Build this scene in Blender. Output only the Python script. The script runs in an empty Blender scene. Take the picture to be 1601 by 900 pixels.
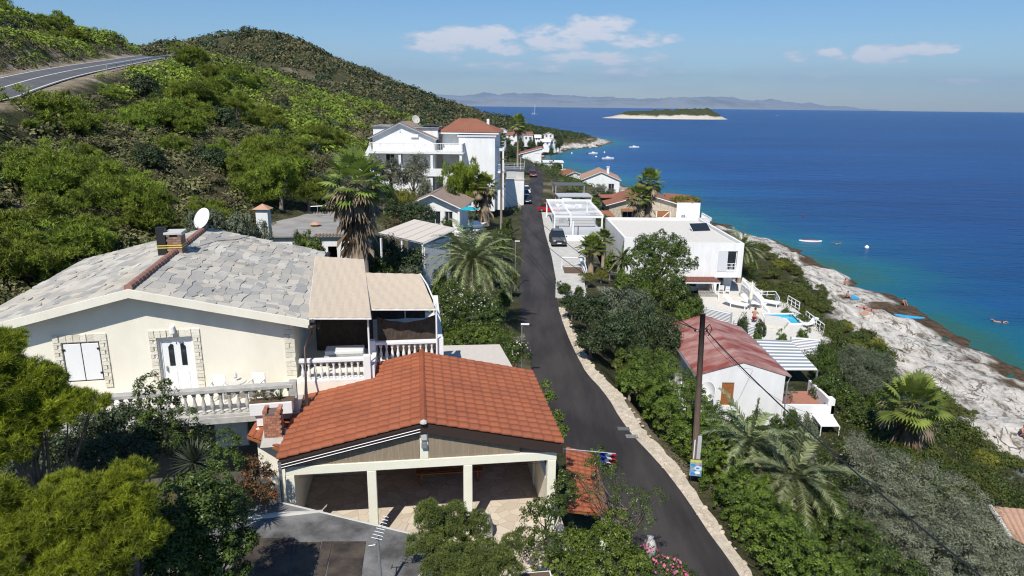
import bpy, bmesh, math, random
import numpy as np
from mathutils import Vector, Matrix
R = math.radians
scene = bpy.context.scene
COL = scene.collection
# ---------------------------------------------------------------- camera
FPX, PITCH, ROLL, CAMZ = 1070.0, R(14.9), R(0.65), 25.5
cam_d = bpy.data.cameras.new('camera'); cam = bpy.data.objects.new('camera', cam_d); COL.objects.link(cam)
cam_d.sensor_width = 36; cam_d.lens = 36*FPX/1601; cam_d.clip_start = .2; cam_d.clip_end = 120000
_U = Vector((0, math.sin(PITCH), math.cos(PITCH))); _F = Vector((0, math.cos(PITCH), -math.sin(PITCH))); _Rt = Vector((1, 0, 0))
_X = _Rt*math.cos(ROLL)+_U*math.sin(ROLL); _Y = _U*math.cos(ROLL)-_Rt*math.sin(ROLL)
mm = Matrix((_X, _Y, -_F)).transposed().to_4x4(); mm.translation = (0, 0, CAMZ); cam.matrix_world = mm
scene.camera = cam
def ray(px, py):
    a = (px-800.5)/FPX; b = (py-450)/FPX
    return _X*a - _Y*b + _F
def P(px, py, z):
    d = ray(px, py); t = (z-CAMZ)/d.z; return Vector((d.x*t, d.y*t, z))
def D(px, py, y):
    d = ray(px, py); t = y/d.y; return Vector((d.x*t, y, CAMZ+d.z*t))
# ---------------------------------------------------------------- world and sun
SUN_EL, SUN_AZ = R(51), R(15)      # light travels towards azimuth +17 deg right of +Y
to_sun = Vector((-math.sin(SUN_AZ)*math.cos(SUN_EL), -math.cos(SUN_AZ)*math.cos(SUN_EL), math.sin(SUN_EL)))
w = bpy.data.worlds.new('World'); scene.world = w; w.use_nodes = True
nt = w.node_tree; N = nt.nodes; L = nt.links; N.clear()
sky = N.new('ShaderNodeTexSky'); sky.sky_type = 'NISHITA'; sky.sun_disc = False
sky.sun_elevation = SUN_EL; sky.sun_rotation = math.pi+SUN_AZ
sky.altitude = 20; sky.air_density = 1.0; sky.dust_density = .25; sky.ozone_density = 2.2
bg = N.new('ShaderNodeBackground'); bg.inputs[1].default_value = .072
out = N.new('ShaderNodeOutputWorld')
def math_n(op, a, b=None, clamp=False, nt=nt):
    n = nt.nodes.new('ShaderNodeMath'); n.operation = op; n.use_clamp = clamp
    for i, v in enumerate((a, b)):
        if v is None: continue
        if isinstance(v, (int, float)): n.inputs[i].default_value = v
        else: nt.links.new(v, n.inputs[i])
    return n.outputs[0]
tc = N.new('ShaderNodeTexCoord'); sep = N.new('ShaderNodeSeparateXYZ'); L.new(tc.outputs['Generated'], sep.inputs[0])
az = math_n('ARCTAN2', sep.outputs[0], sep.outputs[1]); el = math_n('ARCSINE', sep.outputs[2])
comb = N.new('ShaderNodeCombineXYZ'); L.new(az, comb.inputs[0]); L.new(math_n('MULTIPLY', el, 2.6), comb.inputs[1])
nz = N.new('ShaderNodeTexNoise'); nz.inputs['Scale'].default_value = 26; nz.inputs['Detail'].default_value = 9; nz.inputs['Roughness'].default_value = .62
L.new(comb.outputs[0], nz.inputs['Vector'])
nz2 = N.new('ShaderNodeTexNoise'); nz2.inputs['Scale'].default_value = 9; nz2.inputs['Detail'].default_value = 8; nz2.inputs['Roughness'].default_value = .6
c2 = N.new('ShaderNodeCombineXYZ'); L.new(az, c2.inputs[0]); L.new(math_n('MULTIPLY', el, 7.0), c2.inputs[1]); L.new(c2.outputs[0], nz2.inputs['Vector'])
clouds = [(690,66,56,18,1.15),(745,58,60,20,1.2),(790,74,34,14,1),(870,60,52,24,.95),(925,46,66,22,.95),(980,60,60,16,.7),(890,88,44,11,.8),(955,92,50,12,.7),(820,104,90,9,.5),(980,112,90,8,.5),
          (1022,88,20,9,.7),(1040,60,28,7,.6),(1295,82,20,9,1),(1245,88,22,8,.6),(1380,84,34,15,1.25),(1445,76,36,10,1.1),(1405,94,14,7,.7),(1310,90,14,6,.5),
          (1320,122,70,6,.6),(1250,120,60,7,.45),(1530,127,80,6,.5),(700,90,22,6,.5)]
tot = None
for (px, py, rx, ry, amp) in clouds:
    d = ray(px, py); a0 = math.atan2(d.x, d.y); e0 = math.atan2(d.z, math.hypot(d.x, d.y))
    dx = math_n('MULTIPLY', math_n('SUBTRACT', az, a0), FPX/rx*.82); dy = math_n('MULTIPLY', math_n('SUBTRACT', el, e0), FPX/ry*.9)
    m = math_n('SUBTRACT', 1.0, math_n('ADD', math_n('MULTIPLY', dx, dx), math_n('MULTIPLY', dy, dy)))
    m = math_n('MULTIPLY', math_n('MAXIMUM', m, 0.0), amp)
    tot = m if tot is None else math_n('MAXIMUM', tot, m)
cl = math_n('MULTIPLY', math_n('SUBTRACT', math_n('ADD', math_n('MULTIPLY', tot, .62), math_n('MULTIPLY', nz.outputs[0], 2.1)), 1.07), 1.9, True)
gate = math_n('MULTIPLY', tot, 5, True); cl = math_n('MULTIPLY', cl, gate)
# thin high veil, denser low down to the left of the picture
band = math_n('SUBTRACT', 1.0, math_n('MULTIPLY', math_n('ABSOLUTE', math_n('SUBTRACT', el, .045)), 17.0), True)
side = math_n('SUBTRACT', 1.0, math_n('MULTIPLY', math_n('ABSOLUTE', math_n('SUBTRACT', az, .06)), 1.7), True)
veil = math_n('MULTIPLY', math_n('MULTIPLY', math_n('MULTIPLY', math_n('SUBTRACT', nz2.outputs[0], .38), 3.6, True), band), side)
veil = math_n('MULTIPLY', veil, .8)
cover = math_n('MAXIMUM', cl, veil)
ccol = N.new('ShaderNodeMix'); ccol.data_type = 'RGBA'
L.new(math_n('MULTIPLY', cl, 1.2, True), ccol.inputs[0]); ccol.inputs[6].default_value = (7.2, 7.9, 9.0, 1); ccol.inputs[7].default_value = (11.0, 11.0, 11.6, 1)
mx = N.new('ShaderNodeMix'); mx.data_type = 'RGBA'; L.new(math_n('MULTIPLY', cover, .88), mx.inputs[0]); hs0 = N.new('ShaderNodeHueSaturation'); hs0.inputs['Saturation'].default_value = 1.18; hs0.inputs['Value'].default_value = 1.24; hs0.inputs['Hue'].default_value = .497; L.new(sky.outputs[0], hs0.inputs['Color']); gm0 = N.new('ShaderNodeMix'); gm0.data_type = 'RGBA'; gm0.blend_type = 'MULTIPLY'; gm0.inputs[0].default_value = 1; gm0.inputs[7].default_value = (.90, 1.0, 1.16, 1); L.new(hs0.outputs[0], gm0.inputs[6]); L.new(gm0.outputs[2], mx.inputs[6]); L.new(ccol.outputs[2], mx.inputs[7])
L.new(mx.outputs[2], bg.inputs[0]); L.new(bg.outputs[0], out.inputs[0])
sd = bpy.data.lights.new('sun', 'SUN'); sd.energy = 5.0; sd.angle = R(.5); sd.color = (1, .955, .88)
so = bpy.data.objects.new('sun', sd); COL.objects.link(so); so.rotation_euler = to_sun.to_track_quat('Z', 'Y').to_euler(); so.location = (-20, -60, 90)
scene.view_settings.view_transform = 'Standard'; scene.view_settings.look = 'None'
scene.view_settings.exposure = 0.12; scene.view_settings.gamma = 1; scene.view_settings.use_curve_mapping = False
scene.cycles.max_bounces = 6; scene.cycles.diffuse_bounces = 3; scene.cycles.glossy_bounces = 2; scene.cycles.transmission_bounces = 3
scene.cycles.transparent_max_bounces = 6; scene.cycles.volume_bounces = 0; scene.cycles.use_denoising = True; scene.cycles.filter_width = 1.15; scene.cycles.caustics_reflective = False
# ---------------------------------------------------------------- materials
def M(name, c1, c2=None, scale=4, rough=.8, bump=0, bscale=None, metal=0, tint=False, fac=1., coat=0, spec=.4, detail=6, tvar=None, contrast=1., stretch=None, trans=None, rnd=0):
    m = bpy.data.materials.new(name); m.use_nodes = True; nt = m.node_tree; n = nt.nodes; l = nt.links
    b = n['Principled BSDF']; b.inputs['Roughness'].default_value = rough; b.inputs['Metallic'].default_value = metal
    b.inputs['Specular IOR Level'].default_value = spec
    b.inputs['Base Color'].default_value = (*c1, 1)
    tcn = n.new('ShaderNodeTexCoord'); vec = tcn.outputs['Object']
    if stretch:
        mp = n.new('ShaderNodeMapping'); mp.inputs['Scale'].default_value = stretch; l.new(vec, mp.inputs[0]); vec = mp.outputs[0]
    colr = None
    if c2:
        t = n.new('ShaderNodeTexNoise'); t.inputs['Scale'].default_value = scale; t.inputs['Detail'].default_value = detail; t.inputs['Roughness'].default_value = .6; l.new(vec, t.inputs[0])
        f = math_n('MULTIPLY', math_n('ADD', math_n('MULTIPLY', math_n('SUBTRACT', t.outputs[0], .5, nt=nt), 2.6*contrast, nt=nt), .5, nt=nt), fac, True, nt=nt)
        x = n.new('ShaderNodeMix'); x.data_type = 'RGBA'; l.new(f, x.inputs[0]); x.inputs[6].default_value = (*c1, 1); x.inputs[7].default_value = (*c2, 1); colr = x.outputs[2]
    if tint:
        at = n.new('ShaderNodeAttribute'); at.attribute_name = 'tint'
        x = n.new('ShaderNodeMix'); x.data_type = 'RGBA'; l.new(at.outputs['Fac'], x.inputs[0])
        if colr is not None: l.new(colr, x.inputs[6])
        else: x.inputs[6].default_value = (*c1, 1)
        x.inputs[7].default_value = (*(tvar or c2 or c1), 1); colr = x.outputs[2]
    if rnd:
        oi = n.new('ShaderNodeObjectInfo'); hs = n.new('ShaderNodeHueSaturation')
        l.new(math_n('ADD', math_n('MULTIPLY', math_n('SUBTRACT', oi.outputs['Random'], .5, nt=nt), rnd*.05, nt=nt), .5, nt=nt), hs.inputs['Hue'])
        l.new(math_n('ADD', math_n('MULTIPLY', math_n('SUBTRACT', oi.outputs['Random'], .5, nt=nt), rnd, nt=nt), 1, nt=nt), hs.inputs['Value'])
        l.new(colr, hs.inputs['Color']); colr = hs.outputs[0]
    if colr is not None: l.new(colr, b.inputs['Base Color'])
    if bump:
        t2 = n.new('ShaderNodeTexNoise'); t2.inputs['Scale'].default_value = bscale or scale*4; t2.inputs['Detail'].default_value = 8; l.new(vec, t2.inputs[0])
        bp = n.new('ShaderNodeBump'); bp.inputs['Strength'].default_value = bump; bp.inputs['Distance'].default_value = .04; l.new(t2.outputs[0], bp.inputs['Height']); l.new(bp.outputs[0], b.inputs['Normal'])
    if trans:
        tr = n.new('ShaderNodeBsdfTranslucent'); ms = n.new('ShaderNodeMixShader'); ms.inputs[0].default_value = trans
        if colr is not None: l.new(colr, tr.inputs[0])
        else: tr.inputs[0].default_value = (*c1, 1)
        l.new(b.outputs[0], ms.inputs[1]); l.new(tr.outputs[0], ms.inputs[2]); l.new(ms.outputs[0], n['Material Output'].inputs[0])
    return m
def leafm(name, dark, light, rough=.5, trans=.22, spec=.35, rnd=.3):
    return M(name, dark, tint=True, tvar=light, rough=rough, trans=trans, spec=spec, rnd=rnd)
m_pine = leafm('pine_needles', (.050, .074, .009), (.43, .49, .034), .5, .3, rnd=.1)
m_pine2 = leafm('hill_pine_needles', (.065, .088, .014), (.31, .39, .042), .6, .25, rnd=.4)
m_leaf = leafm('glossy_leaves', (.018, .036, .008), (.125, .175, .030), .38, .2)
m_hedge = leafm('hedge_leaves', (.022, .045, .008), (.20, .28, .034), .45, .25)
m_dark = leafm('dark_leaves', (.018, .032, .011), (.070, .098, .032), .5, .12)
m_olive = leafm('olive_leaves', (.036, .044, .024), (.26, .27, .175), .5, .12)
m_grey = leafm('greygreen_leaves', (.055, .070, .040), (.17, .20, .12), .5, .12)
m_maq = leafm('maquis_leaves', (.046, .050, .018), (.215, .205, .078), .6, .12, rnd=.5)
m_brush = leafm('dry_scrub', (.080, .068, .035), (.19, .160, .085), .7, .1, rnd=.3)
m_coast = leafm('coastal_shrub_leaves', (.040, .055, .010), (.13, .145, .026), .55, .18)
m_yel = leafm('yellowgreen_leaves', (.10, .11, .015), (.26, .25, .035), .5, .25)
m_juni = leafm('juniper_needles', (.040, .060, .016), (.19, .23, .05), .6, .15)
m_palm = leafm('palm_leaflets', (.085, .105, .040), (.31, .34, .16), .42, .15)
m_fan = leafm('fan_leaves', (.075, .11, .022), (.34, .42, .095), .4, .25)
m_deadf = leafm('dead_fronds', (.16, .115, .070), (.36, .28, .19), .8, .05)
m_petal_p = leafm('pink_petals', (.55, .09, .20), (.75, .25, .38), .6, .3)
m_petal_w = leafm('white_petals', (.6, .58, .5), (.8, .78, .7), .6, .3)
m_redleaf = leafm('reddish_leaves', (.06, .07, .02), (.28, .11, .05), .5, .2)
m_bark = M('bark', (.13, .10, .075), (.24, .20, .16), 9, .9, .6, 18, stretch=(3, 3, .6))
m_twig = M('grey_twigs', (.22, .19, .16), (.34, .31, .27), 12, .9)
m_pbark = M('palm_trunk_fibre', (.20, .145, .10), (.34, .265, .19), 10, .95, .7, 22, stretch=(4, 4, .5))
m_white = M('white_render', (.80, .80, .79), (.62, .61, .58), 1.3, .85, .12, 30, fac=.55, contrast=1.3, stretch=(1, 1, .3), detail=10)
m_white2 = M('white_paint', (.80, .80, .80), rough=.45)
m_cream = M('cream_render', (.82, .775, .65), (.68, .63, .51), 1.0, .9, .15, 40, fac=.6, contrast=1.3, stretch=(1, 1, .4), detail=10)
m_creamp = M('cream_painted_concrete', (.80, .78, .64), (.72, .69, .55), 3, .8, .15, 30, fac=.6)
m_creamst = M('cream_split_stone', (.70, .65, .53), (.56, .51, .41), 7, .9, .6, 20, tint=True, tvar=(.78, .74, .63))
m_conc = M('grey_concrete', (.34, .335, .325), (.15, .145, .14), .8, .9, .35, 14, fac=1, contrast=1.7, detail=10)
m_concl = M('pale_concrete', (.56, .54, .49), (.44, .42, .38), 1.2, .9, .2, 20)
m_shed = M('weathered_roof_screed', (.20, .195, .188), (.065, .063, .06), .8, .9, .4, 14, contrast=1.8, detail=11)
m_bshade = M('basement_painted_shade', (.085, .072, .058), (.15, .13, .105), 3, .95, .5, 8)  # shade under the balcony put into the basement wall colour
m_conct = M('terrace_concrete', (.67, .635, .57), (.56, .53, .47), 2.5, .85, .15, 20)
m_stonegrey = M('weathered_balustrade', (.50, .48, .44), (.34, .33, .30), 5, .9, .3, 30)
m_patch = M('bitumen_patch', (.030, .024, .020), (.10, .076, .055), 1.7, .75, .3, 16, contrast=1.4)
m_rooffelt = M('flat_roof_screed', (.33, .315, .29), (.24, .225, .205), .55, .9, .3, 8, contrast=1.5)
m_slab = M('roof_flagstones', (.60, .565, .49), (.52, .45, .345), .55, .9, .4, 25, tint=True, tvar=(.325, .315, .29))
m_slab2 = M('roof_flagstones_buff', (.64, .59, .50), (.55, .52, .46), 2.2, .85, .3, 25, tint=True, tvar=(.50, .44, .35))
m_slabgap = M('roof_mortar', (.36, .345, .31), (.27, .26, .235), 6, .95)
m_tile = M('terracotta_tiles', (.35, .108, .050), (.27, .085, .044), .8, .75, .2, 40, tint=True, tvar=(.42, .145, .070), spec=.2, contrast=1.5, detail=9)
m_tileo = M('orange_tiles', (.36, .135, .070), (.27, .105, .06), .6, .85, tint=True, tvar=(.45, .21, .125), contrast=1.4)
m_tilep = M('faded_pink_tiles', (.50, .29, .185), (.38, .24, .17), .5, .85, tint=True, tvar=(.58, .38, .27))
m_tileb = M('weathered_brown_tiles', (.36, .26, .20), (.27, .20, .16), .8, .9, tint=True, tvar=(.46, .36, .29))
m_redpaint = M('peeling_red_paint', (.235, .055, .042), (.52, .36, .31), .7, .8, .25, 12, contrast=1.7, detail=12, stretch=(.6, 1.2, 1), fac=.6)
def gapify(m, col):
    nt = m.node_tree; b = nt.nodes['Principled BSDF']; src = b.inputs['Base Color'].links[0].from_socket; at = nt.nodes.new('ShaderNodeAttribute'); at.attribute_name = 'gap'; x = nt.nodes.new('ShaderNodeMix'); x.data_type = 'RGBA'; nt.links.new(at.outputs['Fac'], x.inputs[0]); nt.links.new(src, x.inputs[6]); x.inputs[7].default_value = (*col, 1); nt.links.new(x.outputs[2], b.inputs['Base Color'])
gapify(m_tile, (.085, .030, .020)); gapify(m_tileo, (.15, .06, .04)); gapify(m_tilep, (.26, .16, .11)); gapify(m_tileb, (.14, .10, .08))
m_ridge = M('ridge_tiles_old', (.25, .115, .080), (.36, .20, .15), 5, .85)
m_brick = M('chimney_brick', (.36, .145, .085), (.26, .11, .07), 8, .85, .3, 30, tint=True, tvar=(.50, .24, .15))
m_brickd = M('old_brown_brick', (.30, .17, .12), (.40, .28, .21), 8, .9, .3, 30, tint=True, tvar=(.22, .12, .09))
m_mortar = M('mortar', (.46, .44, .40), rough=.95)
m_black = M('black_metal', (.018, .018, .02), rough=.45)
m_dkbrown = M('dark_brown_metal', (.045, .030, .026), rough=.4)
m_wood = M('orange_wood', (.34, .13, .045), (.24, .09, .03), 6, .6, stretch=(1, 6, 1))
m_pole = M('creosoted_pole', (.085, .055, .04), (.15, .105, .08), 8, .9, .5, 20, stretch=(4, 4, .3))
m_polel = M('pale_wooden_pole', (.23, .19, .15), (.16, .13, .10), 8, .9, stretch=(4, 4, .3))
m_galv = M('galvanised_metal', (.42, .43, .44), (.34, .35, .36), 6, .45, metal=.6)
m_grayp = M('grey_panel_paint', (.46, .47, .48), rough=.5)
m_ltgray = M('light_grey_panel', (.60, .61, .63), rough=.5)
m_dkgray = M('dark_grey_steel', (.12, .125, .13), rough=.5)
m_glass = M('window_glass', (.018, .024, .03), rough=.08, spec=.8)
m_shut = M('white_shutter', (.78, .78, .76), rough=.5)
m_bshut = M('brown_shutter', (.22, .10, .05), rough=.6)
m_reed = M('reed_screen', (.28, .215, .15), (.42, .33, .23), 3, .95, .5, 60, stretch=(14, 14, .6), tint=True, tvar=(.30, .24, .17))
m_awn = M('straw_awning', (.62, .50, .37), (.74, .63, .49), 2.2, .95, .3, 60, stretch=(2, 16, 4), trans=.2)
m_awn2 = M('pale_pergola_mat', (.60, .54, .47), (.48, .43, .38), 2.4, .95, .3, 40, stretch=(2, 12, 3))
m_net = M('brown_shade_net', (.050, .036, .028), (.085, .062, .045), 5, .95, tint=False)
m_floor = M('crazy_paving_tiles', (.62, .53, .41), (.54, .45, .34), 2, .6)
m_asph = M('fresh_asphalt', (.024, .020, .019), (.054, .046, .042), .35, .8, .6, 40, contrast=1.8, detail=9, stretch=(1.6, .30, 1))
m_asph2 = M('old_road_asphalt', (.115, .115, .118), (.085, .085, .088), .4, .85, .2, 20)
m_line = M('road_paint', (.62, .62, .60), rough=.7)
m_grav = M('verge_gravel', (.60, .52, .41), (.42, .355, .27), 3, .95, .8, 14, contrast=1.3)
m_teal = M('turquoise_canvas', (.015, .42, .50), rough=.8, trans=.2)
m_red = M('red_car_paint', (.45, .012, .018), rough=.25, coat=1)
m_carb = M('black_car_paint', (.035, .036, .04), rough=.22, spec=.7)
m_carg = M('dark_grey_bonnet', (.13, .125, .12), rough=.28, spec=.6)
m_tyre = M('tyre_rubber', (.02, .02, .02), rough=.8)
m_lamp = M('headlamp_lens', (.6, .62, .64), rough=.1, spec=.8)
m_skin = M('tanned_skin', (.42, .21, .14), rough=.6)
m_hair = M('dark_hair', (.03, .02, .015), rough=.6)
m_blue = M('blue_plastic', (.015, .09, .42), rough=.4)
m_cyan = M('cyan_board', (.03, .33, .62), rough=.4)
m_redpl = M('red_fabric', (.42, .02, .03), rough=.7)
m_terr = M('terracotta_paving', (.42, .19, .12), (.34, .15, .10), 5, .85)
m_slatw = M('brown_slats', (.25, .09, .06), rough=.6)
m_poolw = M('pool_water', (.05, .46, .62), rough=.08, spec=.6, bump=.15, bscale=3)
m_pooll = M('pool_liner', (.35, .68, .78), rough=.4)
m_stone = M('stone_wall', (.56, .48, .36), (.36, .31, .24), 3.2, .95, .8, 5, contrast=1.5, detail=3)
m_flagb = M('flag_blue', (.02, .05, .30), rough=.8); m_flagr = M('flag_red', (.50, .02, .02), rough=.8); m_flagw = M('flag_white', (.75, .75, .75), rough=.8)
m_gold = M('gold_star', (.8, .55, .03), rough=.7)
m_cer = M('white_ceramic', (.75, .75, .73), rough=.4)
m_soil = M('potting_soil', (.12, .08, .05), rough=1)
# ---------------------------------------------------------------- object helpers
def tag(o, label=None, cat=None, group=None, kind=None):
    if label: o['label'] = label
    if cat: o['category'] = cat
    if group: o['group'] = group
    if kind: o['kind'] = kind
    return o
def T(name, label, cat, loc=(0, 0, 0), rz=0, group=None):
    o = bpy.data.objects.new(name, None); COL.objects.link(o); o.empty_display_size = .2
    o.location = loc; o.rotation_euler = (0, 0, R(rz)); return tag(o, label, cat, group)
class MB:
    def __init__(s): s.v = []; s.f = []; s.t = []; s.M = Matrix.Identity(4); s.tint = 0.
    def add(s, vs, fs, t=None):
        b = len(s.v); s.v += [tuple(s.M @ Vector(v)) for v in vs]; s.f += [[b+i for i in f] for f in fs]; s.t += [s.tint if t is None else t]*len(vs); return s
    def box(s, x0, x1, y0, y1, z0, z1, t=None):
        return s.add([(x0,y0,z0),(x1,y0,z0),(x1,y1,z0),(x0,y1,z0),(x0,y0,z1),(x1,y0,z1),(x1,y1,z1),(x0,y1,z1)],
                     [(0,3,2,1),(4,5,6,7),(0,1,5,4),(1,2,6,5),(2,3,7,6),(3,0,4,7)], t)
    def hexa(s, lo, hi, t=None):   # lo, hi: four points each, same order counter-clockwise
        return s.add(list(lo)+list(hi), [(3,2,1,0),(4,5,6,7),(0,1,5,4),(1,2,6,5),(2,3,7,6),(3,0,4,7)], t)
    def slab(s, pts, th, t=None):  # polygon thickened downwards
        n = len(pts); lo = [(p[0], p[1], p[2]-th) for p in pts]
        return s.add(lo+list(pts), [tuple(range(n))[::-1], tuple(range(n, 2*n))]+[(i, (i+1) % n, n+(i+1) % n, n+i) for i in range(n)], t)
    def prism(s, pts, y0, y1, t=None):   # polygon in xz (counter-clockwise seen from -y) pushed along y
        n = len(pts)
        return s.add([(p[0], y0, p[1]) for p in pts]+[(p[0], y1, p[1]) for p in pts], [tuple(range(n)), tuple(range(n, 2*n))[::-1]]+[((i+1) % n, i, n+i, n+(i+1) % n) for i in range(n)], t)
    def tube(s, pts, rad, n=8, cap=True, t=None):
        pts = [Vector(p) for p in pts]; rads = rad if isinstance(rad, (list, tuple)) else [rad]*len(pts); vs = []; fs = []
        for i, p in enumerate(pts):
            d = (pts[min(i+1, len(pts)-1)]-pts[max(i-1, 0)]).normalized()
            a = Vector((0, 0, 1)) if abs(d.z) < .95 else Vector((1, 0, 0)); u = d.cross(a).normalized(); v = d.cross(u)
            for k in range(n):
                an = 2*math.pi*k/n; vs.append(p+(u*math.cos(an)+v*math.sin(an))*rads[i])
        for i in range(len(pts)-1):
            for k in range(n): fs.append((i*n+k, i*n+(k+1) % n, (i+1)*n+(k+1) % n, (i+1)*n+k))
        if cap: fs += [tuple(range(n)), tuple(range((len(pts)-1)*n, len(pts)*n))[::-1]]
        return s.add(vs, fs, t)
    def lathe(s, prof, n=10, c=(0, 0, 0), t=None):
        vs = [(c[0]+r*math.cos(2*math.pi*k/n), c[1]+r*math.sin(2*math.pi*k/n), c[2]+z) for r, z in prof for k in range(n)]; m = len(prof)
        fs = [(i*n+k, i*n+(k+1) % n, (i+1)*n+(k+1) % n, (i+1)*n+k) for i in range(m-1) for k in range(n)]+[tuple(range(n))[::-1], tuple(range((m-1)*n, m*n))]
        return s.add(vs, fs, t)
    def build(s, name, mat, parent=None, loc=None, smooth=False, label=None, bevel=0):
        me = bpy.data.meshes.new(name); me.from_pydata(s.v, [], s.f)
        if any(s.t):
            a = me.attributes.new('tint', 'FLOAT', 'POINT'); a.data.foreach_set('value', s.t)
        me.materials.append(mat); me.update()
        if smooth: me.polygons.foreach_set('use_smooth', [True]*len(me.polygons))
        o = bpy.data.objects.new(name, me); COL.objects.link(o)
        if parent: o.parent = parent
        if loc is not None: o.location = loc
        if bevel:
            b = o.modifiers.new('bevel', 'BEVEL'); b.width = bevel; b.segments = 2; b.limit_method = 'ANGLE'
        if label: o['label'] = label
        return o
def npmesh(name, V, F, mat, parent=None, tint=None, smooth=False):
    V = np.asarray(V, np.float32); F = np.asarray(F, np.int32); k = F.shape[1]; me = bpy.data.meshes.new(name)
    me.vertices.add(len(V)); me.vertices.foreach_set('co', V.ravel()); me.loops.add(F.size); me.loops.foreach_set('vertex_index', F.ravel())
    me.polygons.add(len(F)); me.polygons.foreach_set('loop_start', np.arange(0, F.size, k, dtype=np.int32)); me.polygons.foreach_set('loop_total', np.full(len(F), k, np.int32))
    if smooth: me.polygons.foreach_set('use_smooth', np.ones(len(F), bool))
    if tint is not None:
        a = me.attributes.new('tint', 'FLOAT', 'POINT'); a.data.foreach_set('value', np.asarray(tint, np.float32))
    me.materials.append(mat); me.update(); me.validate(); o = bpy.data.objects.new(name, me); COL.objects.link(o)
    if parent: o.parent = parent
    return o
def box(name, mat, parent, x0, x1, y0, y1, z0, z1, **k): return MB().box(x0, x1, y0, y1, z0, z1).build(name, mat, parent, **k)
def copy_tree(o, parent=None):
    c = o.copy(); COL.objects.link(c); c.parent = parent
    for ch in o.children: copy_tree(ch, c)
    return c
# ---------------------------------------------------------------- noise
def vnoise(x, y, seed=0):
    x = np.asarray(x, float); y = np.asarray(y, float); xi = np.floor(x).astype(np.int64); yi = np.floor(y).astype(np.int64); fx = x-xi; fy = y-yi
    fx = fx*fx*(3-2*fx); fy = fy*fy*(3-2*fy)
    def h(a, b):
        n = (a*374761393+b*668265263+seed*1442695041) & 0xffffffff; n = ((n ^ (n >> 13))*1274126177) & 0xffffffff; return ((n ^ (n >> 16)) & 0xffff)/65535.
    return (h(xi, yi)*(1-fx)+h(xi+1, yi)*fx)*(1-fy)+(h(xi, yi+1)*(1-fx)+h(xi+1, yi+1)*fx)*fy
def fbm(x, y, seed=0, o=4):
    s = 0; a = .5
    for i in range(o): s = s+a*(vnoise(x*2**i, y*2**i, seed+i)-.5); a *= .5
    return s
def pl_dist(X, Y, pts, z=None, w=None):
    best = np.full(X.shape, 1e9); bz = np.zeros(X.shape); side = np.zeros(X.shape); bw = np.zeros(X.shape)
    for i in range(len(pts)-1):
        a = pts[i]; b = pts[i+1]; dx = b[0]-a[0]; dy = b[1]-a[1]; L2 = dx*dx+dy*dy
        t = np.clip(((X-a[0])*dx+(Y-a[1])*dy)/L2, 0, 1); qx = a[0]+dx*t; qy = a[1]+dy*t; d = np.hypot(X-qx, Y-qy); m = d < best
        best = np.where(m, d, best); cr = (X-a[0])*dy-(Y-a[1])*dx; side = np.where(m, np.sign(cr), side)
        if z is not None: bz = np.where(m, z[i]*(1-t)+z[i+1]*t, bz)
        if w is not None: bw = np.where(m, w[i]*(1-t)+w[i+1]*t, bw)
    return best, side, bz, bw
# ---------------------------------------------------------------- terrain
SHORE = [(30,-60),(40,-10),(46,35),(49.7,62),(50.6,67),(50.3,73),(51.6,85),(51.2,93),(53,110),(51.3,129),(47,146),(43.6,163),(39,214),(31,250),(25,275),(20,298),(14,320),(13,342),(16,375),(24,392),(28,410),(34,430),(58,468),(66,500),(74,534),(70,575),(58,621),(46,690),(38,741),(20,820),(-60,900),(-300,1000)]
ROAD = [(7.3,10,3.9),(6.9,16,4.2),(6.3,22.1,4.7),(5.45,29.5,4.1),(4.5,33.4,4.0),(3.85,38.4,3.9),(3.15,42.5,3.55),(2.7,49,3.3),(2.4,57.5,3.35),(2.5,66.5,3.5),(2.8,78.6,3.45),(2.9,95.6,3.2),(3.0,114,3.4),(4.3,140,3.6),(5.3,159,3.2),(6.0,180,3.0),(4.5,205,3),(0,240,3)]
UROAD = [(-46,40,22.8),(-48,55,24.6),(-49.5,65,25.75),(-52.1,72,26.6),(-56.7,85,28.1),(-62.4,102,29.8),(-71.3,128,32.1),(-83,165,35.4),(-98,200,37),(-125,240,37)]
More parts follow.
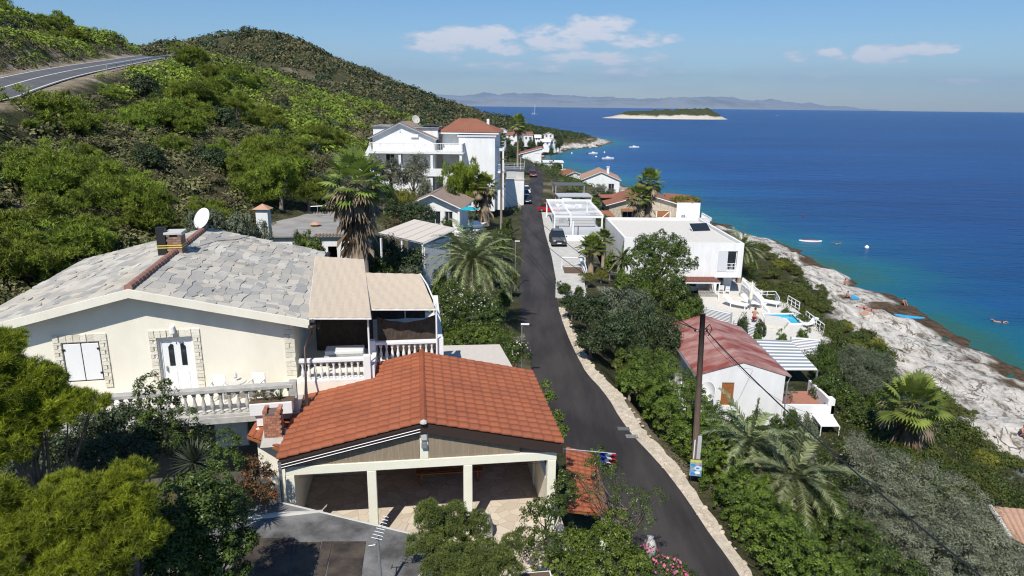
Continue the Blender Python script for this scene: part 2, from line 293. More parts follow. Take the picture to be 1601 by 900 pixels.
CP = [(-12,8,12.3),(-5,5,12.2),(2,8,11.0),(-4,14,12.2),(-4,19,12.25),(1.2,20,12.1),(-1,24,12.2),(-16,18,12.2),(-11,24,12.2),(-24,28,15),(-14,40,15.6),(-7,30,13),(-3,28,11.6),(-.6,34,9.6),(-3,50,9.3),(-9,45,12),(-15,58,13.2),(-26,52,16),
 (-40,20,20),(-30,5,16),(3.6,15,9.4),(3.9,20,9.0),
 (11,20,8.4),(13,28,7.8),(14,35,6.4),(16,45,5.4),(22,45,4.4),(20,38,5),(27,41,3.9),(28,30,4.2),(30,20,4),(20,15,6),(30,60,4.4),(34,54,3),(24,65,4.9),(20,80,5),(28,90,4.4),(36,75,3.2),(34,42,2.8),(41,108,2.8),(14,58,7),(12,73,7.6),(13,95,8.1),(20,120,6.2),(31,118,4.6),(37,140,3),(15,160,8),(27,185,5),(32,215,2.4),
 (10,200,8.2),(5,240,7),(17,275,3),(5,300,5.5),(0,350,6.5),(-6,400,9),(12,400,4),(20,440,5),(40,475,4),(60,535,4),(20,560,8),(40,640,5),(0,650,12),(10,760,6),(-60,860,8),
 (-3,70,9.1),(-10,90,10.8),(-14,100,12.8),(-10,118,12.2),(-20,88,14.6),(-26,112,16.6),(-3,100,8.9),(-3,120,8.6),(-10,160,11.5),(-5,200,9.2),(-20,200,15.5),(-15,260,13),(-30,300,19),
 (-21,44,16.6),(-27.5,45,17),(-32,40,18),(-30,65,19.2),(-36,60,19.6),(-24.4,75,17.2),(-44,62,22.3),(-50,110,24.6),(-45,140,22),(-35,150,17.6),(-47,68,24),
 (-62,75,29),(-67,90,32.5),(-80,105,37),(-86,118,37.8),(-94,140,38.5),(-110,180,42),(-60,50,30),(-75,60,36),(-110,120,48),(-140,200,44),(-60,170,30),(-55,20,27),(-90,20,38),
 (-147,330,43),(-128,360,58),(-100,370,49.5),(-73,400,37.6),(-42,450,26),(-20.5,520,16),(-2,580,11),(-83,230,32),(-65,240,28.5),(-51,280,22.5),(-33,350,18),(-200,300,46),(-200,450,45),(-140,480,48),(-90,560,30),(-60,680,20),(-300,300,50),(-300,700,40),(-400,100,70),(-400,500,60),(-200,100,52),(-150,0,50),(-40,-10,18)]
CPa = np.array(CP)
cps = CPa[:, :2]/100.
def _phi(r2): return np.where(r2 > 1e-12, .5*r2*np.log(np.maximum(r2, 1e-12)), 0)
K = _phi(((cps[:, None]-cps[None])**2).sum(-1))+np.eye(len(cps))*2e-4
Pm = np.hstack([np.ones((len(cps), 1)), cps]); A = np.block([[K, Pm], [Pm.T, np.zeros((3, 3))]])
sol = np.linalg.solve(A, np.concatenate([CPa[:, 2], np.zeros(3)]))
rz = [8.5]*len(ROAD)
def sstep(x): x = np.clip(x, 0, 1); return x*x*(3-2*x)
PADS = []   # (x, y, rx, ry, z) flattened building plots
def ledge(s, h=.42): q = s/h; f = q-np.floor(q); return h*(np.floor(q)+sstep(f*2.2-.6))
def terrain(X, Y, info=False):
    X = np.asarray(X, float); Y = np.asarray(Y, float); sh = X.shape; q = np.stack([X.ravel(), Y.ravel()], 1)/100.
    z = np.zeros(len(q))
    for i in range(len(cps)): z += sol[i]*_phi((q[:, 0]-cps[i, 0])**2+(q[:, 1]-cps[i, 1])**2)
    z = (z+sol[-3]+sol[-2]*q[:, 0]+sol[-1]*q[:, 1]).reshape(sh)
    ds, sd, _, _ = pl_dist(X, Y, SHORE); ds = ds*np.where(sd > 0, -1, 1)   # + inland
    ds = ds+np.clip(1.5-np.abs(ds)/14, 0, 1)*(fbm(X/9, Y/9, 61, 3)*7+fbm(X/2.2, Y/2.2, 62, 3)*2.4)
    amp = np.clip(ds/60, 0, 1)*np.clip((np.abs(X-3)-4)/30, 0, 1)
    z = z+fbm(X/18, Y/18, 3, 4)*5*amp+fbm(X/3, Y/3, 9, 3)*.7*amp
    rk = fbm(X/5+Y/9, Y/6-X/14, 21, 5)
    prof = np.where(ds > 0, .25+.5*(.17*ds)+.5*ledge(.17*ds+rk*1.2)+rk*3.0*np.clip(ds/3, .3, 1)+fbm(X/1.6, Y/1.6, 23, 3)*.5*np.clip((30-ds)/15, 0, 1), .25+.16*ds)
    wgt = sstep((ds-14)/12); z = np.where(ds < 26, prof*(1-wgt)+z*wgt, z); z = np.maximum(z, -4)
    for (pxx, pyy, prx, pry, pz) in PADS:
        d = np.maximum(np.abs(X-pxx)/prx, np.abs(Y-pyy)/pry); wg = sstep((1.35-d)/.35); z = z*(1-wg)+pz*wg
    dr, sr, zr, wr = pl_dist(X, Y, ROAD, rz, [r[2] for r in ROAD]); wg = sstep((wr/2+3.0-dr)/2.2)
    z = z*(1-wg)+(8.5-.03)*wg
    du, su, zu, _ = pl_dist(X, Y, UROAD, [p[2] for p in UROAD]); cross = -su*du*.05; wg = sstep((8.5-du)/4.0)
    z = z*(1-wg)+(zu-.06-np.where(su < 0, -1, 1)*np.clip(du, 0, 3)*.05)*wg
    if info: return z, ds, dr-wr/2, du, su
    return z
PADS += [(16,46,6.5,9,5.3),(21,89,8,11,3.3),(25,70,6.2,11,3.3),(23,123,9,7,5.2),(-2.6,20,5.2,5.5,11.6),(-14.2,27.6,5.4,6.4,12.0)]
def tz(x, y): return float(terrain(np.array([x]), np.array([y]))[0])
def axis(segs):
    out = []
    for a, b, s0, s1 in segs:
        x = a
        while x < b: out.append(x); t = (x-a)/(b-a); x += s0+(s1-s0)*t
    return np.array(out+[segs[-1][1]])
ys = axis([(-40,8,4,1),(8,60,.6,.7),(60,170,.7,1.6),(170,420,1.6,4),(420,1000,4,16)])
xs = np.concatenate([-axis([(0,60,.9,1.2),(60,160,1.2,4),(160,520,4,22)])[::-1], axis([(0,60,.7,.8),(60,110,2,8)])[1:]])
X, Y = np.meshgrid(xs, ys); Z, DS, DR, DU, SU = terrain(X, Y, True)
# true surfaces: bare shore rock, wet brown rock at the waterline, gravel verge
n1 = fbm(X/7, Y/11, 55, 4)
rockw = np.interp(Y, [40, 75, 100, 150], [15, 15, 11.5, 9])+6*n1
rock = sstep((rockw-DS)/2.5)*(Y > -60)
wet = sstep((1.4+13*fbm(X/5, Y/7, 77, 5)-DS)/.8)
verge = sstep((1.1-np.abs(DR))/.5)*0
bank = sstep((9-DU)/3)*(SU < 0)*sstep((DU-3.2)/1.5)
shoulder = sstep((5.6-DU)/1.2)
soil = np.clip(sstep(fbm(X/12, Y/12, 5, 4)*3-.05)+shoulder, 0, 1)
idx = np.arange(X.size).reshape(X.shape); Fq = np.stack([idx[:-1, :-1], idx[:-1, 1:], idx[1:, 1:], idx[1:, :-1]], -1).reshape(-1, 4)
mg = bpy.data.materials.new('ground'); mg.use_nodes = True; nt_ = mg.node_tree; n = nt_.nodes; l = nt_.links; b = n['Principled BSDF']; b.inputs['Roughness'].default_value = .95; b.inputs['Specular IOR Level'].default_value = .2
tcn = n.new('ShaderNodeTexCoord'); OC = tcn.outputs['Object']
def noise_(sc, det=6, rough=.6, stretch=None, kind='ShaderNodeTexNoise'):
    v = OC
    if stretch: mp = n.new('ShaderNodeMapping'); mp.inputs['Scale'].default_value = stretch; mp.inputs['Rotation'].default_value = (0, 0, .5); l.new(OC, mp.inputs[0]); v = mp.outputs[0]
    t = n.new('ShaderNodeTexNoise'); t.inputs['Scale'].default_value = sc; t.inputs['Detail'].default_value = det; t.inputs['Roughness'].default_value = rough; l.new(v, t.inputs[0]); return t.outputs[0]
def ramp_(fac, *st):
    r = n.new('ShaderNodeValToRGB'); l.new(fac, r.inputs[0]); e = r.color_ramp.elements
    for i, (p, c) in enumerate(st):
        k = e[i] if i < 2 else e.new(p)
        k.position = p; k.color = (*c, 1)
    return r.outputs[0]
def mix_(f, a, b_):
    x = n.new('ShaderNodeMix'); x.data_type = 'RGBA'; l.new(f, x.inputs[0]); l.new(a, x.inputs[6]); l.new(b_, x.inputs[7]); return x.outputs[2]
def attr_(a): t = n.new('ShaderNodeAttribute'); t.attribute_name = a; return t.outputs['Fac']
grass = ramp_(noise_(.35, 9, .7), (.36, (.026, .032, .011)), (.72, (.13, .105, .060)), (.54, (.060, .060, .026)))
earth = ramp_(noise_(.8, 8, .65), (.35, (.20, .155, .095)), (.7, (.42, .34, .245)))
vor = n.new('ShaderNodeTexVoronoi'); vor.feature = 'DISTANCE_TO_EDGE'; vor.inputs['Scale'].default_value = .62
mp = n.new('ShaderNodeMapping'); mp.inputs['Scale'].default_value = (2.6, .8, 1); mp.inputs['Rotation'].default_value = (0, 0, .35)
wv = n.new('ShaderNodeVectorMath'); wv.operation = 'MULTIPLY_ADD'; nzv = n.new('ShaderNodeTexNoise'); nzv.inputs['Scale'].default_value = .9; nzv.inputs['Detail'].default_value = 6; l.new(OC, nzv.inputs[0]); l.new(nzv.outputs['Color'], wv.inputs[0]); wv.inputs[1].default_value = (2.2, 2.2, 2.2); l.new(OC, wv.inputs[2]); l.new(wv.outputs[0], mp.inputs[0]); l.new(mp.outputs[0], vor.inputs['Vector'])
crack = math_n('ADD', math_n('MULTIPLY', vor.outputs[0], 16, nt=nt_), math_n('MULTIPLY', math_n('SUBTRACT', noise_(.5, 4), .42, nt=nt_), 9, nt=nt_), True, nt=nt_)
lime = ramp_(noise_(.9, 12, .72, (1, .45, 1)), (.40, (.20, .17, .14)), (.58, (.65, .61, .545)), (.46, (.48, .44, .38)))
limec = mix_(crack, ramp_(noise_(3), (.3, (.11, .095, .075)), (.7, (.26, .22, .18))), lime)
wetc = ramp_(noise_(.9, 8, .7), (.35, (.035, .024, .016)), (.68, (.16, .105, .060)))
g = mix_(attr_('soil'), grass, earth)
bankf = math_n('MULTIPLY', attr_('bank'), math_n('MULTIPLY', math_n('SUBTRACT', noise_(.33, 8, .7), .55, nt=nt_), 7, True, nt=nt_), nt=nt_)
g = mix_(bankf, g, lime)
slope_rock = math_n('MULTIPLY', math_n('SUBTRACT', noise_(.13, 10, .75), .60, nt=nt_), 12, True, nt=nt_)
g = mix_(math_n('MULTIPLY', slope_rock, .6, nt=nt_), g, lime)
g = mix_(attr_('rock'), g, limec); g = mix_(attr_('wet'), g, wetc)
l.new(g, b.inputs['Base Color'])
bmp = n.new('ShaderNodeBump'); bmp.inputs['Strength'].default_value = .9; bmp.inputs['Distance'].default_value = .35
l.new(math_n('ADD', math_n('ADD', noise_(2.2, 10, .7), noise_(.6, 6, .6, (1, .4, 1)), nt=nt_), math_n('MULTIPLY', crack, .35, nt=nt_), nt=nt_), bmp.inputs['Height']); l.new(bmp.outputs[0], b.inputs['Normal'])
gr = npmesh('ground', np.stack([X, Y, Z], -1).reshape(-1, 3), Fq, mg, smooth=True); tag(gr, kind='structure')
for nm, arr in (('rock', rock), ('wet', wet), ('soil', soil), ('bank', bank)):
    a = gr.data.attributes.new(nm, 'FLOAT', 'POINT'); a.data.foreach_set('value', np.clip(arr, 0, 1).astype(np.float32).ravel())
# sea
xs2 = np.concatenate([[-30000,-8000,-2000,-600,-250,-100,-40], np.arange(-20, 40, 4), np.arange(40, 130, 3), [140,160,190,230,290,380,500,700,1000,1500,2300,4000,8000,16000,32000]])
ys2 = np.concatenate([[-3000,-600,-200,-60], np.arange(-20, 240, 4), np.arange(240, 700, 12), [720,780,860,1000,1200,1500,2000,3000,5000,8000,12000,18000,23000]])
X2, Y2 = np.meshgrid(xs2, ys2); d2, s2, _, _ = pl_dist(X2, Y2, SHORE); off = d2*np.where(s2 > 0, 1, -1)
ms = bpy.data.materials.new('sea_water'); ms.use_nodes = True; nt_ = ms.node_tree; n = nt_.nodes; l = nt_.links; b = n['Principled BSDF']
tcn = n.new('ShaderNodeTexCoord'); OC = tcn.outputs['Object']
at = attr_('offshore')
f = math_n('ADD', at, math_n('MULTIPLY', math_n('SUBTRACT', noise_(.05, 6, .6), .5, nt=nt_), .55, nt=nt_), nt=nt_)
colw = ramp_(f, (.0, (.020, .105, .085)), (1., (.001, .030, .135)), (.06, (.004, .10, .14)), (.24, (.002, .054, .150)), (.55, (.001, .038, .145)))
patch = math_n('ADD', math_n('MULTIPLY', noise_(.006, 5, .55, (.45, 1.6, 1)), .6, nt=nt_), math_n('MULTIPLY', noise_(.02, 6, .6, (.25, 2.2, 1)), .4, nt=nt_), nt=nt_)
colw = mix_(math_n('MULTIPLY', math_n('SUBTRACT', patch, .42, nt=nt_), 5.0, True, nt=nt_), colw, ramp_(f, (.0, (.02, .10, .085)), (1., (.002, .050, .20)), (.08, (.006, .13, .19)), (.3, (.003, .085, .235))))
l.new(colw, b.inputs['Base Color']); b.inputs['Roughness'].default_value = .28; b.inputs['Specular IOR Level'].default_value = .12; b.inputs['IOR'].default_value = 1.33
bmp = n.new('ShaderNodeBump'); bmp.inputs['Strength'].default_value = .75; bmp.inputs['Distance'].default_value = .5
l.new(math_n('ADD', noise_(.55, 5, .6, (1, 2.0, 1)), math_n('MULTIPLY', noise_(.08, 5, .6, (1, 2.6, 1)), 2.2, nt=nt_), nt=nt_), bmp.inputs['Height']); l.new(bmp.outputs[0], b.inputs['Normal'])
idx = np.arange(X2.size).reshape(X2.shape); F2 = np.stack([idx[:-1, :-1], idx[:-1, 1:], idx[1:, 1:], idx[1:, :-1]], -1).reshape(-1, 4)
sea = npmesh('sea', np.stack([X2, Y2, np.zeros_like(X2)], -1).reshape(-1, 3), F2, ms); tag(sea, kind='structure')
a = sea.data.attributes.new('offshore', 'FLOAT', 'POINT'); a.data.foreach_set('value', np.clip(off/70, 0, 1).astype(np.float32).ravel())
# roads
def ribbon(name, mat, pts, offs0, offs1, lift, zf=None, parent=None, step=1.2, jit=0, seed=0, tilt=0):
    P3 = [Vector(p) for p in pts]; S = [];
    for i in range(len(P3)-1):
        k = max(1, int((P3[i+1]-P3[i]).length/step))
        for j in range(k):
            t = j/k; p0 = P3[max(i-1, 0)]; p1 = P3[i]; p2 = P3[i+1]; p3 = P3[min(i+2, len(P3)-1)]
            S.append(.5*((2*p1)+(p2-p0)*t+(2*p0-5*p1+4*p2-p3)*t*t+(3*p1-p0-3*p2+p3)*t**3))
    S.append(P3[-1]); V = []; rng = random.Random(seed)
    for i, p in enumerate(S):
        d = S[min(i+1, len(S)-1)]-S[max(i-1, 0)]; d.z = 0; d.normalize(); nn = Vector((d.y, -d.x, 0))   # to the right
        a = offs0(p.y) if callable(offs0) else offs0; c = offs1(p.y) if callable(offs1) else offs1
        a += rng.uniform(-jit, jit); c += rng.uniform(-jit, jit)
        for o in (a, c): q = p+nn*o; V.append((q.x, q.y, q.z+lift-o*tilt))
    F = [(2*i, 2*i+1, 2*i+3, 2*i+2) for i in range(len(S)-1)]
    me = bpy.data.meshes.new(name); me.from_pydata(V, [], F); me.materials.append(mat); o = bpy.data.objects.new(name, me); COL.objects.link(o); o.parent = parent; return o
rw = lambda y: float(np.interp(y, [r[1] for r in ROAD], [r[2] for r in ROAD]))
RP = [(r[0], r[1], 8.5) for r in ROAD]
tag(ribbon('road', m_asph, RP, lambda y: -rw(y)/2, lambda y: rw(y)/2, .04, jit=.035), kind='structure')
vg = lambda y: rw(y)/2+float(np.interp(y, [10, 22, 29, 34, 38, 44, 52, 60, 64], [.55, .55, .75, .9, 1.0, .75, .5, .45, .3]))
tag(ribbon('verge', m_grav, RP[:9], lambda y: rw(y)/2-.3, vg, .018, jit=.10, step=.5, seed=4), kind='structure')
mbk = MB()   # pale kerb stones breaking up the verge edge
rng = random.Random(3)
for i in range(330):
    y = rng.uniform(18, 58); x = float(np.interp(y, [r[1] for r in ROAD], [r[0] for r in ROAD]))+rng.uniform(rw(y)/2+.12, vg(y)+.1); s = rng.uniform(.04, .13)
    mbk.M = Matrix.Translation((x, y, 8.51)) @ Matrix.Rotation(rng.uniform(0, 3), 4, 'Z'); mbk.lathe([(s, 0), (s*.9, s*.4), (s*.4, s*.65)], 6)
tag(mbk.build('verge_stones', m_grav), 'loose pale stones scattered over the gravel verge beside the asphalt road', 'stones', kind='stuff')
tag(ribbon('upper_road', m_asph2, UROAD, -3.1, 3.1, .05, tilt=.05, step=2), kind='structure')
for nm, o in (('edge_line', 2.75), ('edge_line', -2.75), ('centre_line', 0)):
    ln = ribbon(nm, m_line, UROAD, o-.09, o+.09, .056, tilt=.05, step=2); tag(ln, kind='structure')
ps = MB(); ps.slab([(4.0,60.5,8.56),(6.9,60.5,8.56),(7.3,66.9,8.56),(4.4,66.9,8.56)], .12); ps.slab([(4.45,66.9,8.56),(7.6,66.9,8.56),(9.2,86,8.56),(12.6,93,8.56),(12.6,112,8.56),(4.75,113,8.56),(4.5,95,8.56),(4.6,78,8.56)], .12)
tag(ps.build('parking_pavement', m_concl), kind='structure')
# islet and far coast
def relief(name, cx, cy, lx, ly, hf, mat, nx=90, ny=26, seed=0):
    u = np.linspace(-1, 1, nx); v = np.linspace(-1, 1, ny); U, V_ = np.meshgrid(u, v); H_ = hf(U, V_)
    idx = np.arange(U.size).reshape(U.shape); F = np.stack([idx[:-1, :-1], idx[:-1, 1:], idx[1:, 1:], idx[1:, :-1]], -1).reshape(-1, 4)
    o = npmesh(name, np.stack([cx+U*lx, cy+V_*ly, H_], -1).reshape(-1, 3), F, mat, smooth=True); tag(o, kind='structure'); return o
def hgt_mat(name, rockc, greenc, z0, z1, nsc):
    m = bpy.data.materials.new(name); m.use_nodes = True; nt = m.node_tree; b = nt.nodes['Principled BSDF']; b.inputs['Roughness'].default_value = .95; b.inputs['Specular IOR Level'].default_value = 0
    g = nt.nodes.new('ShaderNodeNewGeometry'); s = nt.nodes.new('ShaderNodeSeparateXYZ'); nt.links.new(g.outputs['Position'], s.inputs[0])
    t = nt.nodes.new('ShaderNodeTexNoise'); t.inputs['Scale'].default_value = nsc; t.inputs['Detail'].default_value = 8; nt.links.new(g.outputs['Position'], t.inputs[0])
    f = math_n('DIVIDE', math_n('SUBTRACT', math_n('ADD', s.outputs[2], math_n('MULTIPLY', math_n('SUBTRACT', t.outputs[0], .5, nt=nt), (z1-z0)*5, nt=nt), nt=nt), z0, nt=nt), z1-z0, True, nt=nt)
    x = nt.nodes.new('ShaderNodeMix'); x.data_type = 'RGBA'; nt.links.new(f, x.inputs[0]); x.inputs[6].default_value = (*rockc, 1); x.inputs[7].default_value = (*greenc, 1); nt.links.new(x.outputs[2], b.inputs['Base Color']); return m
def islet(U, V_):
    e = np.clip(1-np.abs(U)**2.6-(V_*1.05)**2, 0, 1)**.45
    prof = np.interp(U, [-1,-.8,-.5,-.1,.3,.6,.78,.86,1], [1,8,19,21,24,29,29,18,2]); return e*prof*(1+.9*fbm(U*9, V_*4, 8, 5))-1.5
c0 = P(1037, 178.5, 0); sc = c0.y/1500.
wI = (P(1135,178,0)-P(938,176,0)); c0 = Vector((c0.y*(1037-800.5)/FPX/.966*.97, c0.y*1.0, 0))
k = 1600./c0.y*1.0; ic = D(1037, 180, 1700); 
relief('islet', ic.x, 1700, 157, 70, lambda u, v: islet(u, v)*.88, hgt_mat('islet_cover', (.50, .45, .37), (.055, .062, .030), 6, 9, .035), 130, 40)
def coastf(h, seed, f):
    def g(U, V_): return (np.clip(1-V_**2, 0, 1))*h*(np.interp(U, *f)+.38*fbm(U*16, V_*2.0, seed, 6)+.22*fbm(U*60, V_*5, seed+9, 4))-30
    return g
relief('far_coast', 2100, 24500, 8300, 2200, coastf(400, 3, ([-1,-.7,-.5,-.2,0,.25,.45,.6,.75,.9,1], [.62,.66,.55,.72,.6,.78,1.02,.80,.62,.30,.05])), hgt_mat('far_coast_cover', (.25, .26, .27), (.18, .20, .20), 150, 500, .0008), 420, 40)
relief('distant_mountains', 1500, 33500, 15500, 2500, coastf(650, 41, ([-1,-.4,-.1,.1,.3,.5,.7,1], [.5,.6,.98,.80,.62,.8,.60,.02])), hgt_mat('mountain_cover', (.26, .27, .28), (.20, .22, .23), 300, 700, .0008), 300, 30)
# ---------------------------------------------------------------- foliage builders
def unit(rng, n, zmin=-1.):
    v = rng.normal(size=(n*3, 3)); v /= np.linalg.norm(v, axis=1)[:, None]; v = v[v[:, 2] > zmin][:n]
    while len(v) < n: v = np.vstack([v, v])[:n]
    return v
def leaf_quads(p, nr, Lf, Wf, rng):
    n = len(p); a = rng.normal(size=(n, 3)); t = np.cross(nr, a); t /= np.linalg.norm(t, axis=1)[:, None]+1e-9; b_ = np.cross(nr, t)
    Lr = (Lf*rng.uniform(.7, 1.3, n))[:, None]; Wr = (Wf*rng.uniform(.7, 1.3, n))[:, None]
    V = np.stack([p-t*Lr/2, p+b_*Wr/2, p+t*Lr/2-nr*Lr*.15, p-b_*Wr/2], 1).reshape(-1, 3); return V, np.arange(n*4).reshape(-1, 4)
def needle_tufts(p, ax, Ln, Wn, k, rng, spread=.75):
    n = len(p); P_ = np.repeat(p, k, 0); A_ = np.repeat(ax, k, 0); d = A_+rng.normal(size=P_.shape)*spread; d /= np.linalg.norm(d, axis=1)[:, None]
    s = np.cross(d, rng.normal(size=P_.shape)); s /= np.linalg.norm(s, axis=1)[:, None]+1e-9; Lr = (Ln*rng.uniform(.6, 1.2, len(P_)))[:, None]
    V = np.stack([P_-s*Wn/2, P_+s*Wn/2, P_+d*Lr], 1).reshape(-1, 3); return V, np.arange(len(P_)*3).reshape(-1, 3)
def clump_pts(blobs, ncl, per, rc, rng, zmin=-.35, up=.35, flat=.8, inner=.12):
    B = np.array(blobs, float); area = (B[:, 3]*B[:, 4]+B[:, 4]*B[:, 5]+B[:, 3]*B[:, 5]); pick = rng.choice(len(B), ncl, p=area/area.sum()); b = B[pick]
    d = unit(rng, ncl, zmin); rr = rng.uniform(.72, 1.04, ncl); ins = rng.random(ncl) < inner; rr = np.where(ins, rng.uniform(.2, .7, ncl), rr)
    C_ = b[:, :3]+d*b[:, 3:6]*rr[:, None]; r = rc*rng.uniform(.55, 1.3, ncl); tcl = rng.uniform(0, 1, ncl)
    C2 = np.repeat(C_, per, 0); u = unit(rng, ncl*per, -.75); r2 = np.repeat(r, per)*rng.uniform(.45, 1., ncl*per)
    off = u*r2[:, None]; off[:, 2] *= flat; p = C2+off; nr = u*.7+np.repeat(d, per, 0)*.4+np.array([0, 0, up])+rng.normal(size=p.shape)*.35; nr /= np.linalg.norm(nr, axis=1)[:, None]
    tint = np.clip(np.repeat(tcl, per)*.6+rng.uniform(0, .4, ncl*per), 0, 1); return p, nr, tint, u
def crown(name, blobs, ncl, per, rc, Lf, Wf, mat, seed=0, style='leaf', parent=None, k=7, **kw):
    rng = np.random.default_rng(seed); p, nr, tn, u = clump_pts(blobs, ncl, per, rc, rng, **kw)
    if style == 'leaf': V, F = leaf_quads(p, nr, Lf, Wf, rng); tt = np.repeat(tn, 4)
    else: V, F = needle_tufts(p, nr, Lf, Wf, k, rng); tt = np.repeat(tn, 3*k)
    return npmesh(name, V, F, mat, parent, tt)
def blobs_round(n, rng, sz=1., h=.8, core=.7, spread=.5):
    B = [(0, 0, 0, core*sz, core*sz, core*h*sz)]
    for i in range(n):
        a = rng.uniform(0, 6.28); r = rng.uniform(.25, 1)*spread; s = rng.uniform(.28, .5)
        B.append((math.cos(a)*r*sz, math.sin(a)*r*sz, rng.uniform(-.25, .55)*h*sz, s*sz, s*sz, s*h*sz))
    return B
def limbs(name, h, r, blobs, parent, seed=0, mat=None, base=(0, 0, 0), n=6):
    rng = random.Random(seed); m = MB(); lean = (rng.uniform(-.1, .1)*h, rng.uniform(-.1, .1)*h); top = Vector((base[0]+lean[0], base[1]+lean[1], base[2]+h))
    m.tube([base, (base[0]+lean[0]*.5+.04*h, base[1], base[2]+h*.5), top], [r*1.25, r*.9, r*.6], 8)
    for i in range(n):
        b = blobs[i % len(blobs)]; e = Vector((b[0]+rng.uniform(-.4, .4)*b[3], b[1]+rng.uniform(-.4, .4)*b[4], b[2]+rng.uniform(-.2, .5)*b[5])); s = Vector(base).lerp(top, rng.uniform(.5, 1.))
        md = s.lerp(e, .5)+Vector((0, 0, -.06*h)); m.tube([s, md, e], [r*.5, r*.3, r*.1], 6)
    return m.build(name, mat or m_bark, parent, smooth=True)
# shared unit-radius crowns
def proto(kind, v):
    rng = random.Random(hash((kind == 'x', v)) % 999+v*7+len(kind)); s = 10+v
    if kind == 'pine': return crown('crown', blobs_round(11, rng, 1, .8, .55, .66), 120, 26, .16, .11, .020, m_pine2, s, 'needle', k=6, up=.8, flat=.6)
    if kind == 'maquis': return crown('crown', blobs_round(6, rng, 1, .62, .62, .55), 100, 26, .20, .10, .05, m_maq, s)
    if kind == 'leafy': return crown('crown', blobs_round(7, rng, 1, .85, .62, .5), 140, 42, .18, .085, .045, m_leaf, s)
    if kind == 'hedge': return crown('crown', blobs_round(7, rng, 1, .85, .62, .5), 140, 42, .18, .085, .045, m_hedge, s)
    if kind == 'dark': return crown('crown', blobs_round(7, rng, 1, .9, .62, .5), 130, 42, .20, .09, .045, m_dark, s)
    if kind == 'olive': return crown('crown', blobs_round(8, rng, 1, .85, .6, .55), 130, 42, .18, .095, .026, m_olive, s, up=.6)
    if kind == 'grey': return crown('crown', blobs_round(8, rng, 1, .8, .6, .55), 120, 40, .18, .085, .035, m_grey, s)
    if kind == 'coast': return crown('crown', blobs_round(7, rng, 1, .5, .65, .55), 120, 30, .17, .085, .04, m_coast, s)
    if kind == 'yellow': return crown('crown', blobs_round(7, rng, 1, .7, .6, .55), 130, 34, .17, .09, .03, m_yel, s)
    if kind == 'scrub': return crown('crown', blobs_round(5, rng, 1, .5, .6, .6), 80, 20, .18, .12, .03, m_brush, s)
PROTO = {}
def get_proto(kind, v):
    if (kind, v) not in PROTO:
        o = proto(kind, v); me = o.data; bpy.data.objects.remove(o); PROTO[(kind, v)] = me
    return PROTO[(kind, v)]
NAMES = dict(pine=('pine_tree', 'pine tree'), maquis=('wild_shrub', 'shrub'), leafy=('garden_shrub', 'shrub'), hedge=('garden_shrub', 'shrub'), dark=('dark_tree', 'tree'), olive=('olive_tree', 'tree'), grey=('greyish_shrub', 'shrub'), coast=('coastal_shrub', 'shrub'), yellow=('yellowish_shrub', 'shrub'), scrub=('dry_shrub', 'shrub'))
trunk_me = limbs('trunk', 1., .07, [(0, 0, 1, .7, .7, .6), (.4, .2, 1.1, .3, .3, .3), (-.4, .1, 1.2, .3, .3, .3), (0, -.4, .9, .3, .3, .3)], None, 5); TRUNK = trunk_me.data; bpy.data.objects.remove(trunk_me)
_vc = 0
def plant_at(kind, c, r, label, group=None, v=None, zs=1., single=False, name=None, cat=None, rz=None):
    """c: crown centre in world; a tapered trunk with limbs reaches down to the ground"""
    global _vc; _vc += 1; v = _vc % 3 if v is None else v; gz = tz(c[0], c[1]); nm, ct = NAMES[kind]; nm = name or nm; ct = cat or ct
    rz = (_vc*77) % 360 if rz is None else rz
    if not single:
        top = c[2]+r*.85*zs; low = gz+(.12 if kind in ('dark', 'olive') else -.05)*(top-gz)
        if c[2]-r*.6*zs > low: hh = (top-low)/2; c = Vector((c[0], c[1], (top+low)/2)); zs = min(2.3, hh/(.82*r))
    if single:
        o = bpy.data.objects.new(nm, get_proto(kind, v)); COL.objects.link(o); o.location = c; o.scale = (r, r, r*zs); o.rotation_euler = (0, 0, R(rz)); tag(o, label, ct, group); return o
    root = T(nm, label, ct, (c[0], c[1], gz-.1), rz, group)
    cr = bpy.data.objects.new('crown', get_proto(kind, v)); COL.objects.link(cr); cr.parent = root; cr.location = (0, 0, c[2]-gz+.1); cr.scale = (r, r, r*zs)
    th = max(c[2]-gz, .25*r)+.05
    tr = bpy.data.objects.new('trunk', TRUNK); COL.objects.link(tr); tr.parent = root; tr.scale = (r*.9, r*.9, th); return root
def veg(kind, px, py, y, rpx, label, **k):
    c = D(px, py, y); zc = (c-Vector((0, 0, CAMZ))).dot(_F); return plant_at(kind, c, rpx/FPX*zc, label, **k)
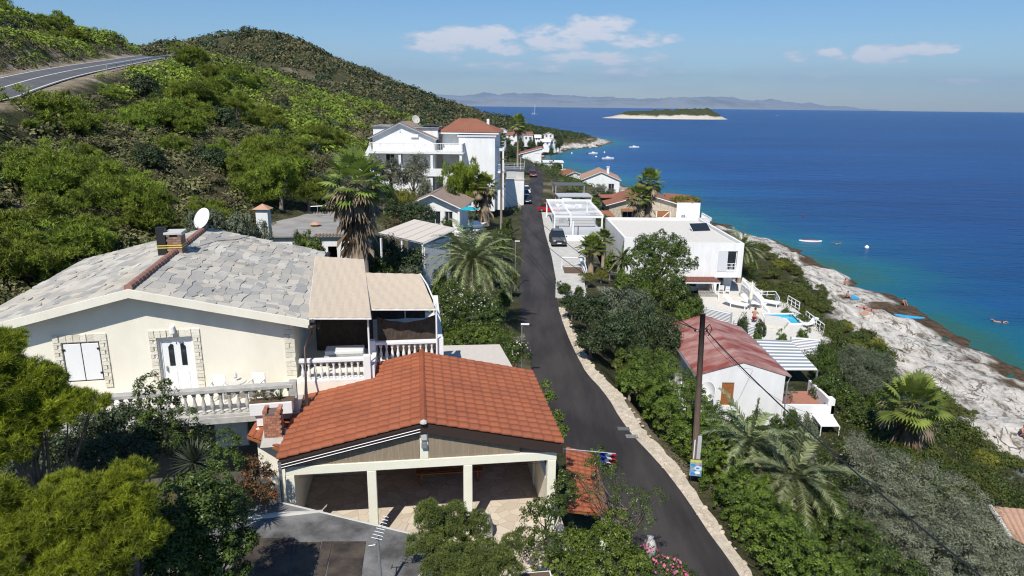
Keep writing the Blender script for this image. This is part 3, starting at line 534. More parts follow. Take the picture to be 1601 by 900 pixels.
# ---------------------------------------------------------------- palms
def frond_dir(az_, el_): return Vector((math.cos(az_)*math.cos(el_), math.sin(az_)*math.cos(el_), math.sin(el_)))
def pinnate(V, F, Tn, az_, el0, Ln, droop, rng, nl=34, ll=.46, lw=.085):
    p = Vector((0, 0, 0)); d = frond_dir(az_, el0); pts = []; n = nl
    for i in range(n+1):
        pts.append(p.copy()); p = p+d*(Ln/n); d = (d+Vector((0, 0, -droop/n*(.5+i/n)))).normalized()
    for i in range(2, n):
        t = i/n; q = pts[i]; dd = (pts[i+1]-pts[i]).normalized(); side = dd.cross(Vector((0, 0, 1))).normalized(); upv = side.cross(dd)
        l_ = ll*Ln/3*(math.sin(math.pi*(t*.85+.1))**.6)*rng.uniform(.85, 1.1)
        for s in (-1, 1):
            e = (side*s*.9+dd*.65+upv*rng.uniform(.05, .45)-Vector((0, 0, .12))).normalized(); b = len(V); wv = dd*lw*.5
            V += [q-wv, q+wv, q+e*l_*.6+wv*.8, q+e*l_-Vector((0, 0, .12*l_))]; F.append((b, b+1, b+2, b+3)); Tn += [rng.random()]*4
    for i in range(n):
        b = len(V); side = (pts[i+1]-pts[i]).cross(Vector((0, 0, 1))).normalized()*.022*(1.2-i/n)*Ln/3; V += [pts[i]-side, pts[i]+side, pts[i+1]+side, pts[i+1]-side]; F.append((b, b+1, b+2, b+3)); Tn += [1.]*4
def fanleaf(V, F, Tn, az_, el0, pet, Rf, rng, nseg=15, droop=.35, t0=None):
    d = frond_dir(az_, el0); p = d*pet-Vector((0, 0, .08*pet)); side = d.cross(Vector((0, 0, 1))).normalized(); upv = side.cross(d); b = len(V)
    s2 = side*.03; V += [-s2, s2, p+s2*.6, p-s2*.6]; F.append((b, b+1, b+2, b+3)); Tn += [.8]*4; tt = rng.random() if t0 is None else t0
    fold = rng.uniform(.05, .3)
    for i in range(nseg):
        a0 = -2.0+4.0*i/nseg; a1 = -2.0+4.0*(i+1)/nseg; am = (a0+a1)/2; r_ = Rf*(1-.12*abs(am))*rng.uniform(.9, 1.05)
        def q(a, r): return p+(d*math.cos(a)+side*math.sin(a))*r-Vector((0, 0, 1))*droop*r*r/Rf*(.6+.5*abs(a))+upv*fold*abs(math.sin(a))*r
        b = len(V); V += [p, q(a0, r_*.62), q(am, r_), q(a1, r_*.62)]; F.append((b, b+1, b+2, b+3)); Tn += [min(1, tt*.7+.3*rng.random())]*4
def mesh_from(name, V, F, Tn, mat, parent): return npmesh(name, [tuple(v) for v in V], F, mat, parent, Tn)
def date_palm(px, py, y, size, label, trunk_h=None, nf=46, seed=0, dead=6, mat=None):
    c = D(px, py, y); gz = tz(c.x, c.y); th = c.z-gz; rng = random.Random(seed); root = T('date_palm', label, 'palm tree', (c.x, c.y, gz-.05))
    if th > .15: MB().tube([(0, 0, 0), (.05, 0, th*.5), (0, 0, th)], [.30, .24, .30], 10).build('trunk', m_pbark, root, smooth=True)
    V, F, Tn = [], [], []
    for i in range(nf):
        e = math.asin(min(1, max(-.35, 1.0-1.3*(i/nf)**.8))); pinnate(V, F, Tn, i*2.39996+rng.uniform(-.2, .2), e*.98, size*rng.uniform(.7, 1.12), 1.0+1.0*rng.random(), rng)
    o = mesh_from('crown', V, F, Tn, mat or m_palm, root); o.location = (0, 0, th)
    if dead:
        V, F, Tn = [], [], []
        for i in range(dead): pinnate(V, F, Tn, rng.uniform(0, 6.28), -.5, size*.7, 1.2, rng, 20)
        o = mesh_from('dead_fronds', V, F, Tn, m_deadf, root); o.location = (0, 0, th-.1)
    return root
def fan_palm(px, py, y, crown_r, trunk_r, label, seed=0, skirt=1.6, nf=34, nd=60, lean=(0, 0), zbase=None, pet=.55):
    """px,py: where the heart of the crown sits"""
    c = D(px, py, y); gz = tz(c.x, c.y) if zbase is None else zbase; th = c.z-gz; rng = random.Random(seed); root = T('fan_palm', label, 'palm tree', (c.x, c.y, gz-.05))
    V, F, Tn = [], [], []
    for i in range(nf):
        e = R(84)-R(120)*(i/nf)**1.0; fanleaf(V, F, Tn, i*2.39996+rng.uniform(-.3, .3), e, crown_r*pet*rng.uniform(.75, 1.15), crown_r*.45*rng.uniform(.8, 1.15), rng, 17)
    o = mesh_from('crown', V, F, Tn, m_fan, root); o.location = (0, 0, th)
    if th > .3: MB().tube([(lean[0], lean[1], 0), (lean[0]*.3, 0, th*.6), (0, 0, th)], [trunk_r*1.25, trunk_r, trunk_r*.8], 12).build('trunk', m_pbark, root, smooth=True)
    if nd:   # skirt of dead leaves hugging the trunk
        V, F, Tn = [], [], []; sk = min(skirt, th*.92)
        for i in range(nd):
            a = rng.uniform(0, 6.28); z0 = th-sk*rng.random()**1.1*.85; rr = trunk_r*rng.uniform(.7, 1.0); q = Vector((math.cos(a)*rr, math.sin(a)*rr, z0)); ll = crown_r*rng.uniform(.35, .75); out_ = Vector((math.cos(a), math.sin(a), 0))*rng.uniform(.08, .8)
            for j in range(7):
                tw = Vector((-math.sin(a), math.cos(a), 0)); dv = (out_+tw*rng.uniform(-.28, .28)-Vector((0, 0, 1))).normalized(); w_ = tw*rng.uniform(.012, .032)*max(1, y/30)**.4; l_ = ll*rng.uniform(.5, 1); b = len(V)
                V += [q-w_, q+w_, q+dv*l_*.6+out_*.25*l_+w_, q+dv*l_]; F.append((b, b+1, b+2, b+3)); Tn += [rng.random()]*4
        k0 = len(V)
        for i in range(nd//5): fanleaf(V, F, Tn, rng.uniform(0, 6.28), R(rng.uniform(-60, 15)), crown_r*.5, crown_r*.38, rng, 11, 1.1)
        for i in range(k0, len(V)): V[i] = V[i]+Vector((0, 0, th-.2))
        for i in range(len(V)):
            if V[i].z < .05: V[i] = Vector((V[i].x, V[i].y, .05))
        mesh_from('dead_leaf_skirt', V, F, Tn, m_deadf, root)
    return root
def flowers(root, c, r, n, mat, seed, s=.07, name='blossoms', h=.8):
    rng = np.random.default_rng(seed); d = unit(rng, n, -.2); p = np.array(c)+d*np.array([r, r, r*h])*rng.uniform(.9, 1.08, n)[:, None]
    V, F = leaf_quads(p, d+rng.normal(size=d.shape)*.3, s, s*.9, rng); return npmesh(name, V, F, mat, root, np.repeat(rng.random(n), 4))
# ---------------------------------------------------------------- building helpers
def tile_slope(name, A, B, C_, D_, mat, parent, pitch=.30, course=.36, ru=5, rv=4, amp=.045, step=.022, seed=0, asym=False):
    """A,B eave (left,right), C_,D_ ridge (right,left)"""
    A, B, C_, D_ = map(Vector, (A, B, C_, D_)); W_ = max((B-A).length, (C_-D_).length); Hh = ((A+B)/2-(C_+D_)/2).length
    nu = max(2, int(W_/pitch)*ru+1); nv = max(2, int(Hh/course)*rv+1); u = np.linspace(0, 1, nu); v = np.linspace(0, 1, nv); U, V_ = np.meshgrid(u, v)
    a, b, c, d = (np.array(q) for q in (A, B, C_, D_))
    Pt = (a*(1-U)[..., None]+b*U[..., None])*(1-V_)[..., None]+(d*(1-U)[..., None]+c*U[..., None])*V_[..., None]
    nr = (B-A).cross(D_-A).normalized(); nr = nr if nr.z > 0 else -nr; su = U*W_/pitch; sv = V_*Hh/course; roll = np.abs(np.sin(np.pi*su))**.55*amp
    if asym: f_ = su-np.floor(su+1e-6); roll = amp*np.where(f_ < .86, (np.clip(f_, 0, 1)/.86)**.6, np.clip((1-f_)/.14, 0, 1))
    fr = sv-np.floor(sv); hh = roll+step*(1-fr)+.002
    Pt = Pt+np.array(nr)*hh[..., None]; rng = np.random.default_rng(seed); tab = rng.random((400, 400))**1.3*.35+.08; tn = tab[np.clip(np.floor(sv+.01).astype(int), 0, 399), np.clip(np.floor(su+.5).astype(int), 0, 399)]*.8
    idx = np.arange(U.size).reshape(U.shape); F = np.stack([idx[:-1, :-1], idx[:-1, 1:], idx[1:, 1:], idx[1:, :-1]], -1).reshape(-1, 4)
    if Vector(np.cross(Pt[0, -1]-Pt[0, 0], Pt[-1, 0]-Pt[0, 0])).z < 0: F = F[:, ::-1]
    o = npmesh(name, Pt.reshape(-1, 3), F, mat, parent, tn.ravel()); g = np.minimum(su-np.floor(su+1e-6), 1-(su-np.floor(su+1e-6))); gp = np.clip(1-g*ru*.75, 0, 1)*(.75+.25*rng.random(g.shape)); gc = np.minimum(np.abs(fr), 1-fr); gp = np.maximum(gp, .35*np.clip(1-gc*rv*1.1, 0, 1))
    a = o.data.attributes.new('gap', 'FLOAT', 'POINT'); a.data.foreach_set('value', gp.astype(np.float32).ravel()); return o
def wall(mb, x0, x1, z0, z1, y, th, holes):
    """wall in the xz plane, outer face at y, with rectangular holes (x0,x1,z0,z1)"""
    xs_ = sorted({x0, x1, *[h[0] for h in holes], *[h[1] for h in holes]})
    for a, b in zip(xs_[:-1], xs_[1:]):
        hs = sorted([(h[2], h[3]) for h in holes if h[0] <= a+1e-6 and h[1] >= b-1e-6]); z = z0
        for lo, hi in hs:
            if lo > z+1e-4: mb.box(a, b, y, y+th, z, lo)
            z = hi
        if z < z1-1e-4: mb.box(a, b, y, y+th, z, z1)
def window(parent, x, z, w, h, y=0, rec=.1, frame=m_white2, bars=1, mat=m_glass, M_=None, sill=True, shut=None, fw=.06, name='window', label=None):
    """frame sits in the reveal; faces -y in local coords (M_ turns it)"""
    m = MB(); m.M = M_ or Matrix.Identity(4); y0 = y+rec
    for a, b, c, d in ((x-w/2, x-w/2+fw, z, z+h), (x+w/2-fw, x+w/2, z, z+h), (x-w/2+fw, x+w/2-fw, z, z+fw), (x-w/2+fw, x+w/2-fw, z+h-fw, z+h)): m.box(a, b, y0, y0+.05, c, d)
    for i in range(bars): xc = x-w/2+w*(i+1)/(bars+1); m.box(xc-.025, xc+.025, y0+.002, y0+.048, z+fw, z+h-fw)
    f = m.build(name, frame, parent, label=label); g = MB(); g.M = m.M; g.box(x-w/2+fw, x+w/2-fw, y0+.02, y0+.03, z+fw, z+h-fw).build('pane', mat, f)
    if sill: s = MB(); s.M = m.M; s.box(x-w/2-.06, x+w/2+.06, y-.05, y+rec, z-.05, z-.003).build('sill', m_white2, f)
    if shut:
        for sgn in (-1, 1): s = MB(); s.M = m.M; s.box(x+sgn*(w/2+w/4)-w/4+.02, x+sgn*(w/2+w/4)+w/4-.02, y-.045, y-.006, z, z+h).build('shutter', shut, f)
    return f
RX = lambda w_: Matrix.Translation((w_, 0, 0)) @ Matrix.Rotation(R(90), 4, 'Z')       # wall facing +x at x=w_: local x runs along +y
LX = lambda w_, d_: Matrix.Translation((w_, d_, 0)) @ Matrix.Rotation(R(-90), 4, 'Z')  # wall facing -x: local x runs along -y from y=d_
def shell(root, w, d, h, mat, front=(), right=(), left=(), th=.22, z0=-1.5, gable=0, axis_='y', name='wall', mono=None):
    """four walls centred on x, front at y=0; openings on three sides; gable rise along axis"""
    m = MB(); wall(m, -w/2, w/2, z0, h, 0, th, front); m.box(-w/2, w/2, d-th, d, z0, h)
    m.M = RX(w/2); wall(m, th, d-th, z0, h, 0, th, right); m.M = LX(-w/2, d); wall(m, th, d-th, z0, h, 0, th, left); m.M = Matrix.Identity(4)
    if gable:
        if axis_ == 'y':
            for y in (0, d-th): m.prism([(-w/2, h), (w/2, h), (0, h+gable)], y, y+th)
        else:
            for x in (-w/2, w/2-th): m.add([(x, 0, h), (x, d, h), (x, d/2, h+gable), (x+th, 0, h), (x+th, d, h), (x+th, d/2, h+gable)], [(0, 2, 1), (3, 4, 5), (0, 1, 4, 3), (1, 2, 5, 4), (2, 0, 3, 5)])
    if mono: m.prism([(-w/2, h), (w/2, h), (w/2, h+mono)], 0, d)
    m.box(-w/2+th, w/2-th, th, d-th, h-.12, h-.02); return m.build(name, mat, root)
def gable_roof(root, w, d, h, rise, mat, oh=.4, pitch=.3, course=.36, ru=4, rv=3, fascia=m_white2, axis_='y', th=.1, y0=0, **k):
    """fascia slab plus tiled slopes"""
    rf = MB(); s = rise/(w/2 if axis_ == 'y' else d/2); e = oh
    if axis_ == 'y':
        ze = h-s*e
        for sg in (-1, 1):
            a = [(sg*(w/2+e), y0-e, ze), (0, y0-e, h+rise), (0, d+e, h+rise), (sg*(w/2+e), d+e, ze)]; a = a if sg < 0 else a[::-1]
            rf.slab([(p[0], p[1], p[2]+.13) for p in a][::-1] if False else [(p[0], p[1], p[2]+.13) for p in a], .13)
        ro = rf.build('roof', fascia, root)
        for sg in (-1, 1):
            A_ = (sg*(w/2+e+.03), y0-e, ze+.135); B_ = (sg*(w/2+e+.03), d+e, ze+.135); C2 = (0, d+e, h+rise+.135); D2 = (0, y0-e, h+rise+.135)
            tile_slope('tiles', A_, B_, C2, D2, mat, ro, pitch, course, ru, rv, **k)
        MB().tube([(0, y0-e, h+rise+.15), (0, d+e, h+rise+.15)], .11, 8).build('ridge_tiles', mat, ro)
    else:
        ze = h-s*e; X0 = -w/2-e; X1 = w/2+e
        rf.slab([(X0, y0-e, ze+.13), (X1, y0-e, ze+.13), (X1, d/2, h+rise+.13), (X0, d/2, h+rise+.13)], .13); rf.slab([(X0, d/2, h+rise+.13), (X1, d/2, h+rise+.13), (X1, d+e, ze+.13), (X0, d+e, ze+.13)], .13)
        ro = rf.build('roof', fascia, root)
        tile_slope('tiles', (X0, y0-e-.03, ze+.135), (X1, y0-e-.03, ze+.135), (X1, d/2, h+rise+.135), (X0, d/2, h+rise+.135), mat, ro, pitch, course, ru, rv, **k)
        tile_slope('tiles', (X0, d+e+.03, ze+.135), (X1, d+e+.03, ze+.135), (X1, d/2, h+rise+.135), (X0, d/2, h+rise+.135), mat, ro, pitch, course, ru, rv, **k)
        MB().tube([(X0, d/2, h+rise+.15), (X1, d/2, h+rise+.15)], .11, 8).build('ridge_tiles', mat, ro)
    return ro
def baluster_mesh(h=.62, r=.075):
    m = MB(); m.lathe([(r, 0), (r, .05*h), (r*.45, .1*h), (r*.55, .2*h), (r*1.0, .36*h), (r*.8, .5*h), (r*.42, .72*h), (r*.45, .8*h), (r*.8, .88*h), (r*.5, .92*h), (r, .95*h), (r, h)], 8); o = m.build('baluster', m_white2, None, smooth=True); me = o.data; bpy.data.objects.remove(o); return me
def balustrade(parent, p0, p1, me, mat, h=.62, gap=.21, post=.24, rail=.24, posts=(1, 1), name='balustrade'):
    """classical balusters between a plinth and a rail, from p0 to p1 (local), rail along the top"""
    p0 = Vector(p0); p1 = Vector(p1); L_ = (p1-p0).length; an = math.atan2(p1.y-p0.y, p1.x-p0.x); Mx = Matrix.Translation(p0) @ Matrix.Rotation(an, 4, 'Z')
    m = MB(); m.M = Mx; m.box(0, L_, -rail/2, rail/2, h+.08, h+.19); m.box(0, L_, -rail/2, rail/2, 0, .08)
    ro = m.build(name, mat, parent, bevel=.012)
    for i, f in enumerate((0, L_)):
        if posts[i]: q = MB(); q.M = Mx; q.box(f-post/2, f+post/2, -post/2-.012, post/2+.012, -.02, h+.26).build('post', mat, ro)
    n_ = int(L_/gap); mme = me.copy(); mme.materials.clear(); mme.materials.append(mat)
    for i in range(n_):
        b = bpy.data.objects.new('baluster', mme); COL.objects.link(b); b.parent = ro; b.matrix_local = Mx @ Matrix.Translation(((i+.5)*L_/n_, 0, .08))
    return ro
def simple_rail(name, pts, h, mat, parent, gap=1.2, r=.025, mid=2, picket=0):
    m = MB(); pts = [Vector(p) for p in pts]
    for a, b in zip(pts[:-1], pts[1:]):
        for k in range(mid+1): z = h*(1-k*.8/max(mid, 1)) if mid else h; m.tube([a+Vector((0, 0, z)), b+Vector((0, 0, z))], r if k == 0 else r*.7, 6)
        n_ = max(1, int((b-a).length/gap))
        for i in range(n_+1): q = a.lerp(b, i/n_); m.tube([q, q+Vector((0, 0, h))], r, 6)
        if picket:
            n_ = int((b-a).length/picket)
            for i in range(n_): q = a.lerp(b, (i+.5)/n_); m.tube([q, q+Vector((0, 0, h))], r*.6, 4)
    return m.build(name, mat, parent)
# ================================================================ NEAR BUILDINGS
BAL = baluster_mesh(.62, .07)
def slab_roof(name, x0, x1, yA, yB, za, zb, mat, parent, seed, sx=.62, sy=.46, th=.035, right=True):
    """irregular overlapping flagstones; x0 eave -> x1 ridge"""
    rng = random.Random(seed); m = MB(); Lx = abs(x1-x0); sgn = 1 if x1 > x0 else -1; sl = (zb-za)/Lx; rows = int(Lx/sy)+1
    for r_ in range(rows):
        xa = x0+sgn*r_*Lx/rows; y = yA-rng.uniform(0, .2)
        while y < yB:
            w_ = rng.uniform(.35, 1.05)*sx*1.5; d_ = Lx/rows*rng.uniform(1.15, 1.55); yy0 = max(y, yA); yy1 = min(y+w_, yB)
            if yy1-yy0 > .12:
                pts = []; jx = lambda: rng.uniform(-.07, .07)
                base = [(0, 0), (.5, rng.uniform(-.05, .05)), (1, 0), (1, .5), (1, 1), (.5, 1), (0, 1), (0, .5)]
                tilt = rng.uniform(.010, .028); hz = rng.uniform(0, .012)
                for u, v in base:
                    dx = u*d_+jx()*1.1*(1 if u < .9 else 1); yv = yy0+(yy1-yy0)*v+(rng.uniform(-.04, .04) if 0 < v < 1 or yA+.1 < yy0 and yy1 < yB-.1 else 0)
                    xx = xa+sgn*dx; xx = min(max(xx, min(x0, x1)), max(x0, x1)); z = za+abs(xx-x0)*sl+tilt*(1-u)+hz+.02
                    pts.append((xx, min(max(yv, yA), yB), z))
                if sgn < 0: pts = pts[::-1]
                m.slab(pts[::-1], th, rng.random()**1.1)
            y += w_+rng.uniform(.0, .02)
    for i in range(int(Lx*(yB-yA)*1.2)):   # loose stones laid over the courses at odd angles
        xc = rng.uniform(min(x0, x1)+.4, max(x0, x1)-.4); yc = rng.uniform(yA+.35, yB-.35); a0_ = rng.uniform(0, 3.1); ra = rng.uniform(.12, .30); rb_ = ra*rng.uniform(.45, .8); n_ = rng.randint(5, 7); pts = []; tl = rng.uniform(.0, .03)
        for k in range(n_):
            an = 2*math.pi*k/n_; r_ = rng.uniform(.8, 1.15); dx = math.cos(an)*ra*r_; dy = math.sin(an)*rb_*r_; px_ = xc+dx*math.cos(a0_)-dy*math.sin(a0_); py_ = yc+dx*math.sin(a0_)+dy*math.cos(a0_); pts.append((px_, py_, za+abs(px_-x0)*sl+.062+tl*(math.cos(an))))
        m.slab(pts, th*1.2, rng.random())
    return m.build(name, mat, parent)
# ---- cream stone-slab house
H = T('house', 'large cream house with a pale stone slab gable roof and white door above the balcony', 'house', (-12.49, 21.44, 12.16), 12); H.scale = (1.15, 1.15, 1.15)
m = MB(); WY = .45
wall(m, -4.35, 4.35, 2.77, 5.3, WY, .3, [(.46, 1.44, 2.95, 4.82), (-2.08, -1.1, 3.62, 4.82)])
ml_ = MB(); wall(ml_, -4.34, 4.34, -.3, 2.765, WY+.02, .28, [(1.76, 2.76, 1.1, 2.32)]); ml_.build('basement_wall', m_bshade, H)
m.prism([(-4.35, 5.3), (4.35, 5.3), (0, 6.32)], WY, WY+.3); m.box(-4.35, -4.05, WY+.3, 9.9, 0, 5.3); m.box(4.05, 4.35, WY+.3, 9.9, 0, 5.3); m.box(-4.35, 4.35, 9.6, 9.9, 0, 5.3); m.prism([(-4.35, 5.3), (4.35, 5.3), (0, 6.32)], 9.6, 9.9); m.box(-4.0, 4.0, 1.6, 1.7, 0, 5.2)
m.build('wall', m_cream, H)
rng = random.Random(5)
def stones(x0, x1, z0, z1, hx, hz, y=WY, dep=.045):
    z = z0; k = 0
    while z < z1-.02:
        x = x0-(k % 2)*hx*.5; zz = min(z+hz, z1)
        while x < x1-.02:
            a = max(x, x0); b = min(x+hx*rng.uniform(.85, 1.1), x1)
            if b-a > .04: st_.box(a+.006, b-.006, y-dep*rng.uniform(.6, 1.1), y-.001, z+.006, zz-.006, rng.random())
            x += hx
        z = zz; k += 1
st_ = MB(); stones(.24, .45, 2.95, 4.85, .3, .115); stones(1.45, 1.66, 2.95, 4.85, .3, .115); stones(.24, 1.66, 4.85, 5.08, .17, .23); st_.build('door_surround', m_creamst, H); st_ = MB()
stones(-2.3, -2.09, 3.4, 4.85, .3, .115); stones(-1.09, -.88, 3.4, 4.85, .3, .115); stones(-2.3, -.88, 4.85, 5.08, .18, .23); st_.build('window_surround', m_creamst, H); st_ = MB(); stones(4.05, 4.36, 2.95, 5.15, .34, .15)
st_.build('corner_quoins', m_creamst, H)
# roof
rb = MB()
for sg in (-1, 1):
    a = [(sg*4.85, 0, 5.24), (0, 0, 6.42), (0, 10.3, 6.42), (sg*4.85, 10.3, 5.24)]; rb.slab(a if sg > 0 else a[::-1], .17)
rf = rb.build('roof', m_slabgap, H)
fa = MB()
for sg in (-1, 1):
    a = [(sg*4.87, -.05, 5.05), (0, -.05, 6.23), (0, -.05, 6.47), (sg*4.87, -.05, 5.29)]; fa.hexa([a[0], a[1], (0, .05, 6.23), (sg*4.87, .05, 5.05)], [a[3], a[2], (0, .05, 6.47), (sg*4.87, .05, 5.29)])
fa.build('verge_band', m_cream, rf)
slab_roof('flagstones', -4.85, -.05, 0.02, 10.28, 5.24, 6.42, m_slab, rf, 3, .62, .30)
slab_roof('flagstones', 4.85, .05, 0.02, 10.28, 5.24, 6.42, m_slab, rf, 8, .56, .34)
rd = MB(); y = .05
while y < 10.2:
    if not 5.05 < y < 6.0: rd.tube([(0, y, 6.50), (0, y+.36, 6.50)], [.115, .095], 10)
    elif len(rd.v) and y > 5.5: rd.build('ridge_tiles', m_ridge, rf); rd = MB()
    y += .33
rd.build('ridge_tiles', m_ridge, rf)
# door
dr = MB(); dr.box(.46, .53, WY+.1, WY+.17, 2.95, 4.82); dr.box(1.37, 1.44, WY+.1, WY+.17, 2.95, 4.82); dr.box(.53, 1.37, WY+.1, WY+.17, 4.75, 4.82)
do = dr.build('door', m_white2, H)
lf = MB(); lf.box(.53, 1.37, WY+.12, WY+.16, 2.95, 4.75); lf.build('door_leaf', m_shut, do, bevel=.006)
for sg in (-1, 1):
    g = MB(); xc = .95+sg*.17; pts = [(xc-.075, 3.9), (xc+.075, 3.9), (xc+.075, 4.5+(.07 if sg < 0 else 0)), (xc, 4.6), (xc-.075, 4.5+(.07 if sg > 0 else 0))]; g.prism(pts, WY+.112, WY+.119); g.build('glass_panel', m_glass, do)
    fr = MB(); fr.box(xc-.1, xc+.1, WY+.108, WY+.119, 3.1, 3.7); fr.build('door_panel', m_white2, do, bevel=.01)
MB().box(.6, .63, WY+.06, WY+.12, 3.75, 3.9).build('handle', m_galv, do)
MB().box(.943, .957, WY+.104, WY+.118, 4.58, 4.65).build('house_number', m_black, do)   # the numeral 1
# wall lamp
lm = MB(); lm.box(.9, .98, WY-.06, WY-.001, 5.12, 5.2); lm.lathe([(.02, .0), (.06, -.02), (.085, -.2), (.03, -.24)], 8, (.94, WY-.14, 5.22)); lm.build('wall_lamp', m_white2, H)
# shutters on the window
sh = MB(); sh.box(-2.08, -1.1, WY+.02, WY+.07, 3.62, 4.82); wdw = sh.build('window', m_dkbrown, H)
for sg in (0, 1): MB().box(-2.05+sg*.475, -1.6+sg*.475, WY-.015, WY+.017, 3.66, 4.79).build('shutter', m_shut, wdw, bevel=.008)
for z in (3.85, 4.6):
    for x in (-2.06, -1.14): MB().box(x-.03, x+.05, WY-.04, WY-.016, z, z+.05).build('hinge', m_black, wdw)
w2 = MB(); w2.box(1.76, 2.76, WY+.05, WY+.09, 1.1, 2.32); w2o = w2.build('lower_window', m_white2, H)
for i in range(2): MB().box(1.79+i*.48, 2.25+i*.48, WY+.01, WY+.045, 1.13, 2.29).build('shutter', m_shut, w2o, bevel=.008)
# balcony
bs = MB(); bs.box(-4.6, 4.55, -1.35, WY-.002, 2.76, 2.93); bo = bs.build('balcony', m_stonegrey, H)
balustrade(bo, (-4.5, -1.15, 2.93), (4.4, -1.15, 2.93), BAL, m_stonegrey, .66, .23, .2, .26)
fl = MB(); fl.box(-4.3, 4.3, -1.0, WY-.02, 2.935, 2.95); fl.build('balcony_floor', m_conct, bo)
# gutter and downpipe on the right eave
gt = MB(); gt.tube([(4.95, -.1, 5.17), (4.95, 10.3, 5.19)], .085, 8); gt.tube([(5.1, .1, 5.0), (5.1, 10.2, 5.02)], .05, 6); gt.build('gutter', m_black, H, smooth=True)
dp = MB(); dp.lathe([(.04, -.12), (.12, 0), (.12, .06)], 8, (4.95, -.12, 5.1)); dp.tube([(4.95, -.12, 5.0), (4.72, -.2, 4.5), (4.72, -.9, 3.3), (4.74, -1.0, 1.95)], .05, 8); dp.build('downpipe', m_dkbrown, H, smooth=True)
# chimney on the ridge with its straps, and the tarred flue strapped to it
cb = MB(); rng = random.Random(2)
for k in range(7):
    z = 6.42+k*.085; x = -.2+(k % 2)*.0
    for i in range(3):
        a = -.24+i*.16+(0 if k % 2 else .05); b = min(a+.155, .24); a = max(a, -.24)
        cb.box(a, b, 5.15, 5.22, z+.004, z+.081, rng.random())
    for i in range(4): cb.box(.17, .24, 5.22+i*.145, 5.36+i*.145, z+.004, z+.081, rng.random()); cb.box(-.24, -.17, 5.22+i*.145, 5.36+i*.145, z+.004, z+.081, rng.random())
    cb.box(-.17, .17, 5.72, 5.8, z, z+.08, .5)
for z0, z1 in ((6.3, 6.44),): cb.box(-.26, .26, 5.13, 5.82, z0, z1, .3)
ch = cb.build('chimney', m_brickd, H)
cc = MB(); cc.box(-.2, .2, 5.25, 5.7, 6.4, 6.8); cc.build('core', m_black, ch)
cc = MB(); cc.box(-.3, .3, 5.08, 5.86, 7.1, 7.18); cc.box(-.24, -.13, 5.15, 5.8, 7.015, 7.1); cc.box(.13, .24, 5.15, 5.8, 7.015, 7.1); cc.build('cap', m_concl, ch, bevel=.01)
cc = MB(); cc.box(-.13, .13, 5.18, 5.75, 7.0, 7.095); cc.build('smoke_opening', m_black, ch)
for z in (6.62, 6.70): s = MB(); s.box(-.55, .255, 5.135, 5.147, z, z+.028); s.box(.243, .255, 5.147, 5.8, z, z+.028); s.build('strap', M('yellow_strap', (.72, .58, .10), rough=.5), ch)
fb = MB(); fb.box(-.56, -.27, 5.15, 5.42, 6.2, 7.35); fb.build('tarred_flue', m_black, H)
# ---- satellite dish on the ridge
def dish(name, label, loc, r, rz, tilt, parent=None, mast=.5, mat=m_white2):
    root = T(name, label, 'satellite dish', loc, rz); n_ = 9; prof = [(r*i/n_, (r*i/n_)**2*.28/r) for i in range(n_+1)]
    m = MB(); m.M = Matrix.Translation((0, 0, mast)) @ Matrix.Rotation(R(90-tilt), 4, 'X'); seg = 28
    vs = [(a*math.cos(2*math.pi*k/seg), a*math.sin(2*math.pi*k/seg)*1.08, b-.03) for a, b in prof for k in range(seg)]+[(a*math.cos(2*math.pi*k/seg), a*math.sin(2*math.pi*k/seg)*1.08, b-.055) for a, b in prof[::-1] for k in range(seg)]
    F = [(i*seg+k, i*seg+(k+1) % seg, (i+1)*seg+(k+1) % seg, (i+1)*seg+k) for i in range(2*n_+1) for k in range(seg)]; m.add(vs, F); m.build('reflector', mat, root, smooth=True)
    a = MB(); a.tube([(0, .06, mast), (0, .12, mast*.5), (0, .1, 0)], .025, 6); a.build('mast', m_galv, root)
    a = MB(); a.M = m.M; a.tube([(0, -r*.98, .18*r), (0, -r*.75, r*.95)], .015, 6); a.tube([(0, -r*.75, r*.85), (0, -r*.55, r*.98)], .04, 8); a.build('arm', m_galv, root); return root
c = D(318, 345, 32.4); dish('satellite_dish', 'white satellite dish at the far end of the stone slab roof ridge', (c.x, c.y, c.z-.4), .48, -28, 28, mast=.5)
# cable lying on the roof
tag(MB().tube([D(292, 372, 28.5), D(300, 390, 28.2)+Vector((0, 0, .05)), D(340, 378, 30.2)+Vector((0, 0, .05)), D(370, 376, 30.7)+Vector((0, 0, .05)), D(400, 368, 31.6)+Vector((0, 0, .05))], .014, 5).build('roof_cable', m_black, None), 'thin black cable trailing over the stone slab roof from the chimney', 'cable')
# planter on the balcony edge
pt = T('planter_box', 'long white planter with aloe and dry plants on the balcony edge above the brick chimney', 'planter', (-12.49, 21.44, 12.16), 12); pt.scale = (1.15, 1.15, 1.15)
m = MB(); m.box(3.25, 4.4, -1.72, -1.32, 3.08, 3.44); m.build('box', m_white, pt, bevel=.015); MB().box(3.25, 4.45, -1.68, -1.34, 3.42, 3.455).build('soil', m_soil, pt)
MB().box(3.4, 3.75, -1.62, -1.355, 2.72, 3.075).build('support', m_white, pt)
V, F, Tn = [], [], []; rng = random.Random(7)
for i in range(26):
    a = rng.uniform(0, 6.28); d = Vector((math.cos(a)*rng.uniform(.3, .9), math.sin(a)*rng.uniform(.3, .9), rng.uniform(.5, 1))).normalized(); q = Vector((4.05, -1.5, 3.45)); s = Vector((-d.y, d.x, 0)).normalized()*.03; b = len(V); V += [q-s, q+s, q+d*rng.uniform(.3, .45)]; F.append((b, b+1, b+2)); Tn += [rng.random()]*3
mesh_from('aloe', V, F, Tn, m_grey, pt)
dpn = crown('dry_plants', [(3.6, -1.5, 3.55, .35, .18, .16)], 40, 16, .08, .06, .018, m_brush, 4, parent=pt)
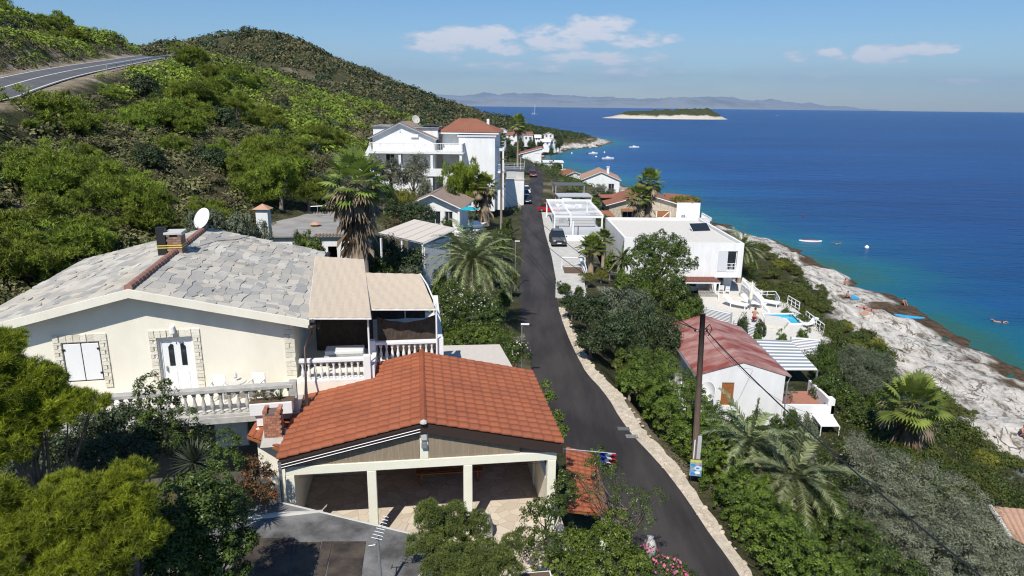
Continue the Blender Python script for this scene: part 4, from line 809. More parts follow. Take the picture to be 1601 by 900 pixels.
# chairs and table on the balcony
def chair(loc, rz, label, group=None, mat=m_white2, name='garden_chair', s=1.):
    root = T(name, label, 'chair', loc, rz, group); root.scale = (s, s, s)
    MB().box(-.24, .24, -.22, .22, .42, .45).build('seat', mat, root, bevel=.008)
    b = MB(); b.box(-.24, -.2, .2, .24, .45, .88); b.box(.2, .24, .2, .24, .45, .88)
    for i in range(5): b.box(-.2, .2, .205, .235, .5+i*.08, .55+i*.08)
    b.build('backrest', mat, root)
    for x in (-.22, .22):
        for y in (-.2, .2): MB().tube([(x, y, 0), (x*.95, y*.95, .42)], .02, 6).build('leg', mat, root)
        a = MB(); a.box(x-.025, x+.025, -.2, .22, .63, .66); a.box(x-.02, x+.02, -.2, -.16, .45, .63); a.build('armrest', mat, root)
    return root
def hp(x, y, z): return Vector((-12.49+1.15*(x*math.cos(R(12))-y*math.sin(R(12))), 21.44+1.15*(x*math.sin(R(12))+y*math.cos(R(12))), 12.16+1.15*z))
chair(hp(2.12, -.15, 2.95), 10, 'white slatted plastic chair on the balcony left of the small round table')
chair(hp(3.22, -.15, 2.95), -5, 'white slatted plastic chair on the balcony right of the small round table')
tt = T('round_table', 'small round table on the balcony between two white chairs', 'table', hp(2.67, -.2, 2.95), 12); MB().lathe([(.33, .68), (.34, .7), (.33, .72)], 18).build('tabletop', m_conct, tt); MB().tube([(0, 0, 0), (0, 0, .68)], .03, 8).build('leg', m_white2, tt)
tag(MB().lathe([(.05, 0), (.07, .08), (.03, .16), (.05, .2)], 10, hp(2.67, -.2, 3.675)).build('vase', m_cer, None, smooth=True), 'little white vase standing on the round balcony table', 'vase')
# ---- terrace with white balusters
TB = T('terrace', 'raised terrace with white balusters beside the cream house, under straw awnings', 'terrace', (-5, 24, 12), 8)
def tb(v): # world -> local
    d = Vector(v)-Vector((-5, 24, 12)); c, s = math.cos(R(-8)), math.sin(R(-8)); return Vector((c*d.x-s*d.y, s*d.x+c*d.y, d.z))
FZ = 15.95
a0 = tb(P(470, 597, FZ)); a1 = tb(P(577, 582, FZ)); b0 = tb(P(583, 567, FZ)); b1 = tb(P(688, 557, FZ))
a1.y = a0.y; b1.y = b0.y; zl = FZ-12
m = MB(); m.box(a0.x-.6, a1.x+.1, a0.y-.12, b0.y, -1.0, zl); m.box(a0.x-.6, b1.x+.12, b0.y-.12+.003, b0.y+6.4, -1.0, zl); m.build('terrace_block', m_cream, TB)
balustrade(TB, (a0.x, a0.y, zl), (a1.x, a1.y, zl), BAL, m_white, .66, .2, .24, .22, (0, 1)); balustrade(TB, (b0.x, b0.y, zl), (b1.x, b1.y, zl), BAL, m_white, .66, .2, .24, .22)
balustrade(TB, (b1.x, b1.y+.2, zl), (b1.x, b1.y+6, zl), BAL, m_white, .66, .26, .2, .22, (0, 1))
m = MB(); m.box(a1.x+.1, a1.x+.25, a1.y, b0.y, zl, zl+.5); m.build('step_wall', m_white, TB)
# awnings
def awning(name, label, pts, mat, th=.03, posts=(), sag=.05):
    c = sum((Vector(p) for p in pts), Vector())/4; g = T(name, label, 'awning', (c.x, c.y, FZ)); A_, B_, C2, D2 = [Vector(p)-Vector((c.x, c.y, FZ)) for p in pts]
    n_ = 14; V = []; F = []
    for j in range(n_+1):
        for i in range(n_+1):
            u = i/n_; v = j/n_; p = (A_*(1-u)+B_*u)*(1-v)+(D2*(1-u)+C2*u)*v; e = math.sin(math.pi*u)*math.sin(math.pi*v); p.z -= sag*e+.012*math.sin(i*2.3+j*1.1); V.append(p)
    k = len(V); V += [p-Vector((0, 0, th)) for p in V[:k]]; w_ = n_+1
    for j in range(n_):
        for i in range(n_): q = (j*w_+i, j*w_+i+1, (j+1)*w_+i+1, (j+1)*w_+i); F.append(q); F.append(tuple(x+k for x in q[::-1]))
    for i in range(n_): F += [(i, i+1, i+1+k, i+k), (n_*w_+i, n_*w_+i+1, n_*w_+i+1+k, n_*w_+i+k), (i*w_, (i+1)*w_, (i+1)*w_+k, i*w_+k), (i*w_+n_, (i+1)*w_+n_, (i+1)*w_+n_+k, i*w_+n_+k)]
    m = MB(); m.add(V, F); m.build('canopy', mat, g)
    fr = MB()
    for a, b in ((A_, B_), (B_, C2), (C2, D2), (D2, A_)): fr.tube([a-Vector((0, 0, .06)), b-Vector((0, 0, .06))], .022, 6)
    fr.build('frame', m_white2, g)
    for q in posts: q = Vector(q)-Vector((c.x, c.y, FZ)); MB().tube([(q.x, q.y, 0), q], .035, 8).build('post', m_white2, g)
    return g
q1 = [P(482, 496, 18.25), P(580, 496, 18.25), P(569, 405, 18.6), P(493, 400, 18.6)]
awning('straw_awning', 'tall narrow straw coloured awning along the gutter of the stone slab roof', q1, m_awn, posts=[P(575, 494, 18.2)])
q2 = [P(574, 482, 18.15), P(680, 482, 18.15), P(657, 428, 18.5), P(571, 426, 18.5)]
g2 = awning('straw_awning', 'wide straw coloured awning with a bent white frame over the terrace corner', q2, m_awn, posts=[P(682, 483, 18.1)])
MB().tube([P(657, 428, 18.6)-g2.location, P(668, 445, 18.62)-g2.location, P(681, 475, 18.3)-g2.location, P(683, 490, 17.9)-g2.location], .03, 8).build('bent_tube', m_white2, g2)
def net(label, p0, p1, z0, z1, sag=.1, mat=m_net):
    p0 = Vector(p0); p1 = Vector(p1); V = []; F = []; n_ = 16; nn = Vector((p1.y-p0.y, p0.x-p1.x, 0)).normalized()
    for s in (0, .012):
        for j in range(5):
            for i in range(n_+1): t = i/n_; p = p0.lerp(p1, t)+nn*(.05*math.sin(i*1.3+j)+s); zz = z0+(z1-sag*math.sin(math.pi*t)-z0)*j/4; V.append((p.x, p.y, zz))
    w_ = n_+1; k = 5*w_
    for s in (0, k):
        for j in range(4):
            for i in range(n_): F.append((s+j*w_+i, s+j*w_+i+1, s+(j+1)*w_+i+1, s+(j+1)*w_+i))
    m = MB(); m.add(V, F); return tag(m.build('shade_net', mat, None), label, 'shade net')
x = P(583, 567, FZ); net('dark brown net hung behind the white balusters of the terrace corner', (x.x+.1, x.y+.6, 0), (P(684, 560, FZ).x-.1, x.y+.95, 0), 16.0, 17.6, .25)
x0 = P(490, 560, 16.5); net('dark net curtain closing the shaded terrace behind the tall awning', (x0.x-.5, x0.y+2.2, 0), (x0.x+1.7, x0.y+2.5, 0), 16.0, 18.1)
net('black net on the far side of the terrace under the awnings', (-8.2, 29.5, 0), (-4.0, 30.2, 0), 16.0, 17.7)
lt = T('lounge_bed', 'pale cushioned bench on the terrace behind the left balusters', 'bench', P(540, 560, 16.3), 8); MB().box(-.7, .7, -.3, .3, .25, .42).build('cushion', m_cer, lt, bevel=.04); MB().box(-.72, .72, -.32, .32, 0, .25).build('base', m_stonegrey, lt)
sc_ = T('patio_table', 'white table in the shade at the far end of the terrace', 'table', P(650, 500, 16.4), 8); MB().box(-.5, .5, -.3, .3, .7, .74).build('tabletop', m_white2, sc_)
for a in (-.45, .45):
    for b in (-.25, .25): MB().box(a-.02, a+.02, b-.02, b+.02, 0, .7).build('leg', m_white2, sc_)
# low mat pergola beside the road
q3 = [P(702, 572, 12.9), P(803, 576, 12.9), P(781, 538, 13.1), P(690, 540, 13.1)]
c = (q3[0]+q3[2])/2; pg = T('mat_pergola', 'low pergola roofed with a pale reed mat beside the road behind the carport', 'pergola', (c.x, c.y, 10.3), 0)
m = MB(); m.slab([p-pg.location for p in q3], .05); m.build('roof_mat', m_awn2, pg); m = MB(); [m.tube([q3[i]-pg.location-Vector((0, 0, .09)), q3[(i+1) % 4]-pg.location-Vector((0, 0, .09))], .04, 6) for i in range(4)]; m.build('frame', m_galv, pg)
for q in q3: qq = q-pg.location; MB().tube([(qq.x, qq.y, -1.2), (qq.x, qq.y, qq.z-.05)], .04, 6).build('post', m_galv, pg)
# ---- orange tiled carport
CO = Vector((-2.61, 18.8, 12.3)); CP_ = T('carport', 'open carport with orange tiled gable roof, cream columns and reed screens', 'carport', CO, 8)
rs = MB()
for sg in (-1, 1):
    a = [(sg*4.25, 0, 3.08), (0, 0, 4.03), (0, 5.75, 4.03), (sg*4.25, 5.75, 3.08)]; rs.slab(a if sg > 0 else a[::-1], .08)
cr = rs.build('roof', m_wood, CP_)
for sg in (-1, 1): tile_slope('tiles', (sg*4.3, -.12, 3.085), (sg*4.3, 5.85, 3.085), (0, 5.85, 4.04), (0, -.12, 4.04), m_tile, cr, .38, .335, 10, 7, .075, .024, seed=3+sg)
rt = MB(); y = -.12
while y < 5.8: rt.tube([(0, y, 4.07), (0, y+.4, 4.07)], [.115, .095], 10); y += .36
rt.build('ridge_tiles', m_tile, cr, smooth=False)
MB().lathe([(.12, 0), (.1, .06), (.02, .1)], 8, (0, -.14, 4.05)).build('ridge_end_cap', m_concl, cr)
fa = MB()
for sg in (-1, 1):
    for (y0, y1, dz0, dz1) in ((-.1, -.05, -.30, .0), (-.125, -.101, -.07, -.03)) if sg < 0 else ((-.1, -.05, -.30, .0),):
        fa.hexa([(sg*4.28, y0, 3.03+dz0), (0, y0, 4.0+dz0), (0, y1, 4.0+dz0), (sg*4.28, y1, 3.03+dz0)], [(sg*4.28, y0, 3.03+dz1), (0, y0, 4.0+dz1), (0, y1, 4.0+dz1), (sg*4.28, y1, 3.03+dz1)])
fa.build('fascia', m_dkbrown, cr)
wf = MB()
for dz in (-.13, -.22): wf.tube([(-4.28, -.13, 3.03+dz), (-.1, -.13, 3.97+dz)], .012, 5)
wf.build('white_trim', m_white2, cr)
m = MB(); m.box(-4.12, 4.12, .04, .30, 2.46, 2.74); m.box(3.86, 4.10, .305, 5.2, 2.5, 2.74); m.box(-4.1, -3.86, .305, 5.2, 2.5, 2.74); m.build('beam', m_creamp, CP_, bevel=.012)
for x in (-4.0, -1.60, 1.33, 3.97): MB().box(x-.135, x+.135, .03, .31, .0, 2.455).build('column', m_creamp, CP_, bevel=.012)
for y in (2.7, 5.0): MB().box(3.86, 4.1, y, y+.24, 0, 2.49).build('column', m_creamp, CP_, bevel=.012)
MB().box(-.13, .13, .05, .29, 2.745, 3.72).build('king_post', m_creamp, CP_, bevel=.012)
for x0, x1, za, zb, sd_ in ((-3.85, -.14, 2.83, 3.66, 1), (.14, 2.95, 3.66, 3.03, 2)):
    m = MB(); n_ = int((x1-x0)/.035); rng = random.Random(sd_)
    for i in range(n_):
        a = x0+(x1-x0)*i/n_; t = i/n_; zt = za+(zb-za)*t-rng.random()*.06; m.box(a, a+.032, .08+rng.uniform(0, .012), .105, 2.745, zt, rng.random()*(.5 if sd_ == 1 else 1))
    m.build('reed_screen', m_reed, CP_)
m = MB(); m.box(-.09, .09, -.04, .049, 3.42, 3.62); m.build('junction_box', m_concl, CP_, bevel=.01); m = MB(); m.box(-.08, .08, -.08, .048, 3.18, 3.32); m.build('flood_light', m_galv, CP_)
m = MB(); rng = random.Random(4)
for k in range(9):
    x = -4.2
    while x < 3.8: w_ = rng.uniform(.2, .5); m.box(x, x+w_-.015, 5.35+rng.uniform(-.03, .03), 5.7, k*.17+.005, k*.17+.165, rng.random()); x += w_
m.box(-4.2, 3.9, 5.45, 5.72, 0, 2.9); m.build('rear_stone_wall', m_stone, CP_)  # solid backing raised to full height to darken the interior
m = MB(); m.box(-4.15, -4.05, .6, 5.4, 0, 2.45); m.build('side_wall', m_cream, CP_); MB().box(3.9, 4.05, .6, 5.3, 0, 1.5).build('side_wall', m_cream, CP_)  # side walls added to block light and darken the carport interior
MB().tube([(-4.22, -.12, 3.0), (-4.22, -.05, 0)], .05, 8).build('downpipe', m_galv, CP_)
def cp(x, y, z=0): c, s = math.cos(R(8)), math.sin(R(8)); return Vector((CO.x+c*x-s*y, CO.y+s*x+c*y, CO.z+z))
tb_ = T('long_table', 'long orange wooden table at the back of the open carport', 'table', cp(.9, 4.0, .02), 8); MB().box(-1.3, 1.3, -.4, .4, .76, .82).build('tabletop', m_wood, tb_, bevel=.01)
for a in (-1.1, 0, 1.1):
    for b in (-.3, .3): MB().box(a-.04, a+.04, b-.04, b+.04, 0, .76).build('leg', m_wood, tb_)
for sy, lb in ((-.75, 'front'), (.75, 'rear')):
    bn = T('wooden_bench', 'narrow wooden bench along the %s side of the carport table' % ('near' if sy < 0 else 'far'), 'bench', cp(.9, 4.0+sy, .02), 8); MB().box(-1.2, 1.2, -.15, .15, .42, .46).build('seat', m_wood, bn)
    for a in (-1.0, 1.0): MB().box(a-.04, a+.04, -.12, .12, 0, .42).build('leg', m_wood, bn)
for i, (z, sg) in enumerate(((2.1, .05), (1.9, .12))): tag(MB().tube([cp(-3.9, .9, z), cp(0, .9, z-sg), cp(3.9, .9, z)], .006, 4).build('clothes_line', m_black, None), ('upper' if i == 0 else 'lower, slacker')+' thin washing line strung between the carport columns', 'washing line')
# patio floor with crazy paving + retaining block
pv = bpy.data.materials.new('crazy_paving'); pv.use_nodes = True; nt_ = pv.node_tree; n = nt_.nodes; l = nt_.links; OC = n.new('ShaderNodeTexCoord').outputs['Object']
vo = n.new('ShaderNodeTexVoronoi'); vo.feature = 'DISTANCE_TO_EDGE'; vo.inputs['Scale'].default_value = 2.6; l.new(OC, vo.inputs['Vector']); vc_ = n.new('ShaderNodeTexVoronoi'); vc_.inputs['Scale'].default_value = 2.6; l.new(OC, vc_.inputs['Vector'])
sp_ = n.new('ShaderNodeSeparateColor'); l.new(vc_.outputs['Color'], sp_.inputs[0])
cs = ramp_(sp_.outputs[0], (0, (.50, .42, .33)), (1, (.64, .56, .45))); fx = mix_(math_n('MULTIPLY', vo.outputs[0], 30, True, nt=nt_), ramp_(vo.outputs[0], (0, (.36, .29, .22)), (1, (.36, .29, .22))), cs); l.new(fx, n['Principled BSDF'].inputs['Base Color']); n['Principled BSDF'].inputs['Roughness'].default_value = .75
m = MB(); m.M = Matrix.Translation(CO) @ Matrix.Rotation(R(8), 4, 'Z'); m.box(-4.4, 4.45, -4.3, 5.9, -5, .01); pf = m.build('patio_paving', pv, None); tag(pf, kind='structure')
# lean-to roof and brick chimney left of the carport
lr0 = Vector((-8.3, 20.0, 12.6)); LR = T('lean_to', 'small orange tiled lean-to roof under the balcony, left of the carport', 'lean-to', lr0, 0)
lq = [P(386, 682, 15.1)-lr0, P(447, 706, 15.1)-lr0, P(470, 650, 15.28)-lr0, P(405, 650, 15.28)-lr0]; m = MB(); m.slab([v-Vector((0, 0, .01)) for v in lq], .08); lo_ = m.build('roof', m_wood, LR); tile_slope('tiles', *lq, m_tile, lo_, .3, .335, 8, 6, .05, .02)
qm = (lq[0]+lq[2])/2; MB().box(qm.x-.5, qm.x+.6, qm.y-.3, qm.y+.2, -.5, 2.62).build('wall', m_cream, LR)
bc = T('brick_chimney', 'red brick barbecue chimney with a broken top in front of the white planter', 'chimney', P(430, 684, 15.2), 10); m = MB(); rng = random.Random(9)
for k in range(11):
    z = .1+k*.085
    for i in range(4):
        a = -.27+i*.14-(k % 2)*.06; a0_, b0_ = max(a, -.27), min(a+.132, .27)
        if k > 8 and i in (1, 2): continue
        m.box(a0_, b0_, -.25, -.13, z+.005, z+.08, rng.random()); m.box(a0_, b0_, .13, .25, z+.005, z+.08, rng.random())
    for sx in (-1, 1): m.box(min(sx*.27, sx*.16), max(sx*.27, sx*.16), -.13, .13, z+.005, z+.08, rng.random())
m.build('brickwork', m_brick, bc); MB().box(-.25, .25, -.24, .24, 0, .93).build('mortar', M('sooty_mortar', (.16, .11, .09), rough=.95), bc); m = MB(); m.add([(-.4,-.4,-.12),(.4,-.4,-.12),(.4,.4,.12),(-.4,.4,.12),(-.3,-.3,.12),(.3,-.3,.12),(.3,.3,.14),(-.3,.3,.14)], [(0,3,2,1),(4,5,6,7),(0,1,5,4),(1,2,6,5),(2,3,7,6),(3,0,4,7)]); m.build('flashing', m_concl, bc)
# small tiled roof down to the road on the right
SR = T('gate_roof', 'small red-orange tiled roof over the steps between carport and road', 'roofed entrance', (2.7, 23, 8.6), 0)
w0 = [P(884, 712, 11.3), P(928, 712, 11.3), P(953, 806, 11.3), P(886, 812, 11.3)]; ll = [q-Vector((2.7, 23, 8.6)) for q in w0]
ll[0].z += .35; ll[3].z += .35; m = MB(); m.slab([ll[3], ll[2], ll[1], ll[0]], .07); sr = m.build('roof', m_wood, SR); tile_slope('tiles', ll[2]+Vector((0, 0, .01)), ll[1]+Vector((0, 0, .01)), ll[0]+Vector((0, 0, .01)), ll[3]+Vector((0, 0, .01)), m_tile, sr, .34, .3, 10, 6, .06, .02)
for q in (ll[1], ll[2]): MB().box(q.x-.3, q.x-.1, q.y-.1, q.y+.1, -.3, q.z-.08).build('post', m_creamp, SR)
# flags on the gate roof
def flag(label, base, tip, stripes, drop=.42, coat=False, wdt=.5):
    root = T('flag', label, 'flag', base, 0); b = Vector(tip)-Vector(base); MB().tube([(0, 0, 0), b], .018, 6).build('flagpole', m_white2, root)
    d = b.normalized(); L_ = b.length; n_ = 14
    for k, mt in enumerate(stripes):
        V = []; F = []
        for i in range(n_+1):
            for j in range(4):
                t = 1-wdt*(k+j/3)/len(stripes)/L_*1.6; p = d*L_*t; p = p+Vector((.05*math.sin(i*.9+k), .05*math.cos(i*1.1+j*.6+k), -drop*i/n_)); V.append(p)
        for i in range(n_):
            for j in range(3): F.append((i*4+j, i*4+j+1, (i+1)*4+j+1, (i+1)*4+j))
        V2 = V+[v+Vector((0, .006, 0)) for v in V]; m = MB(); m.add(V2, F+[tuple(x+len(V) for x in f) for f in F]); m.build('flag_stripe', mt, root)
    return root
fb_ = cp(4.3, .2, 2.75)
flag('red, white and blue tricolour hanging from a white pole over the road edge', fb_, D(962, 709, 22.6), [m_flagr, m_flagw, m_flagb], .4, wdt=.75)
# ---- concrete flat-roofed shed in the foreground
SH = T('concrete_shed', 'flat roofed concrete building with dark bitumen patches in the foreground', 'building', (-5.5, 14, 10), 0)
def shl(px, py, z=14.5): return P(px, py, z)-Vector((-5.5, 14, 10))
c_ = [shl(400, 776), shl(692, 846), shl(632, 935), shl(600, 985), shl(180, 985), shl(225, 905), shl(372, 800)]
m = MB(); m.slab(c_[::-1], .16); m.build('roof', m_shed, SH); ed = MB()
for a, b in ((c_[0], c_[1]), (c_[1], c_[2])): ed.tube([a+Vector((0, 0, -.01)), b+Vector((0, 0, -.01))], .035, 6)
ed.build('roof_edge', m_concl, SH)
cc_ = [c_[0].lerp(c_[3], .06), c_[1].lerp(c_[4], .05), c_[3].lerp(c_[0], .05), c_[4].lerp(c_[1], .05)]; m = MB(); m.slab([(p.x, p.y, 4.33) for p in cc_][::-1], 3.6); m.build('wall', m_concl, SH)
rg = MB(); rg.add([shl(372, 801)+Vector((0, 0, .003)), shl(505, 797)+Vector((0, 0, .003)), shl(440, 812)+Vector((0, 0, .003)), shl(372, 815)+Vector((0, 0, .003))], [(0, 3, 2, 1)])
pts = [shl(376, 812), shl(430, 806), shl(505, 799)]; rg2 = MB(); rg2.tube([p+Vector((0, 0, .0)) for p in pts], [.05, .09, .04], 6); rg2.build('mortar_ridge', m_concl, SH)
for k, q in enumerate((((392, 842), (461, 841), (443, 935), (330, 935)), ((463, 848), (502, 848), (480, 935), (447, 935)), ((504, 847), (520, 847), (500, 935), (483, 935)), ((521, 847), (572, 847), (560, 935), (503, 935)), ((250, 880), (385, 845), (328, 935), (215, 935)))):
    m = MB(); m.slab([shl(*p)+Vector((0, 0, .02)) for p in q][::-1], .02); m.build('bitumen_patch', m_patch if k < 4 else M('stained_screed', (.12, .10, .085), (.25, .23, .21), 1.6, .9, .3, 12), SH)
# television aerial on the shed
ab = P(598, 935, 14.5); AE = T('tv_aerial', 'grey television aerial with crossed rods on the foreground concrete roof', 'aerial', ab, 0); top = D(590, 838, ab.y)-ab
MB().tube([(0, 0, 0), top], .035, 8).build('mast', m_galv, AE); m = MB(); bm0 = top+Vector((.0, -.1, .0)); bm1 = top+Vector((.1, .5, .16)); m.tube([bm0, bm1], .008, 6); m.build('boom', m_galv, AE)
m = MB()
for i in range(8): q = bm0.lerp(bm1, i/7.); s_ = .13-.008*i; m.tube([q+Vector((-s_, s_*.35, .01)), q+Vector((s_, -s_*.35, .01))], .007, 5)
m.build('rods', m_white2, AE)
m = MB()
for a, b in (((-.22, 0, -.25), (.05, .02, -.22)), ((-.24, .0, -.12), (-.2, .0, -.3)), ((-.1, -.1, -.15), (.12, .1, -.1))): m.tube([top+Vector(a), top+Vector(b)], .012, 5)
m.build('side_elements', m_galv, AE)
m = MB(); m.tube([Vector((.25, .1, 0)), Vector((.33, .12, .75))], .014, 6); m.tube([Vector((.15, .1, .18)), Vector((.42, .12, .42))], .02, 6); ae2 = m.build('rod_antenna', m_black, None); ae2.location = ab; tag(ae2, 'thin black rod antenna lying beside the television aerial mast', 'antenna')
# ---- grey chimney hut, left behind the house
q = D(72, 398, 39); HC = T('stove_hut', 'squat grey concrete chimney block with a flat slab beside it, behind the stone roof', 'chimney', (q.x, q.y, q.z), 0)
HC.scale = (1.13, 1.13, 1.13)
m = MB(); wall(m, -.6, .6, -.6, 1.28, 0, .12, [(-.35, -.1, .75, .98)]); m.box(-.6, .6, .9, 1.02, -.6, 1.28); m.box(-.6, -.48, .12, .9, -.6, 1.28); m.box(.48, .6, .12, .9, -.6, 1.28); m.build('block', m_concl, HC); MB().box(-.66, .66, -.06, 1.08, 1.28, 1.36).build('cap', m_concl, HC, bevel=.015)
m = MB(); m.slab([(.2, -.9, -.05), (1.9, -.5, .35), (2.3, .9, .45), (.6, 1.3, .35)], .1); m.box(.3, 1.9, -.3, .9, -2, .1); m.build('slab_roof', m_concl, HC)
m = MB(); m.box(.2, .9, .2, .6, .42, .5); m.build('dark_tray', m_black, HC)
# ================================================================ MIDDLE DISTANCE
def hl(root, v): return v
# ---- flat-roofed grey building with palm in front
G_ = T('flat_house', 'low building with a grey flat roof edged with tiles, behind the large fan palm', 'house', (-15.6, 53, 12.2), 6)
m = MB(); wall(m, -3.6, 3.4, -1, 3.2, 0, .22, [(1.0, 1.7, .4, 2.4)]); m.box(-3.6, 3.4, 10.5, 10.7, -1, 3.2); m.box(-3.6, -3.4, .2, 10.5, -1, 3.2); m.box(3.2, 3.4, .2, 10.5, -1, 3.2); m.build('wall', m_white, G_)
m = MB(); m.box(-4.6, 3.8, -.3, 11.2, 3.2, 3.34); m.build('flat_roof', m_rooffelt, G_)
m = MB(); x = -4.5
while x < 3.7: m.tube([(x, 11.05, 3.42), (x, 11.3, 3.38)], .11, 6); m.tube([(x, -.35, 3.38), (x, -.1, 3.42)], .11, 6) if x > 0 else None; x += .26
m.build('edge_tiles', m_tileb, G_)
m = MB(); m.tube([(-1.2, 9, 3.34), (-1.2, 9, 4.3)], .03, 6); m.tube([(-1.8, 9, 4.3), (-.4, 9, 4.35)], .03, 6); m.build('vent_pipe', m_galv, G_)
tag(MB().lathe([(.3, 0), (.5, .1), (.25, .25), (.0, .3)], 7, P(493, 352, 15.6)).build('rubble_heap', m_tilep, None), 'small heap of pinkish rubble lying on the grey flat roof', 'rubble')
q = D(412, 341, 46); sc2 = T('small_chimney', 'small white chimney with a little tiled cap among grey shrubs', 'chimney', (q.x, q.y, q.z-.4), 0)
MB().box(-.4, .4, -.3, .3, -1, 1.05).build('stack', m_white, sc2); m = MB(); m.add([(-.58,-.48,1.05),(.58,-.48,1.05),(.58,.48,1.05),(-.58,.48,1.05),(0,0,1.4)], [(0,1,4),(1,2,4),(2,3,4),(3,0,4),(3,2,1,0)]); m.build('tiled_cap', m_tilep, sc2)
# mono-pitch porch right of the palm
q = D(592, 352, 57); PO = T('porch', 'bluish white porch with a sloping roof of cracked beige panels beside the fan palm', 'porch', (q.x, q.y, 12.0), -28)
m = MB(); m.slab([(0, 0, 3.0), (4.6, 0, 2.6), (5.0, 4.2, 3.2), (.6, 4.2, 3.6)], .1); po = m.build('roof', m_white2, PO)
for i in range(5): m = MB(); a = i/5; b = (i+.93)/5; m.slab([(4.6*a, -.08, 3.02-.4*a+.03), (4.6*b, -.08, 3.02-.4*b+.03), (.6+4.4*b, 4.25, 3.62-.4*b+.03), (.6+4.4*a, 4.25, 3.62-.4*a+.03)], .03); m.build('roof_panel', m_awn2, po)
m = MB(); m.box(.1, 4.4, 3.9, 4.05, -1.5, 2.6); m.box(4.4, 4.55, .2, 4.0, -1.5, 2.5); m.build('wall', m_white, PO)
for x in (.1, 2.3, 4.4): MB().box(x-.07, x+.07, .05, .19, -1.5, 2.55).build('post', m_white2, PO)
# ---- cottage with brown roof
I_ = T('cottage', 'white cottage with a weathered brown gable roof behind dark bushes, left of a turquoise parasol', 'house', (-9.8, 83, 10.9), -6)
shell(I_, 6.2, 7.5, 2.75, m_white, front=[(-.4, 1.0, .5, 2.1), (1.5, 2.5, .1, 2.1)], gable=1.35)
window(I_, .3, .5, 1.4, 1.6); window(I_, 2.0, .1, 1.0, 2.0, rec=.12)
gable_roof(I_, 6.2, 7.5, 2.75, 1.35, m_tileb, .75, fascia=m_white2, ru=3, rv=2)
for x in (3.4,): MB().box(x-.12, x+.12, -.9, -.68, -.5, 2.2).build('porch_post', m_white2, I_)
MB().box(2.9, 6.0, -1.2, 2.2, -2, -.1).build('porch_floor', m_white, I_)
def parasol(label, c, r, h, mat, n_=8, sq=False, tilt=0):
    root = T('parasol', label, 'parasol', c, 0); m = MB(); n2 = 4 if sq else n_; vs = [(0, 0, h)]; off = math.pi/4 if sq else 0
    for k in range(n2): a = 2*math.pi*k/n2+off; vs.append((r*math.cos(a), r*math.sin(a), h-.28*r*(.5 if sq else 1)))
    vs += [(v[0], v[1], v[2]-.03) for v in vs]; k0 = n2+1; F = [(0, 1+i, 1+(i+1) % n2) for i in range(n2)]+[(k0, k0+1+(i+1) % n2, k0+1+i) for i in range(n2)]+[(1+i, k0+1+i, k0+1+(i+1) % n2, 1+(i+1) % n2) for i in range(n2)]
    m.add(vs, F); m.build('canopy', mat, root); MB().tube([(0, 0, 0), (0, 0, h)], .03, 6).build('pole', m_white2, root); MB().lathe([(.3, 0), (.3, .06), (.06, .1)], 12).build('base', m_concl, root); return root
q = D(733, 326, 82); parasol('turquoise parasol at the corner of the brown roofed cottage', (q.x, q.y, 10.8), 1.15, q.z-10.8+.3, m_teal)
q = D(728, 347, 81); tq = T('turquoise_table', 'small turquoise table under the turquoise parasol', 'table', (q.x, q.y, 10.8), 10); MB().box(-.6, .6, -.4, .4, .68, .73).build('tabletop', m_teal, tq); [MB().box(a-.03, a+.03, b-.03, b+.03, 0, .68).build('leg', m_white2, tq) for a in (-.5, .5) for b in (-.3, .3)]
m = MB(); wb = T('white_boat_trailer', 'white covered dinghy parked beside the turquoise parasol', 'boat', (D(743, 343, 84).x, 84, 10.8), 20)
m.add([(-.9,-.5,.5),(.9,-.5,.55),(1.5,0,.65),(.9,.5,.55),(-.9,.5,.5),(-.8,-.3,.05),(.8,-.3,.05),(1.2,0,.15),(.8,.3,.05),(-.8,.3,.05)], [(0,1,2,3,4),(9,8,7,6,5),(0,5,6,1),(1,6,7,2),(2,7,8,3),(3,8,9,4),(4,9,5,0)]); m.build('hull', m_cer, wb); m = MB(); m.add([(-.8,-.42,.53),(.7,-.42,.57),(.7,.42,.57),(-.8,.42,.53),(-.2,0,.95),(.4,0,.9)], [(0,1,5,4),(1,2,5),(2,3,4,5),(3,0,4)]); m.build('cover', m_white2, wb)
# ---- three-storey gabled house with balcony
J = T('villa', 'white three-storey villa with a gable wall above a long white railed balcony', 'house', (-15.9, 100, 12.6), 0)
m = MB(); wall(m, -4.75, 4.3, 0, 8.35, 2.2, .25, [(-1.05, -.4, 3.6+.9, 6.0), (-3.0, -1.9, 1.0, 2.4), (-2.9, -1.6, 4.5, 5.9)]); m.prism([(-4.75, 8.35), (4.3, 8.35), (-.6, 10.3)], 2.2, 2.45)
m.box(-4.75, -4.5, 2.45, 11, 0, 8.35); m.box(4.05, 4.3, 2.45, 11, 0, 8.35); m.box(-4.75, 4.3, 10.8, 11, 0, 8.35); m.build('wall', m_white, J)
window(J, -2.25, 4.5, 1.3, 1.4, 2.2, shut=None); window(J, -2.45, 1.0, 1.1, 1.4, 2.2); window(J, -.72, 4.5, .65, 1.5, 2.2, bars=0)
MB().box(-.75, -.55, 2.15, 2.199, 9.0, 9.3).build('gable_vent', m_ltgray, J); MB().box(.9, 2.0, 1.95, 2.199, 8.3, 8.75).build('blind_box', m_white2, J)
rf = MB(); a = [(-5.3, 1.6, 8.15), (-.6, 1.6, 10.42), (-.6, 11.3, 10.42), (-5.3, 11.3, 8.15)]; rf.slab(a[::-1], .15); a = [(4.7, 1.6, 8.15), (-.6, 1.6, 10.42), (-.6, 11.3, 10.42), (4.7, 11.3, 8.15)]; rf.slab(a, .15); jr = rf.build('roof', m_white2, J)
